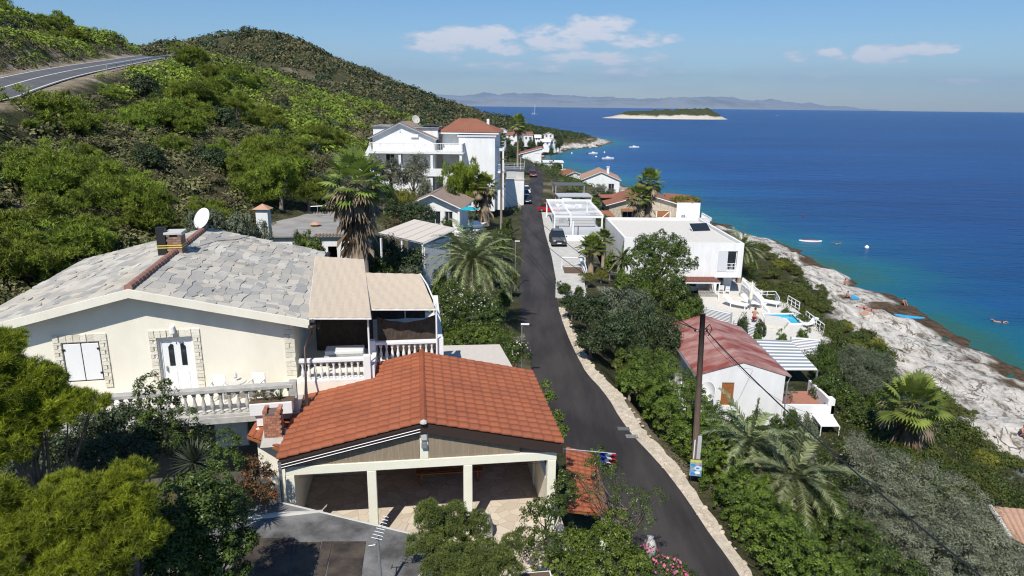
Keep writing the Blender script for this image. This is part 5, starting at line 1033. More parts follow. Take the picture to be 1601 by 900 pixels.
tile_slope('tiles', (-5.3, 1.5, 8.16), (-5.3, 11.3, 8.16), (-.6, 11.3, 10.44), (-.6, 1.5, 10.44), m_conc, jr, .35, .4, 3, 2); tile_slope('tiles', (4.7, 1.5, 8.16), (4.7, 11.3, 8.16), (-.6, 11.3, 10.44), (-.6, 1.5, 10.44), m_tileb, jr, .35, .4, 3, 2)
# dormers with grey roofs
for x0, x1, z1 in ((-5.0, -1.9, 10.0), (1.2, 4.9, 9.85)):
    m = MB(); m.box(x0+.2, x1-.2, 3.2, 9.5, 8.2, z1-.25); dd = m.build('dormer', m_white, J); MB().box(x0, x1, 2.9, 9.8, z1-.25, z1-.1).build('dormer_roof', m_conc, dd)
m = MB(); m.box(2.0, 4.6, 3.3, 9.0, 9.95, 10.0); m.M = Matrix.Rotation(R(0), 4, 'X'); m.build('solar_panel', m_black, J)
m = MB(); m.box(-4.9, 8.7, .0, 2.19, 6.1, 6.4); m.box(4.31, 8.7, 2.19, 6, 6.1, 6.4); bj = m.build('balcony', m_white, J)
simple_rail('railing', [(-4.8, .1, 6.4), (4.9, .1, 6.4), (4.9, -.0, 6.4), (8.6, -.0, 6.4), (8.6, 6, 6.4)], 1.15, m_white2, bj, 1.6, .05, 1, .32)
MB().box(8.5, 8.6, .2, 6, 6.45, 7.5).build('side_parapet', m_conc, bj)
for x in (-.5, 4.1, 8.3): MB().box(x-.18, x+.18, .15, .5, 3.3, 6.1).build('column', m_white, J)
m = MB(); m.box(-4.8, 8.6, 0, 2.1, 2.9, 3.2); m.box(-4.8, 5.8, 0, .2, 3.2, 4.0); m.box(5.8, 6.6, -.4, .2, 0.2, 3.6); m.box(-4.8, 4.2, .2, .4, -1, 2.9); m.build('lower_terrace', m_white, J)
m = MB(); m.box(4.3, 8.4, 5.6, 5.8, 0, 9.2); m.box(4.32, 6.1, 5.4, 5.59, 6.4, 8.9); m.build('link_wall', m_creamst, J)
m = MB()
for i in range(10): m.box(-6.6+i*.18, -6.4+i*.18, .6, 1.8, 2.8+i*.36, 3.16+i*.36)
for y in (.5, 1.85): m.hexa([(-6.9, y, 2.6), (-4.9, y, 6.2), (-4.9, y+.12, 6.2), (-6.9, y+.12, 2.6)], [(-6.9, y, 3.6), (-4.9, y, 7.3), (-4.9, y+.12, 7.3), (-6.9, y+.12, 3.6)])
m.build('outside_stairs', m_white, J)
q = D(650, 187, 105); dish('satellite_dish', 'grey satellite dish on the roof of the white three-storey villa', (q.x, q.y, q.z-.6), .6, 30, 25, mast=.6, mat=m_concl)
# ---- white block with hipped orange roof
K_ = T('apartment_house', 'tall plain white house with an orange hipped roof next to the villa', 'house', (-6.7, 105, 12.0), -3)
shell(K_, 8.0, 9.5, 9.5, m_white, front=[(1.2, 2.0, 3.7, 4.9)], gable=0, z0=-2); window(K_, 1.6, 3.7, .8, 1.2, sill=True, mat=m_shut, bars=0)
MB().box(-1.4, 4.0, -1.3, -.002, -2, 9.0).build('stair_tower', m_white, K_); MB().box(-1.6, 4.2, -1.45, -.003, 9.0, 9.25).build('tower_coping', m_ltgray, K_)
for x, z in ((1.0, 4.9), (1.0, 4.0)): MB().box(x, x+.8, -1.335, -1.302, z-.08, z).build('relief_line', m_conc, K_)
e = .55; h0 = 9.5; E0 = [(-4-e, -1.3, h0), (4+e, -1.3, h0), (4+e, 9.5+e, h0), (-4-e, 9.5+e, h0)]; R0 = (-2.2, 4.5, 11.4); R1 = (.6, 4.5, 11.4)
m = MB(); m.slab([(p[0], p[1], p[2]+.08) for p in E0], .18); kr = m.build('roof', m_white2, K_); u = Vector((0, 0, .1))
for A_, B_, C2, D2 in ((E0[0], E0[1], R1, R0), (E0[1], E0[2], R1, R1), (E0[2], E0[3], R0, R1), (E0[3], E0[0], R0, R0)): tile_slope('tiles', Vector(A_)+u, Vector(B_)+u, Vector(C2)+u, Vector(D2)+u+Vector((.01, 0, 0)), m_tileo, kr, .35, .4, 3, 2)
MB().box(2.2, 2.6, 5, 5.5, 10.2, 11.5).build('chimney', m_white, K_); MB().lathe([(.03, 0), (.03, 1.0)], 6, (-1.8, 4.5, 11.4)).build('rooftop_pipe', m_galv, K_)
MB().box(-4.6, -4.01, -.5, 5, 7.6, 9.4).build('grey_side_panel', m_conc, K_)
m = MB(); m.box(4.01, 5.3, .3, 5, -2, 1.0); m.box(5.0, 5.25, .3, .55, 1.0, 7.0); m.box(4.01, 5.3, .3, 5, 3.6, 3.9); m.box(4.01, 5.3, .3, 5, 6.9, 7.3); an = m.build('side_loggia', m_white, K_)
simple_rail('loggia_rail', [(4.05, .35, 7.3), (5.25, .35, 7.3), (5.25, 4.9, 7.3)], 1.0, m_ltgray, an, 1, .03, 2); simple_rail('loggia_rail', [(4.05, .35, 3.9), (4.95, .35, 3.9)], 1.0, m_white2, an, 1, .03, 1, .15)
# ---- garage block at the roadside
L_ = T('garage', 'white flat roofed garage block with a railed roof terrace at the left road edge', 'garage', (.35, 121, 8.5), -2)
MB().box(-1.7, 1.55, 0, 7, -.5, 4.4).build('wall', m_white, L_); m = MB(); m.box(-1.75, 1.6, -.05, 7.05, 4.4, 4.55); m.box(-1.6, 1.5, 1.4, 7, 4.55, 6.0); m.build('upper_wall', m_concl, L_); MB().box(-1.4, .1, 1.35, 1.398, 4.7, 5.8).build('grey_panel', m_grayp, L_)
MB().box(-2.1, 1.6, 1.2, 7.2, 6.0, 6.15).build('terrace_slab', m_dkgray, L_); simple_rail('railing', [(-2.0, 1.3, 6.15), (1.5, 1.3, 6.15), (1.5, 7, 6.15)], 1.1, m_ltgray, L_, 1.2, .03, 3)
MB().tube([(.9, 1.3, 6.15), (.9, 1.3, 8.3)], .04, 6).build('roof_lamp', m_white2, L_)
m = MB(); m.box(1.552, 1.6, .8, 3.4, 0, 2.6); m.build('garage_door', m_grayp, L_)
lw = MB(); lw.hexa([(-3.2, 0, -.5), (-1.72, 0, -.5), (-1.72, -6, -.5), (-3.2, -9, -.5)], [(-3.2, 0, 2.6), (-1.72, 0, 2.6), (-1.72, -6, 1.2), (-3.2, -9, 1.2)]); lw.build('side_wall', m_white, L_)
# ---- smaller houses further on
def gable_h(name, label, loc, rz, w, d, h, rise, mat, wins=(), wallm=m_white, oh=.4, chim=None, ax='y', z0=-3, ru=2, rv=2, far=False, pitch=.4, course=.5):
    root = T(name, label, 'house', loc, rz); front = [(x-a/2, x+a/2, z, z+b) for x, z, a, b in wins]; shell(root, w, d, h, wallm, front=front, gable=rise, axis_=ax, z0=z0)
    for x, z, a, b in wins: window(root, x, z, a, b, rec=.08, fw=.08)
    gable_roof(root, w, d, h, rise, mat, oh, pitch, course, ru, rv, axis_=ax)
    if chim:
        c = MB().box(chim[0]-.3, chim[0]+.3, chim[1]-.3, chim[1]+.3, h, chim[2]).build('chimney', m_white, root); MB().box(chim[0]-.42, chim[0]+.42, chim[1]-.42, chim[1]+.42, chim[2], chim[2]+.15).build('cap', m_white2, c)
    return root
Mh = T('lean_roof_house', 'white house with a one-sided orange roof rising to the right, beyond the garage', 'house', (6.5, 245, 5.4), 0)
shell(Mh, 6.6, 9, 4.0, m_white, front=[(1.0, 2.6, 1.5, 4.2)], mono=None); window(Mh, 1.8, 1.5, 1.6, 2.5, mat=m_shut)
m = MB(); m.prism([(-3.3, 4.0), (3.3, 4.0), (3.3, 5.9)], 0, 9); m.build('gable_wall', m_white, Mh)
m = MB(); m.slab([(-5.6, -.4, 3.45), (3.6, -.4, 6.05), (3.6, 9.4, 6.05), (-5.6, 9.4, 3.45)], .2); mr = m.build('roof', m_white2, Mh); tile_slope('tiles', (-5.65, -.4, 3.47), (-5.65, 9.4, 3.47), (3.6, 9.4, 6.07), (3.6, -.4, 6.07), m_tileo, mr, .5, .5, 3, 2); MB().box(-5.2, -3.31, .5, 8.5, -2, 3.4).build('annex', m_white, Mh)
Nh = T('beach_pavilion', 'low white flat roofed pavilion with square openings above the bay', 'house', (13.4, 232, 4.3), 0)
m = MB(); wall(m, -3.2, 3.2, -2, 3.0, 0, .3, [(.6, 2.6, .6, 2.2)]); m.box(-3.2, -2.9, .3, 7, -2, 3); m.box(2.9, 3.2, .3, 7, -2, 3); m.box(-3.2, 3.2, 6.7, 7, -2, 3.0); m.build('wall', m_white, Nh); MB().box(-3.5, 3.5, -.3, 7.3, 3.0, 3.3).build('flat_roof', m_white2, Nh); window(Nh, 1.6, .6, 2.0, 1.6, rec=.2)
gable_h('house', 'white gabled house with a pinkish tiled roof and white chimney by the bay', (21.9, 172, 4.6), -4, 9.2, 12, 3.3, 1.9, m_tilep, [(-2.8, .6, 1.6, 1.4), (2.6, .4, 1.5, 2.0)], chim=(1.8, 3, 6.2), pitch=.35, course=.4, ru=3)
m = T('annex', 'low orange roofed annex left of the pinkish tiled house', 'house', (16.3, 184, 4.4), 10); shell(m, 6.5, 7, 3.0, m_white, gable=1.3); gable_roof(m, 6.5, 7, 3.0, 1.3, m_tileo, .4, .4, .5, 3, 2)
# village on the point
VH = [(787, 207, 395, 5.5, 'white house with pale pink roof at the left end of the far village', m_tilep, 20), (800, 210, 372, 7.5, 'ochre and white house in front, between the pink roofs of the far village', m_tileo, -15),
      (792, 219, 350, 8.5, 'broad white walled house lowest on the left of the far village', m_tilep, 5), (826, 213, 385, 6.5, 'white house with red roof right of the thin palm in the far village', m_tileo, 12),
      (858, 210, 410, 7.0, 'white house with twin gables near the rocky point', m_tilep, 0), (853, 221, 375, 6.5, 'white bungalow just above the beach of the far village', m_white, -10), (866, 220, 380, 5.0, 'small house with pink roof just above the beach of the far village', m_tilep, 25),
      (841, 214, 388, 4.0, 'tiny white hut between two larger houses of the far village', m_white, 0), (807, 203, 430, 5.5, 'white house half hidden by trees at the top of the far village', m_tileo, 30)]
for i, (px, py, y, w_, lb, rm, rz_) in enumerate(VH):
    w_ *= .8; q = D(px, py, y); g = tz(q.x, q.y); z_ = max(g-.3, q.z-2.6); hh = 2.4 if i not in (3, 0) else 3.6
    gable_h('house', lb, (q.x, q.y, z_), rz_, w_, w_*.9, hh, 1.2, rm, [(-w_*.22, 1, 1.1, 1.3), (w_*.2, 1, 1.1, 1.3)], oh=.35, z0=-3, pitch=.9, course=1., ru=2, rv=1, ax='x' if i % 2 else 'y')
# ---- stone house with orange roof
Q_ = T('stone_house', 'pale stone house with a broad orange tiled gable roof beside tall fan palms', 'house', (22.9, 118, 5.6), 0)
shell(Q_, 12.6, 9, 3.6, m_stone, front=[(-3.9, -2.2, 1.0, 2.5), (2.0, 4.4, .6, 2.6)], gable=1.8, z0=-2.5)
window(Q_, -3.05, 1.0, 1.7, 1.5); gable_roof(Q_, 12.6, 9, 3.6, 1.8, m_tileo, .6, .33, .38, 3, 2)
m = MB(); m.slab([(-4.2, -.8, 2.6), (-1.9, -.8, 2.6), (-1.9, -.01, 2.95), (-4.2, -.01, 2.95)], .08); m.build('window_canopy', m_bshut, Q_)
m = MB(); m.box(2.0, 4.4, .05, .12, .6, 2.6); dpx = m.build('wooden_shutter', m_wood, Q_); m = MB(); m.hexa([(2.1, 0, .7), (2.25, 0, .7), (2.25, .04, .7), (2.1, .04, .7)], [(4.1, 0, 2.5), (4.3, 0, 2.5), (4.3, .04, 2.5), (4.1, .04, 2.5)]); m.box(2.0, 2.1, 0, .045, .6, 2.6); m.box(4.3, 4.4, 0, .045, .6, 2.6); m.build('white_brace', m_white2, dpx)
m = MB(); m.box(-7.2, -4.0, 4.5, 8.5, 4.15, 4.3); m.build('upper_roof_strip', m_tileo, Q_)
m = MB(); m.slab([(6.4, 3, 3.3), (10, 3, 3.2), (10, 9.5, 4.1), (5, 9.5, 4.5)], .15); s3 = m.build('side_roof', m_white2, Q_); tile_slope('tiles', (5.2, 3, 3.5), (10, 3, 3.25), (10, 9.5, 4.15), (5, 9.5, 4.55), m_tileo, s3, .33, .38, 3, 2)
m = MB(); m.slab([(-8.6, -3.4, 1.9), (-5.6, -3.4, 1.9), (-6.2, -.6, 2.6), (-8.6, -.6, 2.6)], .12); s4 = m.build('porch_roof', m_white2, Q_); tile_slope('tiles', (-8.6, -3.4, 1.92), (-5.6, -3.4, 1.92), (-6.2, -.6, 2.64), (-8.6, -.6, 2.64), m_tileo, s4, .33, .38, 3, 2); MB().box(-8.2, -8.0, -3.2, -3.0, -2, 1.8).build('porch_post', m_stone, Q_)
TW = T('terrace_wall', 'white terrace with a pale balustrade and box wall in front of the stone house', 'terrace', (27.5, 111, 6.4), 0)
m = MB(); m.box(-5, 5.0, 0, 6.5, -4, .6); m.box(.6, 4.6, 6.0, 6.2, .6, 3.4); m.build('wall', m_white, TW); simple_rail('balustrade', [(-5, .1, .6), (5, .1, .6), (5, 6, .6)], 1.1, m_white, TW, 2.2, .07, 1, .24)
tag(crown('hedge_box', [(30.0, 118.2, 10.1, 2.5, 1.1, .75), (28.6, 118.4, 10.0, 1.4, 1.0, .7)], 170, 26, .35, .16, .10, m_yel, 6, up=.6), 'clipped yellow-green hedge on top of the terrace wall by the sea', 'hedge')
ch3 = chair((28.6, 113.5, 7.0), 20, 'dark round lounge chair on the white terrace of the stone house', mat=m_dkgray, s=1.4)
# ---- white modern flat-roofed house
Rh = T('modern_house', 'white modern house with flat gravel roof, overhanging upper floor and pool terrace', 'house', (21.0, 80, 3.7), 1)
m = MB(); wall(m, -1.2, 6.6, 2.25, 6.3, 0, .3, [(4.75, 5.9, 2.9, 5.35), (-.6, .4, 3.0, 5.0)]); m.box(-7.2, -1.2, 3.0, 3.3, -1, 6.3); m.box(-1.5, -1.2, 0, 3.3, 2.25, 6.3); m.box(-7.2, -6.9, 3.3, 19, -1, 6.3); m.box(6.3, 6.6, .3, 19, 2.25, 6.3); m.box(-7.2, 6.6, 18.7, 19, -1, 6.3)
m.box(-1.2, 6.6, 0, 3.2, 2.1, 2.249); m.box(-6.8, 6.2, 3.35, 18.6, 5.7, 5.95); m.box(-1.19, 6.29, .31, 3.4, 5.7, 5.95); m.build('wall', m_white, Rh)
m = MB(); m.box(-6.85, 6.25, 3.4, 18.6, 5.951, 5.98); m.box(-1.15, 6.25, .35, 3.4, 5.951, 5.98); m.build('roof_gravel', m_conct, Rh)
window(Rh, 5.3, 2.9, 1.1, 2.4, rec=.15, bars=0); MB().box(3.6, 4.72, -.05, -.003, 2.85, 5.4).build('sliding_panel', m_ltgray, Rh); window(Rh, -.1, 3.0, 1.0, 2.0, rec=.1, mat=m_shut)
simple_rail('window_rail', [(4.75, .1, 2.9), (5.85, .1, 2.9)], .9, m_white2, Rh, .5, .03, 2, .25)
m = MB(); wall(m, -1.2, 3.4, -1, 2.1, 3.0, .25, [(-.8, 2.2, .1, 1.9)]); m.box(3.4, 3.9, .6, 3.2, -1, 2.1); wall(m, 3.9, 6.6, -1, 2.1, 3.2, .25, [(3.95, 5.6, 0, 2.0)]); m.build('lower_wall', m_white, Rh); window(Rh, .7, .1, 3.0, 1.8, 3.0, bars=2, sill=False); window(Rh, 4.78, 0, 1.65, 2.0, 3.2, bars=1, sill=False)
pm = MB(); pm.box(-.8, 3.3, -2.6, -2.48, 2.0, 2.12); pm.box(-.8, 3.3, .5, .62, 2.0, 2.12); pm.box(-.8, 3.3, -1.1, -.98, 2.0, 2.12); pr = pm.build('pergola_frame', m_white2, Rh)
m = MB()
for i in range(22): x = -.7+i*.185; m.box(x, x+.09, -2.6, .6, 2.125, 2.2)
m.build('slats', m_slatw, pr)
for x in (-.7, 3.2): MB().box(x-.05, x+.05, -2.6, -2.5, 0, 2.0).build('pergola_post', m_white2, Rh)
sp = T('solar_collector', 'tilted dark solar collector on the flat roof of the modern house', 'solar panel', (25.0, 90.5, 9.68), 15); sp.scale = (.8, .8, .8)
m = MB(); m.add([(-1.6,-.7,.1),(1.6,-.7,.1),(1.6,.7,1.1),(-1.6,.7,1.1),(-1.6,-.66,.04),(1.6,-.66,.04),(1.6,.74,1.04),(-1.6,.74,1.04)], [(0,1,2,3),(7,6,5,4),(0,4,5,1),(1,5,6,2),(2,6,7,3),(3,7,4,0)]); m.build('panel', m_glass, sp)
m = MB(); [m.tube([(x, .6, 0), (x, .7, 1.05)], .04, 6) for x in (-1.5, 1.5)]; m.tube([(-1.7, -.7, .1), (-1.7, .75, 1.15), (1.0, .8, 1.2)], .04, 6); m.build('support', m_white2, sp)
for i, (px, py) in enumerate(((1052, 368), (1112, 350), (1035, 366))): q = P(px, py, 9.68); tag(MB().lathe([(.16, 0), (.16, .3), (.22, .32), (.22, .4)], 8, q).build('roof_vent', m_dkgray if i < 2 else m_white2, None), ['short dark vent cap near the front edge of the modern flat roof', 'dark vent cap near the far right corner of the modern flat roof', 'little white vent on the flat roof left of the dark cap'][i], 'vent')
# pool terrace
DZ = 3.7
def dk(px, py): q = P(px, py, DZ); return (q.x, q.y, DZ)
PT = T('pool_terrace', 'pale stone terrace with turquoise swimming pool in front of the modern house', 'terrace', (25, 74, DZ), 0); off = Vector((25, 74, DZ))
def dl(px, py, dz=0): return Vector(dk(px, py))-off+Vector((0, 0, dz))
poly = [dl(1095, 505), dl(1185, 528), dl(1230, 545), dl(1300, 530), dl(1262, 497), dl(1215, 462), dl(1165, 430), dl(1090, 430)]
# deck around a pool hole: build from strips
pool = [dl(1192, 491), dl(1197, 499), dl(1228, 499), dl(1236, 507), dl(1256, 507), dl(1240, 491)]
import mathutils.geometry as mg2
outer = [p.copy() for p in poly]; tri = mg2.delaunay_2d_cdt([Vector((p.x, p.y)) for p in outer]+[Vector((p.x, p.y)) for p in pool], [], [list(range(len(outer)))[::-1] if False else list(range(len(outer))), list(range(len(outer), len(outer)+len(pool)))], 0, 1e-5, True)
vs_, _, fs_ = tri[0], tri[1], tri[2]
def inpoly(x, y, pl):
    c = False; j = len(pl)-1
    for i in range(len(pl)):
        if (pl[i].y > y) != (pl[j].y > y) and x < (pl[j].x-pl[i].x)*(y-pl[i].y)/(pl[j].y-pl[i].y)+pl[i].x: c = not c
        j = i
    return c
keep = []
for f in fs_:
    cx = sum(vs_[i].x for i in f)/len(f); cy = sum(vs_[i].y for i in f)/len(f)
    if inpoly(cx, cy, outer) and not inpoly(cx, cy, pool): keep.append(tuple(f))
nv = len(vs_); m = MB(); m.add([(v.x, v.y, 0) for v in vs_]+[(v.x, v.y, -.35) for v in vs_], keep+[tuple(i+nv for i in f[::-1]) for f in keep])
n_o = len(outer); m.add([(p.x, p.y, 0) for p in outer]+[(p.x, p.y, -2.5) for p in outer], [(i, (i+1) % n_o, n_o+(i+1) % n_o, n_o+i) for i in range(n_o)]); m.build('deck', m_conct, PT)
m = MB(); n_p = len(pool); m.add([(p.x, p.y, .03) for p in pool]+[(p.x, p.y, -1.2) for p in pool], [(i, (i+1) % n_p, n_p+(i+1) % n_p, n_p+i) for i in range(n_p)]+[tuple(range(n_p, 2*n_p))]); pb = m.build('pool_basin', m_pooll, PT)
m = MB(); m.add([(p.x, p.y, -.16) for p in pool], [tuple(range(n_p))[::-1]]); m.build('pool_water', m_poolw, pb)
m = MB(); [m.tube([pool[i]+Vector((0, 0, .03)), pool[(i+1) % n_p]+Vector((0, 0, .03))], .12, 6) for i in range(n_p)]; m.build('coping', m_white, pb)
m = MB(); m.slab([dl(1196, 497, .36), dl(1220, 500, .36), dl(1232, 508, .36), dl(1225, 516, .36), dl(1195, 512, .36)][::-1], .34); m.build('raised_platform', m_conct, PT)
def railing(label, pts, h=1.0, grp='white metal railings around the pool terrace', gap=.9):
    a = Vector(pts[0]); root = T('railing', label, 'railing', a, 0, grp); simple_rail('rails', [Vector(p)-a for p in pts], h, m_white2, root, gap, .045, 2); return root
railing('white railing stepping down beside the sloping wall of the modern house', [D(1160, 446, 78), D(1190, 470, 73.5)], .95)
railing('white railing around the far corner of the sunbed deck', [P(1186, 468, 3.7), P(1211, 468, 3.7), P(1217, 478, 3.7)])
railing('white railing at the seaward end of the pool', [P(1231, 475, 3.6), P(1249, 486, 3.6)], 1.0)
railing('long white railing at the right-hand corner of the pool terrace', [P(1259, 500, 3.6), P(1287, 522, 3.6)], 1.0)
MB_ = MB(); a, b = D(1153, 450, 79), D(1192, 478, 73); 
w_ = MB(); w_.hexa([(27.3, 79, 3.0), (27.55, 79, 3.0), (28.6, 72.6, 3.0), (28.35, 72.6, 3.0)], [(27.3, 79, 6.0), (27.55, 79, 6.0), (28.6, 72.6, 3.9), (28.35, 72.6, 3.9)]); sw = w_.build('sloping_wall', m_white, None); tag(sw, 'white wall sloping down beside the sunbeds of the pool terrace', 'wall')
def sunbed(label, loc, rz):
    root = T('sunbed', label, 'sunbed', loc, rz, 'white sunbeds on the pool terrace'); m = MB(); m.box(-.33, .33, -.95, .35, .3, .38); m.build('seat', m_white2, root, bevel=.01)
    m = MB(); m.M = Matrix.Translation((0, .35, .34)) @ Matrix.Rotation(R(42), 4, 'X'); m.box(-.33, .33, 0, .75, -.03, .05); m.build('backrest', m_white2, root, bevel=.01)
    for x in (-.28, .28):
        for y in (-.8, .3): MB().box(x-.03, x+.03, y-.03, y+.03, 0, .3).build('leg', m_white2, root)
    return root
for i, (px, py) in enumerate(((1150, 480), (1177, 479), (1199, 477))): q = P(px, py, DZ); s_ = sunbed(['white sunbed nearest the white posts of the pool terrace', 'white sunbed half hidden behind the closed parasol', 'white sunbed next to the corner railing'][i], q, 52); s_.scale = (1.5, 1.5, 1.5)
q = P(1172, 484, DZ); CPs = T('closed_parasol', 'closed cream parasol standing between the sunbeds', 'parasol', q, 0); MB().lathe([(.02, 3.3), (.12, 2.9), (.22, 1.4), (.14, 1.0), (.04, .98)], 8).build('canopy', m_creamp, CPs, smooth=True); MB().tube([(0, 0, 0), (0, 0, 1.1)], .04, 6).build('pole', m_galv, CPs)
q = P(1266, 510, DZ); lc = sunbed('low beige deck lounger at the right end of the pool', q, -60)
chair(P(1137, 459, 3.7), -20, 'white armchair in front of the glass door of the modern house'); chair(P(1127, 459, 3.7), 160, 'white cushioned chair beside the white pillar of the modern house', s=1.3)
# louvred grey fences between pool house and red-roofed house
def louvre(label, p0, p1, h, z0, grp='grey slatted fence panels'):
    p0 = Vector((p0[0], p0[1], z0)); p1 = Vector((p1[0], p1[1], z0)); L_ = (p1-p0).length; an = math.atan2(p1.y-p0.y, p1.x-p0.x); root = T('slat_fence', label, 'fence', p0, math.degrees(an), grp); m = MB(); n_ = int(h/.14)
    for i in range(n_): z = i*h/n_; m.add([(0, -.03, z), (L_, -.03, z), (L_, .05, z+.10), (0, .05, z+.10), (0, -.01, z), (L_, -.01, z), (L_, .07, z+.10), (0, .07, z+.10)], [(0, 1, 2, 3), (7, 6, 5, 4), (0, 4, 5, 1), (3, 2, 6, 7)])
    m.box(0, L_, .075, .09, 0, h); m.build('slats', m_ltgray, root)
    for x in (0, L_): MB().box(x-.06, x+.06, -.06, .1, -1.5, h+.05).build('post', m_grayp, root)
    return root
louvre('grey slatted fence panel at the far left corner of the red painted roof', P(1103, 497, 5.2), P(1142, 506, 5.2), 1.7, 4.6); louvre('grey slatted fence panel below the white flowering shrub', P(1146, 516, 5.2), P(1190, 527, 5.2), 1.9, 4.2)
louvre('grey slatted fence running down to the striped canopy', P(1236, 535, 5.0), P(1282, 545, 4.6), 1.9, 3.6)
# ---- striped canopy
SC = T('striped_canopy', 'grey and white striped flat canopy beside the red painted roof', 'canopy', (22.5, 52, 4.3), 0); so4 = Vector((22.5, 52, 4.3))
cq = [P(1180, 530, 6.9)-so4, P(1236, 532, 6.9)-so4, P(1278, 577, 6.7)-so4, P(1222, 577, 6.7)-so4]
m = MB(); m.slab(cq[::-1], .08); co = m.build('canopy_sheet', m_white2, SC); m = MB(); A_, B_, C2, D2 = cq
for i in range(9):
    t0 = (i+.15)/9; t1 = (i+.6)/9; a = A_.lerp(D2, t0); b = B_.lerp(C2, t0); c = B_.lerp(C2, t1); d = A_.lerp(D2, t1); m.slab([p+Vector((0, 0, .03)) for p in (d, c, b, a)], .028)
m.build('stripes', m_dkgray if False else M('stripe_grey', (.26, .29, .29), rough=.5), co)
for p in (cq[2], cq[3], cq[1]): MB().box(p.x-.06, p.x+.06, p.y-.06, p.y+.06, -1.2, p.z-.09).build('post', m_galv, SC)
# ---- red-roofed white house
Tt = T('red_roof_house', 'white house with a peeling dull red roof beyond the utility pole', 'house', (14.97, 41.4, 5.3), 0)
shell(Tt, 5.6, 9.8, 3.55, m_white, front=[(-1.25, -.45, 1.4, 3.0)], left=[(2.0, 3.0, 1.2, 2.6), (5.5, 6.5, 1.2, 2.6)], gable=.85, z0=-2)
MB().box(-1.25, -.45, .06, .12, 1.4, 3.0).build('door', m_wood, Tt)
for y in (2.5, 6.0): window(Tt, y, 1.2, 1.0, 1.4, M_=LX(-2.8, 9.8))
rr = MB()
for sg in (-1, 1):
    a = [(sg*3.05, -.06, 3.58), (0, -.06, 4.52), (0, 10.0, 4.52), (sg*3.05, 10.0, 3.58)]; rr.slab(a if sg > 0 else a[::-1], .12)
tr = rr.build('roof', m_redpaint, Tt)
[MB().tube([(sg*3.1, -.1, 3.5), (sg*3.1, 10.0, 3.5)], .07, 6).build('gutter', m_galv, Tt) for sg in (-1, 1)]; MB().tube([(3.1, -.1, 3.5), (2.95, -.1, 3.1), (2.95, -.06, .2)], .045, 6).build('downpipe', m_galv, Tt)
m = MB(); m.box(2.81, 6.2, -.1, 3.6, -2, .9); m.box(2.81, 6.2, -.1, .1, .9, 1.5); m.box(6.0, 6.2, -.1, 3.6, .9, 1.75); m.box(5.75, 6.2, -.12, .4, 1.5, 1.95); m.build('side_terrace', m_white, Tt); MB().box(2.82, 5.98, .12, 3.58, .9, .93).build('terrace_floor', m_terr, Tt); MB().box(3.5, 5.2, -.14, -.101, -.5, .35).build('lower_window', m_glass, Tt)
m = MB(); m.box(-4.6, -2.82, 1.5, 7, -1, .4); m.box(-4.6, -4.4, 1.5, 7, .4, 1.5); m.build('left_porch', m_white, Tt)
dish('satellite_dish', 'white satellite dish on the front wall of the red roofed house, left of its door', (12.75, 40.75, 7.6), .6, -62, 15, mast=.35)
tag(MB().lathe([(.3, 0), (.33, .1), (.3, .9), (.24, .98)], 12, (11.0, 42.6, 6.1)).build('blue_barrel', m_blue, None, smooth=True), 'blue plastic barrel beside the left porch of the red roofed house', 'barrel')
po_ = T('potted_shrub', 'dark terracotta pot with a plant on the side terrace of the red roofed house', 'potted plant', (18.6, 42.8, 6.23), 0); MB().lathe([(.3, 0), (.42, .6), (.38, .6)], 10).build('pot', m_ridge, po_); crown('plant', [(0, 0, 1.0, .6, .6, .5)], 40, 20, .2, .16, .03, m_grey, 5, parent=po_)
# shade sail, red table and lifeguard-style cart below it
q = P(1290, 655, 6.0); SS = T('sun_sail', 'white square sun shade below the terrace of the red roofed house', 'parasol', (q.x, q.y, 4.2), 0)
pts = [P(1266, 643, 6.2), P(1298, 643, 6.2), P(1313, 666, 6.0), P(1284, 666, 6.0)]; m = MB(); m.slab([p-Vector((q.x, q.y, 4.2)) for p in pts][::-1], .04); m.build('canopy', m_white2, SS)
for p in pts: pp = p-Vector((q.x, q.y, 4.2)); MB().tube([(pp.x, pp.y, -.6), pp], .035, 6).build('pole', m_white2, SS)
q = P(1308, 685, 4.6); rt_ = T('red_table', 'long dark red table standing beyond the white sun shade', 'table', (q.x, q.y, 3.9), -60); MB().box(-.95, .95, -.4, .4, .7, .76).build('tabletop', m_redpl, rt_); [MB().box(a-.04, a+.04, b-.04, b+.04, -.5, .7).build('leg', m_redpl, rt_) for a in (-.8, .8) for b in (-.3, .3)]
q = P(1322, 694, 4.8); sg_ = T('red_white_board', 'small red and white board leaning among bushes beside the red table', 'board', (q.x, q.y, 4.0), 10); m = MB(); m.add([(-.5,0,.7),(.4,.0,.75),(.5,.3,1.1),(-.4,.3,1.05),(-.5,0.03,.66),(.4,.03,.71),(.5,.33,1.06),(-.4,.33,1.01)], [(0,1,2,3),(7,6,5,4),(0,4,5,1),(1,5,6,2),(2,6,7,3),(3,7,4,0)]); m.build('panel', m_white2, sg_)
m = MB(); [m.add([(-.32+i*.16, .06+j*.1, .80+j*.115), (-.24+i*.16, .06+j*.1, .81+j*.115), (-.21+i*.16, .12+j*.1, .875+j*.115), (-.29+i*.16, .12+j*.1, .865+j*.115)], [(0, 1, 2, 3)]) for i in range(4) for j in range(2)]; m.build('red_marks', m_flagr, sg_); [MB().tube([(x, .1, -.6), (x, .15, .8)], .03, 6).build('leg', m_white2, sg_) for x in (-.3, .3)]
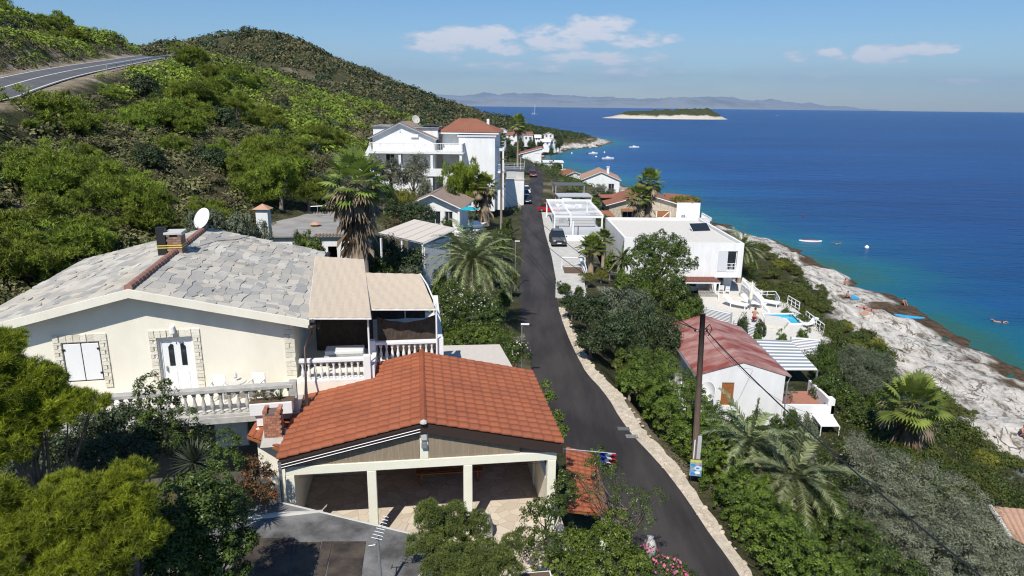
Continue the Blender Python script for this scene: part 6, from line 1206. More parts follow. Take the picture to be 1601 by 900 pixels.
# corrugated roof bottom right
Wr = T('tiled_roof_house', 'house of which only a reddish tiled roof shows at the right edge', 'house', (23.4, 26.2, 4), 0); a = [P(1547, 792, 7.9), P(1640, 800, 8.3), P(1660, 880, 7.6), P(1580, 842, 7.4)]; a = [p-Vector((23.4, 26.2, 4)) for p in a]
m = MB(); m.slab([a[3], a[2], a[1], a[0]], .12); wr = m.build('roof', m_concl, Wr); u = Vector((0, 0, .02)); tile_slope('tiles', a[3]+u, a[2]+u, a[1]+u, a[0]+u, m_tilep, wr, .25, .4, 6, 4, .04); MB().tube([a[0]+Vector((0, 0, .06)), a[0].lerp(a[3], 1)+Vector((0, 0, .06))], .1, 8).build('edge_tiles', m_concl, wr); cc = sum(a, Vector())/4; MB().box(cc.x-.3, cc.x+1.2, cc.y-.8, cc.y+.8, -2, 3.4).build('wall', m_white, Wr)
# ---- white pergola carport with fence by the road
S_ = T('white_pergola', 'white slatted pergola over a fenced court beside the parking place', 'pergola', (8.4, 88, 8.5), 1)
bl = Vector((-2.7, 3.5, 2.75)); br = Vector((3.5, 3.5, 2.75)); tl = Vector((-2.1, 23, 2.75)); tr_ = Vector((4.2, 23, 2.75)); m = MB(); m.box(-2.8, 3.8, 3.4, 3.6, 2.55, 2.85); m.box(-2.6, 4.3, 19.9, 20.1, 2.55, 2.85); m.box(-2.8, -2.6, 3.6, 19.9, 2.55, 2.85); m.box(3.7, 3.9, 3.6, 19.9, 2.55, 2.85); m.box(-.6, -.4, 3.6, 19.9, 2.55, 2.85); pf_ = m.build('frame', m_white2, S_)
m = MB()
for i in range(13): y = 4.4+i*1.22; m.box(-2.9, 4.0, y, y+.30, 2.855, 2.93)
m.build('roof_slats', m_white2, pf_)
for x, y in ((-2.7, 3.5), (3.7, 3.5), (-.5, 3.5), (-2.7, 19.9), (3.7, 19.9), (-.5, .6)): MB().box(x-.1, x+.1, y-.1, y+.1, -.2, 2.55).build('post', m_white2, S_)
m = MB()
for i in range(9): m.box(-2.6, 3.6, 9.0, 9.03, .9+i*.13, .99+i*.13)
m.box(-2.6, 3.6, 9.03, 9.06, .05, .9); m.build('rear_fence', m_grayp, S_)
m = MB()
for i in range(11): m.box(-2.35, 3.4, .9, .94, .12+i*.15, .24+i*.15)
m.build('gate_fence', m_ltgray, S_); MB().box(-2.4, 3.5, .945, .96, .05, 1.75).build('gate_backing', m_grayp, S_); MB().box(-3.3, 3.6, .1, .35, -.2, .75).build('low_wall', m_white, S_); [MB().box(x-.06, x+.06, .8, .9, 0, 1.9).build('fence_post', m_dkgray, S_) for x in (-2.4, .2)]
wl = MB().box(7.6, 7.85, 67.0, 76, 7.5, 8.85).build('garden_wall', m_white, None); tag(wl, 'low white wall between the parking bay and the garden palms', 'wall')
gw = T('gate_frame', 'low white metal frame around a bare flower bed beside the road', 'frame', (5.6, 69.5, 8.56), 0); m = MB(); [m.tube([a, b], .06, 6) for a, b in (((-.2, 3, 0), (-.2, 3, 1.1)), ((-.2, 3, 1.1), (2.1, 3.2, 1.1)), ((2.1, 3.2, 1.1), (2.1, 3.2, 0)), ((2.1, 3.2, 1.1), (1.9, -2.5, 1.1)), ((1.9, -2.5, 1.1), (1.9, -2.5, 0)))]; m.build('frame', m_white2, gw); MB().box(-.1, 1.9, .4, 2.9, -.3, .1).build('flower_bed', m_soil, gw)
# covered parking row further along
for i, (x, y, lb) in enumerate(((11.0, 122, 'grey slatted shelter roof behind the white pergola'), (11.5, 140, 'dark grey shelter roof in the green gardens by the bay'))):
    root = T('shelter', lb, 'shelter', (x, y, 8.0), 4); m = MB(); m.box(-3.0, 3.2, 0, 5, 1.9, 2.02); [m.box(-3.0, 3.2, k*.5, k*.5+.3, 2.03, 2.08) for k in range(10)]; m.build('roof', m_grayp if i != 1 else m_dkgray, root); [MB().box(a-.07, a+.07, b-.07, b+.07, -.5, 1.9).build('post', m_grayp, root) for a in (-2.8, 3.0) for b in (.1, 4.8)]
# ================================================================ VEHICLES
def car(label, loc, rz, paint, bonnet=None, w_=1.82, l_=4.3, h_=1.5, suv=False, cat='car', name='parked_car', grp=None):
    """front faces -y"""
    root = T(name, label, cat, loc, rz, grp); hb = .78 if not suv else .95; ht = h_
    prof = [(-l_/2, .35), (-l_/2+.05, hb-.18), (-l_/2+.25, hb-.05), (-l_*.22, hb+.05), (-l_*.09, ht-.06), (l_*.03, ht), (l_*.30, ht-.04), (l_*.44, hb+.1), (l_/2, hb), (l_/2+.02, .35)]
    body = [(-l_/2, .28), (-l_/2-.02, .5), (-l_/2+.08, hb-.1), (-l_*.22, hb+.04), (l_*.42, hb+.06), (l_/2, hb-.03), (l_/2+.02, .4), (l_/2-.05, .28)]
    def skin(pr, wb, wt, z0, z1):
        V = []; n_ = len(pr)
        for s in (-1, 1):
            for y, z in pr: t = min(1, max(0, (z-z0)/(z1-z0))); V.append((s*(wb*(1-t)+wt*t)/2, y, z))
        return V, [tuple(range(n_)), tuple(range(n_, 2*n_))[::-1]]+[((i+1) % n_, i, n_+i, n_+(i+1) % n_) for i in range(n_)]
    m = MB(); m.add(*skin(body, w_, w_*.95, .3, hb)); b = m.build('body', paint, root, bevel=.06)
    cab = [(-l_*.24, hb), (-l_*.10, ht-.08), (l_*.02, ht-.02), (l_*.28, ht-.05), (l_*.43, hb+.02)]; m = MB(); m.add(*skin(cab, w_*.93, w_*.72, hb, ht)); m.build('glasshouse', m_glass, root, bevel=.03)
    m = MB(); m.box(-w_*.36, w_*.36, -l_*.08, l_*.29, ht-.05, ht+.01); m.build('roof_panel', paint, root, bevel=.04)
    if bonnet: m = MB(); m.hexa([(-w_*.43, -l_/2+.12, hb-.12), (w_*.43, -l_/2+.12, hb-.12), (w_*.44, -l_*.24, hb+.02), (-w_*.44, -l_*.24, hb+.02)], [(-w_*.42, -l_/2+.14, hb-.06), (w_*.42, -l_/2+.14, hb-.06), (w_*.43, -l_*.24, hb+.075), (-w_*.43, -l_*.24, hb+.075)]); m.build('bonnet', bonnet, root, bevel=.02)
    for s in (-1, 1):
        for y in (-l_*.31, l_*.30):
            m = MB(); m.M = Matrix.Translation((s*(w_/2-.1), y, .33)) @ Matrix.Rotation(R(90), 4, 'Y'); m.lathe([(.2, -.11), (.33, -.1), (.34, 0), (.33, .1), (.2, .11)], 18); wh = m.build('wheel', m_tyre, root, smooth=True); m2 = MB(); m2.M = m.M; m2.lathe([(.02, -.115), (.2, -.113), (.2, .113), (.02, .115)], 12); m2.build('rim', m_galv, wh)
        m = MB(); m.box(s*w_*.3-.16, s*w_*.3+.16, -l_/2-.03, -l_/2+.1, hb-.25, hb-.12); m.build('headlight', m_lamp, root, bevel=.02)
        m = MB(); m.box(min(s*w_/2, s*(w_/2+.17)), max(s*w_/2, s*(w_/2+.17)), -l_*.17, -l_*.13, hb+.05, hb+.17); m.build('wing_mirror', paint, root, bevel=.02)
    MB().box(-.26, .26, -l_/2-.045, -l_/2-.02, .45, .56).build('number_plate', m_white2, root)
    MB().box(-w_*.32, w_*.32, -l_/2-.03, -l_/2-.01, .58, hb-.16).build('grille', m_black, root); return root
car('black off-roader with a grey bonnet parked facing the camera in the bay', (5.75, 85.9, 8.57), 2, m_carb, m_carg, 1.9, 4.5, 1.75, True)
car('bright red hatchback parked behind the white gate post', (6.2, 113, 8.57), 62, m_red, None, 1.75, 3.9, 1.45)
car('distant dark red car with a white roof load at the bend of the road', (4.9, 172, 8.56), 2, M('maroon_paint', (.16, .03, .025), rough=.3), None, 1.8, 4.2, 1.5)
for i, (x, y, mt, lb) in enumerate(((2.4, 124.0, m_carb, 'dark blue car nearest in the row beside the garage'), (2.3, 131, m_dkgray, 'grey car in the middle of the row beside the garage'), (2.5, 138, m_white2, 'white car behind the row beside the garage'))): car(lb, (x-.0, y, 8.56), 4, mt, None, 1.7, 3.9, 1.45, grp='cars parked along the left kerb by the garage')
car('white pickup partly under the grey shelter behind the pergola', (9.8, 119, 8.3), 80, m_white2, None, 1.8, 4.5, 1.7)
# ================================================================ POLES, LAMPS, SIGNS
UP = T('utility_pole', 'tall dark wooden utility pole rising from the hedge, carrying the cables', 'utility pole', (8.78, 29.27, 8.5), 0); tp = D(1099, 490, 29.5)-Vector((8.78, 29.27, 8.5))
MB().tube([(0, 0, -.1), tp*.5, tp], [.16, .14, .12], 12).build('post', m_pole, UP, smooth=True)
MB().box(-.02, .16, -.2, -.13, .5, 2.2).build('cable_guard', m_grayp, UP); MB().tube([(-.14, -.16, .4), (-.14, -.16, 2.0)], .03, 6).build('conduit', m_white2, UP)
m = MB(); t5 = tp*.9; m.tube([t5+Vector((-.35, 0, -.0)), t5+Vector((.3, 0, .0))], .025, 6); m.build('bracket', m_galv, UP)
for dx in (-.32, -.12, .2): MB().lathe([(.03, -.05), (.055, 0), (.055, .05), (.03, .1)], 8, t5+Vector((dx, -.05, .03))).build('insulator', m_black, UP)
m = MB(); m.tube([t5+Vector((.12, -.05, .1)), t5+Vector((.3, -.1, .35)), t5+Vector((.42, -.1, .1)), t5+Vector((.25, -.15, -.2))], .025, 6); m.build('jumper_cable', m_black, UP)
att = t5+Vector((8.78, 29.27, 8.5))
P2 = T('utility_pole', 'slim pale wooden utility pole rising from bushes left of the road', 'utility pole', (-1.5, 88, 9.3), 0); MB().tube([(0, 0, -.5), (-.02, 0, 10.6)], [.17, .11], 8).build('post', m_polel, P2, smooth=True); MB().box(-.5, .5, -.05, .05, 9.6, 9.72).build('crossarm', m_polel, P2)
a2 = Vector((-1.5, 88, 18.8))
def cable(label, a, b, sag, r=.02, n_=24, name='overhead_cable'):
    a = Vector(a); b = Vector(b); return tag(MB().tube([a.lerp(b, i/n_)-Vector((0, 0, sag*4*(i/n_)*(1-i/n_))) for i in range(n_+1)], r, 5).build(name, m_black, None), label, 'cable')
cable('upper thin cable from the dark pole back to the pale pole', att+Vector((-.3, 0, .05)), D(782, 290, 88), .7, .022)
cable('lower thin cable from the dark pole back to the pale pole', att+Vector((-.1, 0, -.02)), D(782, 300, 88), 1.9, .022)
cable('thick black cable bundle running from the dark pole to the lower right corner', att+Vector((.2, 0, 0)), D(1640, 985, 11.5), .35, .026)
cable('thin service wire from the dark pole to the gable of the red roofed house', att+Vector((.1, 0, -.1)), (15.6, 41.3, 9.3), .5, .009)
cable('thin slack wire from the dark pole towards the house terrace', att+Vector((.15, 0, .1)), (20.5, 40.5, 6.5), 1.1, .009)
# billboard at the foot of the pole
BB = T('tourist_sign', 'colourful picture sign on two black legs below the utility pole', 'sign', (8.62, 28.55, 8.5), -12); W2, H2 = .56, .86; zb = .45
m = MB(); m.box(-W2/2, W2/2, -.02, .02, zb, zb+H2); pn = m.build('panel', m_black, BB); rng = random.Random(2)
def flat(name, pts, mat, y): MB().prism(pts, y, y+.002).build(name, mat, pn)
flat('yellow_header', [(-.27, zb+.70), (.27, zb+.70), (.27, zb+.845), (-.27, zb+.845)], M('sign_yellow', (.62, .55, .14), (.45, .50, .15), 9, .4), -.0235)
flat('print_field', [(-.27, zb+.015), (.27, zb+.015), (.27, zb+.695), (-.27, zb+.695)], M('sign_print', (.42, .46, .42), (.10, .26, .42), 5, .4, contrast=1.6, detail=3), -.0235)
mb_ = M('sign_blue', (.03, .16, .55), (.08, .30, .62), 12, .4); mp_ = M('sign_pale', (.55, .66, .82), (.70, .70, .72), 9, .4)
for cx, cz, rx_, rz_, mt in ((-.14, .56, .12, .06, mb_), (.1, .42, .17, .12, mp_), (.08, .42, .09, .045, mb_), (-.12, .12, .12, .09, mb_), (.08, .2, .13, .07, m_white2), (-.1, .30, .14, .018, mb_), (.17, .60, .07, .03, M('sign_red', (.45, .12, .10), rough=.4))):
    flat('printed_shape', [(cx+rx_*math.cos(a*math.pi/8), zb+cz+rz_*math.sin(a*math.pi/8)) for a in range(16)], mt, -.0262-.0003*abs(hash((cx, cz)) % 5))
for x in (-.2, .22): MB().box(x-.02, x+.02, .0, .04, -.05, zb+.1).build('leg', m_black, BB)
def lamp(label, base, top, arm=.45):
    root = T('street_lamp', label, 'street lamp', base, 0, 'slim roadside lamps'); h = top[2]-base[2]; MB().tube([(0, 0, -.3), (0, 0, h)], [.05, .04], 8).build('post', m_galv, root); MB().box(-.06, arm, -.07, .07, h-.02, h+.06).build('lamp_head', m_white2, root, bevel=.01); return root
q = D(816, 507, 39.8); lamp('slim grey lamp with a flat white head beside the white oleander', (q.x, q.y, 8.5), q)
q = D(806, 377, 63); lamp('slim lamp with a flat head beside the date palm at the left road edge', (q.x, q.y, 8.5), q, .4)
q = D(894, 810, 20.5); g_ = tz(q.x, q.y)
ml = T('garden_post', 'slim grey metal garden lamp post among the shrubs below the gate roof', 'lamp', (D(877, 850, 17.5).x, 17.5, D(877, 880, 17.5).z-.5), 0); MB().tube([(0, 0, -.5), (0, 0, 1.2)], .035, 6).build('post', m_galv, ml); MB().box(-.04, .2, -.05, .05, 1.18, 1.24).build('lamp_head', m_galv, ml)
# white mail column beside road (grey round thing) and manhole covers
q = P(1018, 850, 9.0); vs2 = T('glass_demijohn', 'pale grey rounded stone urn among the pink flowers at the road edge', 'urn', (q.x-.1, q.y-.2, 8.5), 0); MB().lathe([(.12, 0), (.24, .2), (.27, .55), (.18, .8), (.1, .9), (.13, .98)], 14).build('urn_body', m_concl, vs2, smooth=True)
for i, (px, py) in enumerate(((975, 670), (988, 682))): q = P(px, py, 8.535); tag(MB().box(q.x-.32, q.x+.32, q.y-.2, q.y+.2, 8.5, 8.545).build('drain_cover', m_dkgray if i == 0 else m_conc, None), ['dark drain grating set in the gravel verge', 'concrete drain slab set in the gravel verge just in front of the grating'][i], 'drain cover')
# guard rail of the upper road
gr_ = T('guard_rail', 'metal guard rail along the outer bend of the hillside road', 'guard rail', (-66, 105, 30), 0); m = MB(); pp = [Vector(p) for p in UROAD[5:9]]; rail_pts = []
for a, b in zip(pp[:-1], pp[1:]):
    for k in range(8): q = a.lerp(b, k/8); d = (b-a); nn = Vector((d.y, -d.x, 0)).normalized(); rail_pts.append(q+nn*3.9+Vector((0, 0, .35))-Vector((-66, 105, 30)))
m.tube([p+Vector((0, 0, .3)) for p in rail_pts], .14, 4); m.build('rail', m_galv, gr_); m = MB(); [m.box(p.x-.06, p.x+.06, p.y-.06, p.y+.06, p.z-.6, p.z+.35) for p in rail_pts[::2]]; m.build('posts', m_galv, gr_)
# planting trough at the bottom edge, water butt, firewood sacks
q = D(840, 893, 14.3); wt = T('white_trough', 'white rectangular flower trough at the bottom edge of the yard', 'planter', (q.x-.6, q.y, q.z-.3), 8); MB().box(0, 1.0, 0, .3, -.3, .0).build('trough', m_white, wt, bevel=.01); MB().box(.04, .96, .04, .26, -.03, .005).build('soil', m_soil, wt)
q = P(758, 838, 12.4); sk = T('cloth_sack', 'crumpled grey and white cloth hanging on a stand in the paved yard', 'cloth', (q.x, q.y, 12.3), 0); m = MB(); rng = random.Random(1); n_ = 16; V = []
for j in range(8):
    for i in range(n_): a = 2*math.pi*i/n_; r_ = (.16+.10*j/7)*(1+.25*math.sin(i*2.3+j*.5)); V.append((r_*math.cos(a), r_*math.sin(a)*.7, .9-.11*j))
m.add(V, [(j*n_+i, j*n_+(i+1) % n_, (j+1)*n_+(i+1) % n_, (j+1)*n_+i) for j in range(7) for i in range(n_)]+[tuple(range(n_))]); m.build('cloth', m_concl, sk, smooth=True); MB().tube([(0, 0, 0), (0, 0, .95)], .03, 6).build('stand', m_polel, sk)
# ================================================================ VEGETATION
def zc_(p): return (Vector(p)-Vector((0, 0, CAMZ))).dot(_F)
def near_tree(name, cat, label, lobes, ncl, per, rc, Lf, Wf, mat, seed, style='leaf', trunk_r=.09, k=7, base=None, twigs=None, **kw):
    """lobes: (px, py, y, radius_px[, zscale]) turned into overlapping leaf masses round one trunk"""
    cs = []
    for lo in lobes:
        c = D(lo[0], lo[1], lo[2]); r = lo[3]/FPX*zc_(c); cs.append((c.x, c.y, c.z, r, r, r*(lo[4] if len(lo) > 4 else .8)))
    bx = sum(c[0] for c in cs)/len(cs); by = sum(c[1] for c in cs)/len(cs)
    if base: bx, by = base
    gz = tz(bx, by); root = T(name, label, cat, (bx, by, gz-.05), 0); L_ = [(c[0]-bx, c[1]-by, c[2]-gz, c[3], c[4], c[5]) for c in cs]
    crown('crown', L_, ncl, per, rc, Lf, Wf, mat, seed, style, root, k, **kw)
    zt = max(.3, min(c[2] for c in L_)); limbs('trunk', zt, trunk_r, L_, root, seed, n=max(6, len(L_)*(2 if twigs is None else twigs))); return root
# foreground pines and shrubs
near_tree('pine_tree', 'pine tree', 'big yellow-green pine reaching in from the left edge in front of the cream house', [(0, 595, 12.5, 62), (50, 610, 12.8, 46), (100, 632, 12.8, 34), (-40, 560, 12.5, 60), (10, 530, 12.8, 22), (140, 625, 13, 22), (20, 660, 12.3, 36), (70, 590, 12.8, 26), (60, 660, 12.6, 28), (0, 690, 12, 50)], 820, 34, .12, .115, .0105, m_pine, 1, 'needle', k=8, up=.7, zmin=-.6, flat=.9)
near_tree('pine_tree', 'pine tree', 'bright yellow-green pine crown filling the lower left corner', [(60, 820, 9.6, 66), (130, 795, 9.9, 58), (195, 780, 10.2, 46), (30, 870, 9.2, 80), (120, 880, 9.4, 70), (200, 840, 9.8, 50), (222, 725, 10.8, 18), (185, 750, 10.4, 30), (100, 762, 10.4, 30), (-20, 790, 9.5, 50)], 1150, 34, .095, .10, .009, m_pine, 2, 'needle', k=8, up=.7, zmin=-.6, flat=.9)
near_tree('garden_shrub', 'shrub', 'dense glossy dark green shrub right of the lower left pine', [(295, 790, 11.8, 62), (335, 820, 12, 48), (260, 830, 11.4, 55), (300, 765, 12.5, 34), (350, 785, 12.6, 32), (270, 860, 11.2, 50), (370, 845, 12.2, 28), (320, 880, 11.4, 52), (350, 895, 11.4, 40), (240, 900, 10.6, 55)], 520, 60, .16, .075, .036, m_leaf, 3)
near_tree('garden_shrub', 'shrub', 'shaded dark shrub in the hollow below the balcony on the left', [(110, 700, 15.5, 60), (190, 680, 16, 55), (60, 720, 14.8, 60), (160, 730, 14.8, 50), (230, 700, 15.6, 40), (250, 690, 16.8, 42), (300, 690, 16.9, 36), (200, 655, 16.9, 36), (150, 665, 16.6, 36)], 420, 45, .25, .09, .04, m_dark, 4)
near_tree('young_tree', 'tree', 'slender young tree with pale leaves rising in front of the balcony balusters', [(240, 610, 16.2, 28, 1.1), (255, 640, 16.3, 30), (285, 650, 16.4, 22), (230, 660, 16.2, 24), (270, 680, 16.3, 30)], 120, 38, .14, .085, .030, m_leaf, 5, trunk_r=.04)
near_tree('garden_shrub', 'shrub', 'small reddish and green leaved shrub at the left column of the carport', [(398, 728, 17.2, 22), (405, 750, 17.2, 24), (385, 770, 16.9, 24), (412, 775, 17, 20)], 120, 40, .13, .075, .032, m_redleaf, 6, trunk_r=.04)
near_tree('garden_shrub', 'shrub', 'low mixed flowering shrub between the yucca and the concrete roof', [(350, 720, 16.6, 30), (345, 690, 17, 28), (370, 790, 15.8, 28), (340, 750, 15.8, 26)], 150, 36, .14, .07, .03, m_leaf, 7, trunk_r=.03)
# yucca
q = D(304, 722, 14.2); gz = tz(q.x, q.y); yu = T('yucca', 'spiky blue-green yucca rosette below the balcony', 'yucca', (q.x, q.y, gz), 0); MB().tube([(0, 0, -.1), (0, 0, q.z-gz)], .09, 8).build('trunk', m_pbark, yu); V, F, Tn = [], [], []; rng = random.Random(3)
for i in range(90):
    a = i*2.39996; e = R(85)-R(105)*(i/90); d = frond_dir(a, e); s = d.cross(Vector((0, 0, 1))).normalized()*.022; L_ = rng.uniform(.5, .66); b = len(V); V += [-s, s, d*L_*.5+s*1.2, d*L_, d*L_*.5-s*1.2]; F.append((b, b+1, b+2, b+3)); F.append((b, b+2, b+3, b+4)); Tn += [rng.random()]*5
o = mesh_from('leaves', V, F, Tn, m_grey, yu); o.location = (0, 0, q.z-gz)
# plants in front of the carport
near_tree('juniper', 'shrub', 'upright juniper growing in front of the second carport column', [(672, 810, 15.3, 22, 1.5), (710, 815, 15.6, 24, 1.4), (745, 822, 15.8, 18, 1.5), (700, 845, 15.0, 32), (660, 850, 14.6, 24)], 380, 40, .11, .06, .012, m_juni, 11, 'needle', k=7, up=1., trunk_r=.05)
near_tree('juniper', 'shrub', 'broad spreading juniper at the bottom edge below the paved yard', [(715, 880, 13.8, 38), (760, 870, 14.2, 36), (790, 885, 14.2, 26), (690, 890, 13.5, 30), (800, 850, 14.8, 16, 1.3), (740, 900, 13.5, 40)], 480, 40, .11, .06, .012, m_juni, 12, 'needle', k=7, up=1., trunk_r=.05)
near_tree('garden_shrub', 'shrub', 'loose green shrub at the right corner of the paved yard', [(840, 800, 16.5, 26, 1.1), (825, 835, 16, 20), (865, 790, 17.5, 24), (885, 765, 19, 22), (850, 850, 15.5, 28), (880, 740, 20, 14)], 190, 34, .13, .075, .034, m_leaf, 13, trunk_r=.04)
near_tree('garden_shrub', 'shrub', 'large dense glossy shrub at the bottom centre beside the road', [(900, 860, 16.5, 44), (950, 850, 17.4, 40), (870, 890, 15.2, 40), (925, 895, 15.2, 44), (980, 880, 16.8, 38), (960, 820, 18.5, 30)], 420, 44, .16, .075, .036, m_hedge, 14)
near_tree('twiggy_shrub', 'shrub', 'sparse twiggy shrub leaning over the road below the flag', [(940, 770, 20, 26), (985, 775, 20.6, 28), (1020, 780, 20.8, 26), (960, 740, 21.4, 20), (1000, 810, 19.8, 28), (930, 730, 21.8, 20), (905, 745, 21, 12)], 150, 22, .17, .07, .03, m_leaf, 15, trunk_r=.04, twigs=8)
near_tree('garden_shrub', 'shrub', 'green climber between the flag and the small tiled gate roof', [(935, 705, 23.2, 14), (950, 722, 22.8, 16), (925, 722, 23, 10)], 60, 30, .12, .07, .03, m_leaf, 16, trunk_r=.03)
ole = near_tree('oleander', 'oleander', 'pink flowering oleander at the bottom edge beside the asphalt', [(1010, 880, 17.4, 34), (1045, 890, 17.6, 28), (1065, 905, 17.4, 26), (990, 905, 16.4, 40)], 170, 32, .14, .09, .024, m_leaf, 17, trunk_r=.03)
for i, (px, py, rp) in enumerate(((1012, 872, 24), (1045, 885, 22), (1000, 893, 26), (1062, 898, 16))): q = D(px, py, 17.4)-ole.location; flowers(ole, q, rp/FPX*19.5, 60, m_petal_p, 30+i, .085)
near_tree('climbing_plant', 'shrub', 'green climber along the right eave of the carport roof', [(858, 620, 23.6, 12), (868, 650, 22.4, 14), (877, 672, 21.2, 13), (853, 600, 25, 10)], 90, 34, .12, .08, .036, m_hedge, 18, trunk_r=.03)
near_tree('ground_plants', 'shrub', 'dry grey plants around the trough in the yard corner', [(800, 880, 15, 18, .5), (835, 868, 15.5, 20, .5), (870, 872, 15.8, 18, .5)], 60, 24, .1, .06, .02, m_brush, 19, trunk_r=.02)
# left side of the road
ow = near_tree('oleander', 'oleander', 'white flowering oleander around the lamp at the left road edge', [(800, 545, 37, 22), (815, 560, 37, 18), (790, 565, 36.4, 18), (780, 540, 38, 18)], 150, 40, .22, .12, .04, m_leaf, 21)
flowers(ow, D(812, 545, 37)-ow.location, .7, 40, m_petal_w, 5, .09)
wb2 = near_tree('jasmine_bush', 'shrub', 'large dark bush dotted with white flowers under the date palm', [(715, 475, 45, 38), (755, 480, 45.5, 34), (690, 500, 42.5, 34), (745, 505, 43.5, 34), (700, 455, 47, 26), (775, 500, 44, 22)], 330, 44, .30, .13, .06, m_leaf, 22)
for px, py, rp in ((720, 470, 34), (752, 482, 30), (695, 495, 30)): q = D(px, py, 44.6)-wb2.location; flowers(wb2, q, rp/FPX*46, 70, m_petal_w, px, .10)
near_tree('creeper', 'creeper', 'bright green creeper mat beside the reed mat pergola', [(735, 522, 39, 36, .45), (770, 525, 39.5, 30, .45), (715, 530, 37.6, 26, .45)], 240, 36, .2, .11, .06, m_hedge, 23)
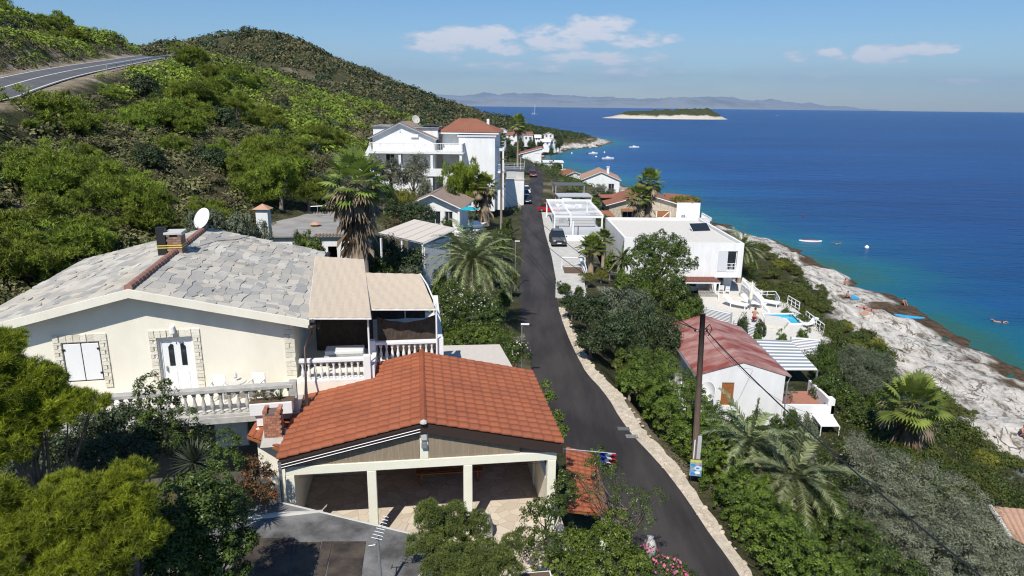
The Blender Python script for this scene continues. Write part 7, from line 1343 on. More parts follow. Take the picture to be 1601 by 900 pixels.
VEG = [
 ('yellow', 782, 512, 41, 16, 'yellowish small shrub at the edge of the bright creeper'),
 ('leafy', 690, 440, 50, 26, 'dark green shrub behind the wide straw awning'), ('dark', 640, 410, 52, 36, 'dark bush in the shade below the beige panel porch'), ('leafy', 590, 415, 50, 28, 'green bush at the foot of the large fan palm'), ('dark', 615, 385, 54, 22, 'dark climbing bush under the panelled porch roof'), ('grey', 640, 400, 44, 26, 'greyish shrub rising behind the wide straw awning'),
 ('hedge', 492, 382, 47, 26, 'yellow-green clipped shrub beside the white wall of the flat roofed building'), ('leafy', 470, 372, 50, 16, 'small green shrub left of the flat grey roof'),
 ('dark', 650, 340, 70, 36, 'large dark evergreen in front of the brown roofed cottage'), ('dark', 685, 375, 62, 34, 'dark evergreen right of the panelled porch'), ('dark', 620, 330, 74, 24, 'dark evergreen left of the brown roofed cottage'), ('leafy', 770, 400, 62, 20, 'green shrub by the lamp at the road edge'), ('leafy', 785, 375, 74, 20, 'green shrub around the pale pole'), ('leafy', 792, 350, 88, 14, 'leafy shrub at the kerb below the garage'), ('grey', 750, 365, 78, 16, 'grey-green shrub under the middle fan palm'), ('leafy', 700, 350, 76, 14, 'low green shrub before the cottage porch'),
 ('leafy', 800, 420, 60, 12, 'small shrub pressed against the road edge'), ('leafy', 790, 450, 54, 14, 'dark shrub at the road edge right of the date palm'), ('redleaf', 795, 325, 100, 8, 'x'),
 ('pine', 722, 270, 92, 38, 'large bright green pine in front of the tall white house'), ('pine', 745, 275, 93, 24, 'bright green pine beside the middle fan palm'), ('leafy', 705, 285, 88, 18, 'green bush under the bright pines of the villa'),
 ('olive', 610, 270, 88, 34, 'olive tree below the villa balcony, left'), ('olive', 645, 268, 90, 32, 'olive tree below the villa balcony, middle'), ('olive', 665, 285, 88, 20, 'olive tree below the villa balcony, right'), ('yellow', 635, 300, 80, 22, 'yellow-green bush behind the large fan palm'), ('leafy', 600, 300, 78, 26, 'green bush between the large fan palm and the olive trees'), ('leafy', 560, 345, 66, 22, 'green bush behind the trunk of the large fan palm'),
 ('pine', 435, 270, 62, 46, 'broad bright green pine left of the large fan palm'), ('pine', 480, 290, 64, 34, 'smaller bright pine touching the large fan palm'), ('grey', 330, 340, 41, 34, 'grey-green shrub behind the satellite dish, left'), ('grey', 370, 345, 42, 34, 'grey-green shrub behind the satellite dish, right'), ('grey', 405, 355, 43, 22, 'grey-green shrub in front of the little white chimney'), ('grey', 300, 335, 43, 24, 'grey-green shrub behind the brick chimney'),
 ('grey', 30, 410, 37, 40, 'silver-green shrub left of the grey stove hut'), ('grey', -10, 440, 35, 40, 'silver-green shrub at the left edge beside the stone roof'), ('dark', 75, 425, 36, 26, 'dark shrub in front of the grey stove hut'), ('hedge', 15, 480, 33, 22, 'green shrub at the far left eave of the stone roof'),
 ('pine', 190, 300, 47, 60, 'large bright green pine above the stone roof'), ('pine', 130, 270, 49, 44, 'bright green pine left of the large one above the stone roof'), ('pine', 240, 310, 46, 36, 'bright green pine right of the large one above the stone roof'), ('pine', 110, 320, 44, 30, 'low bright pine behind the grey stove hut'),
 ('pine', 75, 185, 66, 64, 'large green pine below the upper road on the left'), ('pine', 130, 205, 66, 50, 'green pine right of the large one below the upper road'), ('pine', 40, 215, 62, 44, 'green pine at the left edge below the upper road'), ('pine', 165, 155, 88, 32, 'green pine near the kerb of the upper road'),
 ('dark', 225, 140, 96, 34, 'round very dark evergreen just below the upper road'), ('dark', 252, 158, 94, 22, 'smaller dark evergreen right of the round one below the upper road'),
 ('pine', 300, 150, 100, 36, 'bright green pine in the middle of the hillside'), ('pine', 340, 140, 110, 34, 'bright green pine high on the hillside'), ('pine', 370, 165, 104, 28, 'bright green pine right of the middle of the hillside'), ('pine', 300, 92, 150, 30, 'bright green pine on the saddle of the hill'), ('pine', 330, 115, 135, 26, 'bright green pine under the saddle of the hill'),
 # right of the road
 ('dark', 895, 475, 54, 26, 'dark shrub filling the corner between verge and parking bay'), ('grey', 990, 510, 50, 36, 'grey-green crown in the middle of the roadside thicket'), ('dark', 1000, 545, 46, 30, 'dark crown at the near side of the roadside thicket'), ('hedge', 890, 290, 165, 9, 'green bush beside the far shelter'), ('hedge', 905, 315, 140, 10, 'green bush right of the near shelter'), ('leafy', 875, 318, 128, 7, 'small green bush left of the near shelter'), ('leafy', 940, 330, 125, 12, 'dark green bush behind the white pergola'),
 ('dark', 790, 224, 330, 10, 'dark tree in front of the broad house on the left of the far village'), ('leafy', 808, 226, 320, 10, 'green tree at the foot of the thin palm'), ('dark', 832, 222, 340, 9, 'dark tree below the red roofed village house'), ('dark', 845, 224, 350, 7, 'small dark tree left of the beach bungalow'), ('leafy', 862, 228, 345, 6, 'low green tree in front of the beach bungalow'), ('dark', 875, 217, 380, 8, 'dark tree right of the pink roofed beach house'), ('dark', 842, 209, 410, 7, 'dark tree behind the tiny white hut'), ('dark', 870, 211, 430, 8, 'dark tree behind the twin gabled house'), ('dark', 814, 222, 300, 8, 'dark tree right of the thin palm trunk'),
 ('hedge', 1100, 660, 33.5, 26, 'bright shrub at the left foot of the white gable wall'), ('leafy', 1215, 660, 37.5, 24, 'dark shrub hiding the foot of the white gable wall on the right'), ('hedge', 1180, 655, 38, 20, 'green shrub in the middle below the white gable wall'), ('leafy', 1240, 645, 40, 16, 'small dark shrub below the side terrace wall'),
 ('leafy', 882, 452, 62, 17, 'dark shrub at the corner of the parking bay'), ('leafy', 905, 455, 60, 12, 'green shrub behind the corner of the parking bay'),
 ('dark', 918, 490, 50, 42, 'tall dark hedge tree nearest the bend of the verge'), ('grey', 960, 470, 55, 44, 'grey-green tree mass right of the road'), ('dark', 925, 535, 45, 40, 'dark leafy tree overhanging the gravel verge'), ('dark', 965, 520, 48, 42, 'dark tree in the middle of the roadside thicket'), ('dark', 1045, 520, 47, 36, 'dark spreading tree left of the red painted roof'), ('dark', 1015, 500, 50, 34, 'dark tree behind the one that overhangs the red roof'), ('grey', 1000, 465, 56, 34, 'greyish tree at the top of the roadside thicket'), ('grey', 1065, 495, 50, 22, 'greyish bush touching the top of the utility pole'),
 ('yellow', 985, 570, 42, 30, 'yellow-green bush beside the narrow verge'), ('grey', 1030, 570, 44, 28, 'grey-green bush below the dark spreading tree'),
 ('hedge', 985, 600, 39.5, 34, 'bright hedge bush at the upper end of the long hedge'), ('hedge', 1030, 610, 38, 36, 'bright hedge bush in front of the blue barrel'),
 ('hedge', 955, 400, 70, 16, 'bright green shrub by the garden wall'), ('yellow', 918, 432, 66, 16, 'yellowish shrub beside the white frame'), ('yellow', 940, 425, 68, 14, 'yellow-green shrub below the fan leaved palms'), ('hedge', 975, 435, 64, 22, 'green shrub below the young date palm'), ('leafy', 1005, 430, 63, 22, 'pink tinged oleander mass below the round tree'),
 ('leafy', 1060, 455, 60, 28, 'dark green shrub between the round tree and the slatted pergola'), ('leafy', 1035, 440, 62, 20, 'dark shrub left of the slatted pergola'), ('hedge', 1070, 485, 57, 24, 'bright green shrub beyond the far end of the red roof'), ('hedge', 1010, 455, 60, 20, 'bright green clipped shrub in the pool house garden'), ('leafy', 1090, 470, 60, 18, 'dark shrub at the near end of the slatted pergola'),
 ('dark', 1190, 505, 60, 14, 'dark shrub with pale flowers above the grey fence'), ('dark', 1165, 497, 61, 14, 'dark shrub with pale flowers left of the seated bather'), ('hedge', 1185, 520, 57.5, 12, 'low green plants behind the striped canopy'), ('hedge', 1225, 520, 57, 12, 'low green plants beside the glass screen'),
 ('leafy', 1292, 550, 50, 22, 'round dark tree at the corner of the striped canopy'), ('leafy', 1305, 565, 48.5, 16, 'dark bush under the round tree by the striped canopy'),
 ('hedge', 1255, 520, 61, 14, 'low clipped shrub below the right railing of the pool'), ('leafy', 1120, 640, 37, 22, 'shrub with white flowers in front of the orange door'), ('leafy', 1150, 650, 36, 22, 'dark green shrub below the white gable wall'), ('leafy', 1085, 650, 35, 22, 'leafy bush behind the utility pole'),
 ('leafy', 1290, 610, 44, 34, 'dark green bush right of the side terrace'), ('leafy', 1325, 620, 44, 32, 'dark green bush beside the white sun shade'), ('leafy', 1350, 650, 42, 30, 'dark green bush on the slope to the rocks'), ('leafy', 1300, 590, 46, 22, 'green bush with white flowers near the striped canopy'), ('leafy', 1375, 620, 44, 24, 'green bush on the slope above the rocks'),
 ('grey', 1265, 660, 36, 28, 'grey leaved bush hiding the feet of the sun shade'), ('olive', 1345, 700, 35, 28, 'small olive tree beside the red table'), ('olive', 1260, 720, 32, 26, 'olive-grey bush behind the palm fronds'),
 ('leafy', 870, 262, 215, 14, 'dark trees in front of the low white pavilion'), ('dark', 835, 268, 205, 14, 'dark tree beside the bend of the road'), ('dark', 850, 275, 190, 14, 'dark tree left of the low white pavilion'), ('pine', 815, 258, 215, 12, 'tree in front of the lean roofed house'), ('dark', 795, 240, 200, 16, 'dark tree beside the tall white house'), ('dark', 790, 225, 230, 14, 'dark tree behind the tall white house'), ('leafy', 862, 295, 160, 12, 'green shrub at the entrance of the side lane'), ('hedge', 900, 305, 150, 14, 'bright green shrub between the grey shelters'), ('hedge', 925, 318, 135, 18, 'bright climbing hedge beside the white pergola, near end'), ('hedge', 910, 300, 155, 14, 'bright climbing hedge, far end'), ('olive', 935, 300, 148, 16, 'olive tree in front of the gabled bay house'), ('olive', 955, 302, 150, 12, 'smaller olive tree right of the first before the bay house'), ('yellow', 985, 292, 170, 9, 'yellow shrub right of the bay house'), ('dark', 945, 345, 110, 14, 'dark bush between the pergola and stone house'), ('leafy', 968, 365, 95, 16, 'green bush under the porch of the stone house'), ('leafy', 985, 380, 84, 12, 'bush at the left wall of the modern house'), ('leafy', 878, 345, 101, 7, 'small shrub behind the red car'), ('leafy', 985, 300, 160, 6, 'x'),
]
for v in VEG:
    if v[5] == 'x': continue
    veg(v[0], *v[1:5], v[5])
# round tree in front of the modern house, tall grey-leaved one by the rocks, olive, hedges
near_tree('leafy_tree', 'tree', 'large rounded deep green tree in front of the modern white house', [(1030, 395, 67, 42), (1060, 410, 66, 30), (1005, 410, 66, 32), (1040, 425, 65, 34), (1015, 382, 68, 22), (1055, 385, 67, 20), (1010, 435, 64, 22)], 420, 40, .42, .26, .075, m_leaf, 41, trunk_r=.18)
near_tree('pittosporum', 'shrub', 'grey-green drooping shrub with strap leaves on the slope above the rocks', [(1350, 580, 50, 30), (1335, 560, 52, 22), (1370, 570, 51, 24), (1355, 605, 48, 22), (1380, 590, 49, 16)], 300, 22, .28, .42, .035, m_grey, 42, 'needle', k=3, up=-.4)
near_tree('olive_tree', 'olive tree', 'large silvery olive tree filling the lower right corner', [(1420, 770, 27, 75), (1370, 740, 28, 50), (1480, 800, 26, 72), (1440, 850, 24, 80), (1520, 840, 25, 60), (1375, 820, 26, 60), (1560, 880, 24, 55), (1340, 790, 28, 36), (1480, 880, 23, 70), (1400, 880, 24, 60), (1350, 700, 31, 26), (1590, 900, 23, 50)], 760, 105, .36, .115, .028, m_olive, 43, trunk_r=.22, up=.7)
def hedge(label, pts, r, h, mat, seed, ncl, per=40, rc=.2, Lf=.10, Wf=.05):
    a = pts[0]; root = T('hedge', label, 'hedge', (a[0], a[1], tz(a[0], a[1])-.1), 0); B = []; rng = random.Random(seed)
    for (x, y, z, rr) in pts:
        B.append((x-a[0], y-a[1], z-root.location.z-h*.5, rr, rr, h)); B.append((x-a[0]+rng.uniform(-.6, .6)*rr, y-a[1]+rng.uniform(-.6, .6)*rr, z-root.location.z-h*.35, rr*.5, rr*.5, h*.6))
    crown('leaves', B, ncl, per, rc, Lf, Wf, mat, seed, parent=root, zmin=-.75, up=.8)
    m = MB(); [m.tube([(b[0], b[1], b[2]-h*1.1), (b[0], b[1], b[2]+h*.2)], .05, 6) for b in B]; m.tube([(b[0], b[1], b[2]-h*.9) for b in B], .04, 5); m.build('stems', m_bark, root); return root
def hp2(px, py, z): q = P(px, py, z); return (q.x, q.y, z)
H1 = [(9.0, 34, 9.9, 1.3), (9.6, 32, 9.9, 1.4), (10.0, 30, 9.9, 1.4), (9.9, 28.0, 9.8, 1.2), (10.2, 26.3, 9.8, 1.35), (10.4, 24.6, 9.8, 1.35), (10.7, 22.9, 9.8, 1.35), (11.0, 21.2, 9.8, 1.4), (11.2, 19.5, 9.8, 1.5), (11.5, 17.6, 9.8, 1.5), (8.5, 35.8, 9.8, 1.1), (11.8, 15.6, 9.8, 1.5)]
hedge('long dense green hedge along the right verge from the utility pole to the bottom edge', H1, 1.4, 1.4, m_hedge, 51, 2300, 60, .19, .082, .040)
H2 = [(12.2, 30, 9.3, 1.5), (12.6, 28, 9.3, 1.5), (13.0, 26, 9.3, 1.6), (13.4, 24, 9.2, 1.6), (13.8, 22, 9.2, 1.6), (14.0, 20, 9.2, 1.7), (14.2, 18, 9.2, 1.8), (14.3, 16.2, 9.2, 1.8), (11.9, 31.8, 9.2, 1.2)]
hedge('second row of dark green hedge between the roadside hedge and the olive tree', H2, 1.5, 1.5, m_leaf, 52, 1900, 56, .21, .088, .042)
hedge('dense roadside greenery between the utility pole and the thicket', [(8.6, 37.8, 9.8, 1.1), (8.1, 39.8, 9.9, 1.1), (7.9, 41.8, 10.0, 1.2), (10.3, 36.5, 9.6, 1.4), (10.0, 39, 9.6, 1.5), (11.4, 34.3, 9.4, 1.3), (9.7, 42, 9.6, 1.4)], 1.3, 1.3, m_hedge, 53, 900, 44, .24, .105, .05)
near_tree('garden_shrub', 'shrub', 'yellow-green patch of shrub in the hedge just right of the picture sign', [(1125, 740, 29.5, 26), (1150, 755, 28.6, 24), (1110, 725, 30.5, 18)], 140, 40, .18, .09, .042, m_yel, 54)
# low coastal scrub above the rocks: many separate cushions
rng = random.Random(12); k = 0
for (y0, y1, xa, xb, n_) in ((36, 60, 24.5, 37.5, 84), (58, 80, 29.5, 38.5, 84), (78, 114, 29.0, 43, 92), (20, 40, 22.5, 35.5, 36)):
    for i in range(n_):
        y = rng.uniform(y0, y1); x = rng.uniform(xa, xb); ds = float(pl_dist(np.array([x]), np.array([y]), SHORE)[0][0]); lim = float(np.interp(y, [40, 75, 100, 150], [14, 14, 10.5, 8]))+6*float(fbm(np.array([x/7]), np.array([y/11]), 55, 4)[0])
        if ds < lim-.3 or (y < 72 and y > 60 and x < 31.6) or (80 < y < 96 and x < 29.5) or (y < 31 and x < 25.5): continue
        g = tz(x, y); r = rng.uniform(.7, 1.7); kind = 'coast' if rng.random() < .8 else ('yellow' if rng.random() < .5 else 'leafy')
        plant_at(kind, Vector((x, y, g+r*.25)), r, 'low wind-cut green cushion shrub on the slope above the pale rocks' if kind == 'coast' else ('yellowish low shrub on the slope above the pale rocks' if kind == 'yellow' else 'dark low shrub on the slope above the pale rocks'), 'low shrubs above the rocky shore', zs=rng.uniform(.8, 1.1), single=True); k += 1
for (px, py, r_) in ((1505, 668, 1.1), (1500, 655, .8), (1405, 560, .9), (1395, 555, .7), (1545, 705, .5), (1535, 697, .4), (1525, 640, .5), (1590, 730, .9)):
    q = P(px, py, 1.9); q.z = tz(q.x, q.y)+.1; plant_at('coast', q, r_, 'isolated dark cushion plant growing out on the bare pale rocks', 'cushion plants out on the rocks', single=True)
# palms
fan_palm(556, 285, 48, 2.7, .55, 'large shaggy fan palm with thick fibrous trunk behind the straw awnings', 1, skirt=5.2, nf=40, nd=220, zbase=12.6, pet=.6)
fan_palm(1015, 283, 104, 2.6, .42, 'taller fan palm with a curtain of dead leaves in front of the stone house', 2, skirt=9, nf=42, nd=120, zbase=6.5)
fan_palm(998, 305, 103, 2.3, .45, 'lower fan palm leaning left in front of the stone house', 3, skirt=6, nf=40, nd=90, zbase=6.5)
fan_palm(1428, 628, 38.5, 2.3, .34, 'fan palm with bright green fans and straw coloured skirt above the rocks', 4, skirt=2.2, nf=44, nd=80, pet=.55)
fan_palm(758, 290, 92, 2.4, .5, 'fan palm with a shaggy brown trunk beside the turquoise parasol', 5, skirt=5, nf=36, nd=90, zbase=9.8)
fan_palm(810, 193, 170, 3.0, .2, 'tall thin fan palm standing against the far village', 6, skirt=2.5, nf=40, nd=30)
fan_palm(925, 385, 72, 1.9, .25, 'cluster-forming fan palm right of the black car', 7, skirt=.8, nf=44, nd=6)
fan_palm(945, 372, 76, 1.5, .2, 'smaller fan palm touching the white pergola fence', 8, skirt=.6, nf=36, nd=0)
date_palm(738, 405, 50, 4.4, 'big date palm with arching fronds at the left road edge', nf=64, seed=1, dead=8)
date_palm(973, 405, 69, 1.9, 'young date palm in the garden left of the round tree', nf=38, seed=2, dead=2)
date_palm(1160, 388, 86, 3.4, 'date palm with long drooping fronds behind the right corner of the modern house', nf=60, seed=3, dead=6)
date_palm(1176, 690, 29.6, 3.1, 'feathery date palm in front of the white gable wall', nf=34, seed=4, dead=2)
date_palm(1243, 745, 27.0, 3.1, 'feathery date palm behind the hedge, right of the thick cable', nf=34, seed=5, dead=4)
# ---- hillside: individual shrubs and pines, then the rest as ground cover
rng = random.Random(77); cnt = 0; tries = 0; spots = []
LBL = dict(pine='bright green bushy pine on the slope above the villas', maquis='rounded olive-green shrub on the slope above the villas', dark='very dark evergreen bush on the slope above the villas', scrub='dry brownish scrub bush on the slope above the villas')
def cover_ok(x, y):
    if x > -9-max(0, (y-30))*.06-(8 if 80 < y < 125 else 0) and y < 300: return False
    if y < 50 and x > -24: return False
    if 48 < y < 68 and x > -22.5: return False
    if 90 < y < 122 and x > -25: return False
    return True
while cnt < 286 and tries < 20000:
    tries += 1; y = 34+rng.random()**1.5*130; x = -10-rng.random()*(y*.80+8)
    if not cover_ok(x, y): continue
    du, su, _, _ = pl_dist(np.array([x]), np.array([y]), UROAD); du = float(du[0]); su = float(su[0])
    if du < 6.2: continue
    n_ = float(fbm(np.array([x/16.]), np.array([y/16.]), 31, 3)[0])
    if su < 0 and du < 9 and rng.random() < .85: continue
    if n_ > .12 and rng.random() < .5: continue
    if any((x-a)**2+(y-b)**2 < (1.1+.009*y)**2 for a, b in spots): continue
    spots.append((x, y)); g = tz(x, y)
    kind = 'pine' if (n_ < -.02 and rng.random() < .75) or rng.random() < .2 else rng.choice(['maquis', 'maquis', 'maquis', 'scrub', 'dark'])
    r = rng.uniform(1.0, 1.9)*(1+.0035*y)*(1.35 if kind == 'pine' else .95)
    if du < 11: r = min(r, 1.0)
    plant_at(kind, Vector((x, y, g+r*.35)), r, LBL[kind], dict(pine='pines on the hillside', maquis='olive-green shrubs on the hillside', dark='dark bushes on the hillside', scrub='dry scrub bushes on the hillside')[kind], zs=rng.uniform(.85, 1.15), single=True); cnt += 1
def scatter(name, label, mat, n, area, rmin, rmax, lf, seed, per=46, kindf=None, asp=.55):
    rg = np.random.default_rng(seed); x0, x1, y0, y1 = area; yy = y0+(y1-y0)*rg.random(n*3)**1.25; xx = x0+(x1-x0)*rg.random(n*3)
    du, su, _, _ = pl_dist(xx, yy, UROAD); du = du-.9*(su > 0); ds, sd, _, _ = pl_dist(xx, yy, SHORE); dr, _, _, _ = pl_dist(xx, yy, ROAD)
    ok = (du > 5.6) & (sd < 0) & (ds > 16) & (dr > 6) & (xx < 3-.0*yy) & (np.abs(xx) < yy*.95+20)
    ok &= ~((su < 0) & (du < 9) & (rg.random(n*3) < .8)); ok &= ~((xx > -25) & (yy > 90) & (yy < 122)) & ~((xx > -22.5) & (yy > 46) & (yy < 68)) & ~((xx > -24) & (yy < 50)) & ~((xx > -12-.06*yy) & (yy < 135)) & ~((xx > -7) & (yy < 240))
    nn = fbm(xx/14, yy/14, seed+3, 3); ok &= (nn > -.02-.16*rg.random(n*3)) if kindf is None else (nn*kindf > -.10*rg.random(n*3)); xx = xx[ok][:n]; yy = yy[ok][:n]; zz = terrain(xx, yy); m_ = len(xx)
    r = rg.uniform(rmin, rmax, m_)*(1+yy*.0028); R_ = np.repeat(r, per); u = unit(rg, m_*per, -.15); lump = 1+.25*np.sin(u[:, 0]*7+np.repeat(rg.random(m_)*6, per))*np.sin(u[:, 1]*6+np.repeat(rg.random(m_)*6, per)); rad = R_*rg.uniform(.7, 1.05, m_*per)*lump
    p = np.stack([np.repeat(xx, per)+u[:, 0]*rad, np.repeat(yy, per)+u[:, 1]*rad, np.repeat(zz, per)+u[:, 2]*rad*.75], 1); nr = u+rg.normal(size=u.shape)*.4+np.array([0, 0, .3]); nr /= np.linalg.norm(nr, axis=1)[:, None]
    a_ = rg.normal(size=nr.shape); t = np.cross(nr, a_); t /= np.linalg.norm(t, axis=1)[:, None]; b_ = np.cross(nr, t); Ls = (lf*R_*rg.uniform(.6, 1.3, m_*per))[:, None]; V = np.stack([p-t*Ls, p+b_*Ls*asp, p+t*Ls, p-b_*Ls*asp], 1).reshape(-1, 3)
    tn = np.clip(np.repeat(rg.random(m_), per)*.7+rg.random(m_*per)*.3, 0, 1); o = npmesh(name, V, np.arange(len(V)).reshape(-1, 4), mat, None, np.repeat(tn, 4)); tag(o, label, 'ground cover', kind='stuff'); return o
scatter('hillside_scrub', 'low olive-green scrub covering the near hillside between the pines', m_maq, 6500, (-120, -8, 30, 180), .35, 1.05, .17, 5, 70)
scatter('dry_grass_scrub', 'dry brown tufts between the shrubs of the near hillside', m_brush, 2400, (-120, -8, 30, 190), .3, .75, .22, 6, 34, kindf=1.2, asp=.2)
scatter('hillside_pines', 'bright green pine scrub thinning out up the middle of the hillside', m_pine2, 1100, (-110, -8, 110, 240), .8, 1.9, .13, 9, 130, kindf=-1.5)
scatter('far_hill_scrub', 'dark green maquis covering the far hill', m_maq, 15000, (-320, 5, 160, 640), .7, 1.7, .22, 7, 32)
scatter('far_hill_trees', 'darker scattered bushes on the far hill', m_dark, 2800, (-320, 8, 150, 720), 1.0, 2.1, .22, 8, 44)
scatter('saddle_pines', 'green pines on the near ridge behind the upper road', m_pine2, 900, (-130, -40, 95, 240), .9, 1.9, .13, 14, 130, kindf=1.)
def scatter_pts(name, label, mat, pts, per, lf, seed, zs=.75):
    rg = np.random.default_rng(seed); A_ = np.array(pts); m_ = len(A_); zz = terrain(A_[:, 0], A_[:, 1]); R_ = np.repeat(A_[:, 2], per); u = unit(rg, m_*per, -.15); rad = R_*rg.uniform(.7, 1.05, m_*per); p = np.stack([np.repeat(A_[:, 0], per)+u[:, 0]*rad, np.repeat(A_[:, 1], per)+u[:, 1]*rad, np.repeat(zz, per)+u[:, 2]*rad*zs], 1)
    nr = u+rg.normal(size=u.shape)*.4; nr /= np.linalg.norm(nr, axis=1)[:, None]; V, F = leaf_quads(p, nr, lf, lf*.5, rg); V = V.reshape(-1, 3); tn = np.clip(np.repeat(rg.random(m_), per)*.6+rg.random(m_*per)*.4, 0, 1); return tag(npmesh(name, V, F, mat, None, np.repeat(tn, 4)), label, 'ground cover', kind='stuff')
bk = []; rg = random.Random(8)
while len(bk) < 420:
    y = rg.uniform(58, 175); i_ = rg.random(); ux = float(np.interp(y, [p[1] for p in UROAD], [p[0] for p in UROAD])); x = ux-rg.uniform(5.5, 34)
    if rg.random() < .75 or x < ux-11: bk.append((x, y, rg.uniform(.5, 1.5)*(1+.3*(x < ux-12))))
lo_ = []
while len(lo_) < 260: y = rg.uniform(50, 175); ux = float(np.interp(y, [p[1] for p in UROAD], [p[0] for p in UROAD])); lo_.append((ux+rg.uniform(5.2, 17), y, rg.uniform(.5, 1.2)))
scatter_pts('roadside_pines', 'young bright pines and shrubs on the slope just below the upper road', m_pine2, [p for p in lo_ if p[0] > -95], 110, .17, 18)
scatter_pts('bank_shrubs', 'olive-green shrubs clinging to the rocky bank above the upper road', m_maq, bk[:260], 90, .22, 8)
scatter_pts('bank_pines', 'bright green young pines on the crest above the upper road', m_pine2, bk[260:], 110, .20, 9)
# ground cover between the gardens and around the far village
def fill(area, n, rmin, rmax, seed, avoid=()):
    rg = random.Random(seed); out_ = []
    while len(out_) < n:
        x = rg.uniform(area[0], area[1]); y = rg.uniform(area[2], area[3]); xr = float(np.interp(y, [r_[1] for r_ in ROAD], [r_[0] for r_ in ROAD])); wv_ = float(np.interp(y, [r_[1] for r_ in ROAD], [r_[2] for r_ in ROAD]))
        ds = pl_dist(np.array([x]), np.array([y]), SHORE)
        if -wv_/2-.8 < x-xr < wv_/2+1.9 and y < 230: continue
        if ds[1][0] > 0 or ds[0][0] < 15: continue
        if any(a <= x <= b and c <= y <= d for a, b, c, d in avoid): continue
        out_.append((x, y, rg.uniform(rmin, rmax)))
    return out_
AV = [(11, 21.5, 39, 53), (18, 31, 61, 100), (15, 33, 105, 130), (3, 13.2, 59, 114), (-8, 2.6, 12, 38), (18, 26, 44, 60), (-21.5, -8, 18, 35), (-20, -11, 50, 66), (-14, -6, 80, 92), (16, 29, 168, 190), (-3, 3, 115, 131)]
scatter_pts('garden_undergrowth', 'low green undergrowth filling the gardens right of the road', m_leaf, fill((8.5, 33, 12, 110), 1500, .6, 1.5, 1, AV), 130, .15, 1, .9)
scatter_pts('garden_undergrowth', 'low green undergrowth on the terraces left of the road', m_leaf, fill((-24, 3.5, 6, 80), 800, .4, 1.0, 2, AV+[(-9.5, 4.2, 5, 38)]), 90, .13, 2)
scatter_pts('bay_undergrowth', 'mixed green gardens between the houses around the bay', m_leaf, fill((-24, 40, 85, 330), 620, .8, 2.0, 3, AV), 80, .32, 3)
scatter_pts('village_trees', 'dark trees and bushes among the houses of the far village', m_dark, [p for p in fill((-30, 62, 320, 600), 900, 1.1, 2.4, 4, ())], 56, .8, 4)
scatter_pts('point_scrub', 'yellow-green scrub on the low rocky point', m_coast, fill((0, 66, 350, 640), 420, 1.0, 2.2, 5, ()), 50, .8, 5, .5)
# ================================================================ BOATS, BATHERS
def boat(label, loc, rz, L_, w_, mat, name='motor_boat', cover=None, cab=True):
    root = T(name, label, 'boat', loc, rz); m = MB(); ns = 8; V = []
    for i in range(ns+1):
        t = i/ns; x = -L_/2+L_*t; hw = w_/2*(1-max(0, (t-.45)/.55)**2.2)*(.9+.1*min(1, t*4)); h = .55+.35*t; V += [(x, -hw, h), (x, -hw*.8, -.1), (x, 0, -.25), (x, hw*.8, -.1), (x, hw, h)]
    F = [(i*5+j, i*5+j+1, (i+1)*5+j+1, (i+1)*5+j) for i in range(ns) for j in range(4)]+[(0, 1, 2, 3, 4)]+[(i*5+4, i*5, (i+1)*5, (i+1)*5+4) for i in range(ns)]; m.add(V, F); m.build('hull', mat, root)
    if cab: m = MB(); m.hexa([(-L_*.1, -w_*.3, .7), (L_*.22, -w_*.22, .8), (L_*.22, w_*.22, .8), (-L_*.1, w_*.3, .7)], [(-L_*.08, -w_*.26, 1.3), (L_*.08, -w_*.2, 1.25), (L_*.08, w_*.2, 1.25), (-L_*.08, w_*.26, 1.3)]); m.build('cabin', m_white2, root, bevel=.04); MB().box(-L_*.075, L_*.1, -w_*.24, w_*.24, 1.0, 1.15).build('windscreen', m_glass, root)
    MB().box(-L_*.5-.3, -L_*.5, -.18, .18, .1, .85).build('outboard_motor', m_black, root); return root
def at(px, py, z=0): return P(px, py, z)
boat('white motorboat moored in the bay, nearest to the beach houses', at(950, 248.5), 8, 6.5, 2.3, m_white2); boat('white motorboat with blue canopy trim left of the nearest one', at(927, 240.5), 10, 5.4, 2.0, m_white2); boat('white motorboat furthest out in the bay', at(991, 230.5), 4, 7.0, 2.3, m_white2); boat('small white boat at the village jetty', at(869, 237.5), 20, 6.0, 2.0, m_white2); boat('speedboat crossing far out right of the islet', at(1215, 180), 5, 15, 5, m_white2)
sb = T('sailing_boat', 'distant sailing boat with bare mast left of the islet', 'boat', at(836, 179.5), 20); sb.scale = (2.2, 2.2, 2.2); m = MB(); m.add([(-5,-1.4,1),(3,-1.4,1.1),(6,0,1.3),(3,1.4,1.1),(-5,1.4,1),(-4.6,-.7,-.3),(3.5,-.6,-.3),(3.5,.6,-.3),(-4.6,.7,-.3)], [(0,1,2,3,4),(0,5,6,1),(1,6,2),(2,7,3),(6,7,2),(3,7,8,4),(4,8,5,0),(8,7,6,5)]); m.build('hull', m_white2, sb); MB().tube([(0, 0, 1), (0, 0, 14)], .18, 6).build('mast', m_white2, sb); MB().tube([(0, 0, 2.4), (-4.3, 0, 2.4)], .25, 6).build('boom', m_white2, sb)
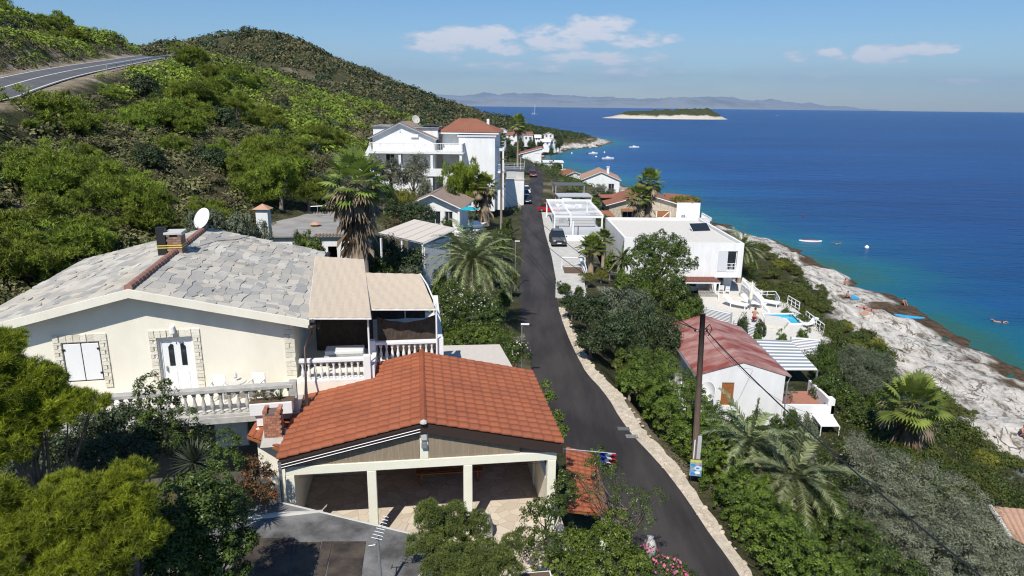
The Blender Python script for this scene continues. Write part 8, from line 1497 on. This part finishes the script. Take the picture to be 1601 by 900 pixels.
for i, (px, py, r, mt, lb) in enumerate(((1355, 388, .42, m_white2, 'white round mooring buoy off the rocks'), (1256, 337, .22, m_redpl, 'tiny reddish buoy on the water above the white buoy'), (932, 245.5, .5, m_white2, 'white buoy between the two nearest moored boats'), (894, 240, .5, m_white2, 'white buoy off the village jetty'), (945, 238.5, .5, m_white2, 'small white buoy just right of the trimmed motorboat'))):
    q = at(px, py); tag(MB().lathe([(r*.3, -r*.9), (r*.85, -r*.4), (r, 0), (r*.85, r*.5), (r*.4, r*.85), (.05, r*1.1)], 12, q+Vector((0, 0, r*.4))).build('buoy', mt, None, smooth=True), lb, 'buoy')
def board(name, label, cat, loc, rz, L_, w_, mat, th=.14):
    root = T(name, label, cat, loc, rz); n_ = 12; lo = []; 
    for i in range(n_*2): a = math.pi*2*i/(n_*2); lo.append((math.cos(a)*L_/2, math.sin(a)*w_/2*(1-.25*abs(math.cos(a))), th+.10*abs(math.cos(a))**3))
    m = MB(); m.slab(lo, th); m.build('deck', mat, root, bevel=.02); return root
kq = at(1267, 377.5); kk = board('kayak', 'red and white kayak with paddlers off the rocky shore', 'kayak', kq, -8, 4.4, .8, m_white2, .22); MB().box(-1.5, 1.5, -.22, .22, .28, .36).build('red_cockpit', m_redpl, kk, bevel=.04)
q = at(1420, 503, .6); q.z = tz(q.x, q.y)+.28; board('paddle_board', 'light blue paddle board lying on the brown rocks at the water', 'board', q, -24, 3.3, .85, m_cyan)
def person(label, loc, rz, pose, top=None, s=1.0, wet=False, name='person'):
    """pose: dict of joints -> (x,y,z); skinned body, one continuous mesh"""
    root = T(name, label, 'person', loc, rz); root.scale = (s, s, s)
    J_ = ['pelvis', 'waist', 'chest', 'neck', 'head', 'crown', 'shL', 'elL', 'haL', 'shR', 'elR', 'haR', 'hiL', 'knL', 'anL', 'toL', 'hiR', 'knR', 'anR', 'toR']
    rad = dict(pelvis=.15, waist=.13, chest=.15, neck=.055, head=.095, crown=.08, shL=.065, elL=.042, haL=.035, shR=.065, elR=.042, haR=.035, hiL=.095, knL=.058, anL=.04, toL=.035, hiR=.095, knR=.058, anR=.04, toR=.035)
    E_ = [('pelvis', 'waist'), ('waist', 'chest'), ('chest', 'neck'), ('neck', 'head'), ('head', 'crown'), ('chest', 'shL'), ('shL', 'elL'), ('elL', 'haL'), ('chest', 'shR'), ('shR', 'elR'), ('elR', 'haR'), ('pelvis', 'hiL'), ('hiL', 'knL'), ('knL', 'anL'), ('anL', 'toL'), ('pelvis', 'hiR'), ('hiR', 'knR'), ('knR', 'anR'), ('anR', 'toR')]
    me = bpy.data.meshes.new('body'); me.from_pydata([pose[j] for j in J_], [(J_.index(a), J_.index(b)) for a, b in E_], []); me.materials.append(m_skin); o = bpy.data.objects.new('body', me); COL.objects.link(o); o.parent = root
    sk_ = o.modifiers.new('skin', 'SKIN'); sk_.use_smooth_shade = True
    for i, j in enumerate(J_): me.skin_vertices[0].data[i].radius = (rad[j], rad[j]*(.8 if j in ('chest', 'waist', 'pelvis') else 1))
    me.skin_vertices[0].data[0].use_root = True; ss = o.modifiers.new('sub', 'SUBSURF'); ss.levels = 1; ss.render_levels = 1
    h = Vector(pose['crown']); hd = Vector(pose['head']); m = MB(); m.M = Matrix.Translation(h.lerp(hd, .25)+Vector((0, .02, 0))); m.lathe([(.02, -.08), (.10, -.04), (.108, .03), (.07, .09), (.01, .115)], 10); m.build('hair', m_hair, root, smooth=True)
    pv_ = Vector(pose['pelvis']); kl = Vector(pose['hiL']); kr_ = Vector(pose['hiR']); m = MB(); w3 = Vector(pose['waist']); m.tube([pv_.lerp(w3, .35), pv_, pv_.lerp((Vector(pose['knL'])+Vector(pose['knR']))/2, .22)], [.16, .185, .17], 10); m.build('swimwear', top or m_flagb, root, smooth=True); return root
stand = dict(pelvis=(0, 0, .92), waist=(0, 0, 1.08), chest=(0, 0, 1.34), neck=(0, 0, 1.5), head=(0, 0, 1.6), crown=(0, 0, 1.7), shL=(-.19, 0, 1.42), elL=(-.25, .03, 1.14), haL=(-.24, -.08, .88), shR=(.19, 0, 1.42), elR=(.26, .03, 1.14), haR=(.26, -.08, .88), hiL=(-.1, 0, .85), knL=(-.11, -.03, .48), anL=(-.11, .02, .09), toL=(-.12, -.14, .04), hiR=(.1, 0, .85), knR=(.12, -.05, .48), anR=(.14, 0, .09), toR=(.16, -.16, .04))
lie = dict(pelvis=(0, 0, .15), waist=(0, .16, .15), chest=(0, .42, .16), neck=(0, .58, .17), head=(0, .69, .18), crown=(0, .78, .18), shL=(-.19, .5, .14), elL=(-.34, .32, .08), haL=(-.26, .1, .06), shR=(.19, .5, .14), elR=(.36, .62, .08), haR=(.2, .78, .08), hiL=(-.1, -.08, .14), knL=(-.13, -.45, .12), anL=(-.14, -.84, .07), toL=(-.17, -.9, .15), hiR=(.1, -.08, .14), knR=(.16, -.42, .3), anR=(.15, -.7, .06), toR=(.16, -.85, .06))
sit = dict(pelvis=(0, 0, .13), waist=(0, -.02, .3), chest=(0, -.08, .56), neck=(0, -.12, .71), head=(0, -.16, .81), crown=(0, -.18, .9), shL=(-.19, -.08, .63), elL=(-.24, -.3, .42), haL=(-.14, -.5, .45), shR=(.19, -.08, .63), elR=(.24, -.3, .42), haR=(.12, -.5, .45), hiL=(-.1, -.06, .12), knL=(-.16, -.48, .42), anL=(-.16, -.72, .07), toL=(-.18, -.86, .04), hiR=(.1, -.06, .12), knR=(.14, -.5, .40), anR=(.15, -.78, .07), toR=(.17, -.92, .04))
seat = dict(sit); seat.update(knL=(-.14, -.45, .14), anL=(-.14, -.5, -.26), toL=(-.15, -.64, -.3), knR=(.13, -.45, .14), anR=(.14, -.52, -.26), toR=(.15, -.66, -.3))
swim = dict(lie); swim.update({k_: (v_[0], v_[1], v_[2]-.15) for k_, v_ in lie.items()}); swim.update(haR=(.3, 1.0, .12), elR=(.34, .8, .12))
def ground_at(px, py, z=1.2):
    q = P(px, py, z)
    for _ in range(6): q = P(px, py, tz(q.x, q.y))
    return Vector((q.x, q.y, tz(q.x, q.y)))
q = P(1179, 499, DZ+.4); person('dark-haired bather with bare pink back seated by the pool edge', (q.x, q.y, DZ+.42), 150, seat, m_redpl, 1.25)
lows = [(1247, 427, 20, sit, 'person sitting on the rocks far up the shore', m_redpl), (1321, 445, -30, sit, 'person sitting at the water edge of the pale rocks', m_flagb), (1323, 465, 40, sit, 'sunbather sitting on the pale rocks beside a towel', m_black), (1350, 482, 70, lie, 'sunbather lying on the pale rocks, left of a second one', m_redpl), (1362, 487, 60, lie, 'sunbather lying on the pale rocks, right one of the pair', m_flagb), (1412, 476, 0, sit, 'person sitting on the brown rocks above the blue board', m_black), (1592, 697, 20, sit, 'person sitting on the rocks at the right edge', m_flagb)]
for px, py, rz_, ps_, lb, sw_ in lows: q = ground_at(px, py); person(lb, q, rz_, ps_, sw_, 1.)
q = ground_at(1333, 466); tag(MB().box(q.x-.5, q.x+.5, q.y-.9, q.y+.9, q.z-.1, q.z+.06).build('beach_towel', m_cyan, None), 'pale blue beach towel spread on the rocks beside the sitting sunbather', 'towel')
q = ground_at(1357, 487); tag(MB().box(q.x-1.3, q.x+.9, q.y-.9, q.y+.6, q.z-.12, q.z+.04).build('beach_towel', m_tilep, None), 'pinkish towel under the pair of lying sunbathers', 'towel')
q = at(1566, 504, -.02); person('swimmer in the clear water near the rocks', q, 60, swim, m_black, 1.2)
q = at(1311, 381, -.02); person('swimmer far from shore between the kayak and the white buoy', q, 100, swim, m_black, 1.1)
# ================================================================ HAZE
hm = bpy.data.materials.new('sea_haze'); hm.use_nodes = True; hn = hm.node_tree; hn.nodes.clear(); pvn = hn.nodes.new('ShaderNodeVolumePrincipled'); pvn.inputs['Color'].default_value = (.30, .60, 1, 1); pvn.inputs['Density'].default_value = 2.3e-5; pvn.inputs['Anisotropy'].default_value = .2
ho = hn.nodes.new('ShaderNodeOutputMaterial'); hn.links.new(pvn.outputs[0], ho.inputs['Volume'])
hz = MB().box(-33000, 34000, -4000, 38500, -60, 1700).build('haze', hm, None); tag(hz, kind='stuff')
for o in list(bpy.data.objects):
    if o.type == 'MESH' and o.parent is None and 'kind' not in o and 'category' not in o: print('UNTAGGED', o.name)
print('verts', sum(len(me.vertices)*me.users for me in bpy.data.meshes)//1000, 'k objects', len(bpy.data.objects))
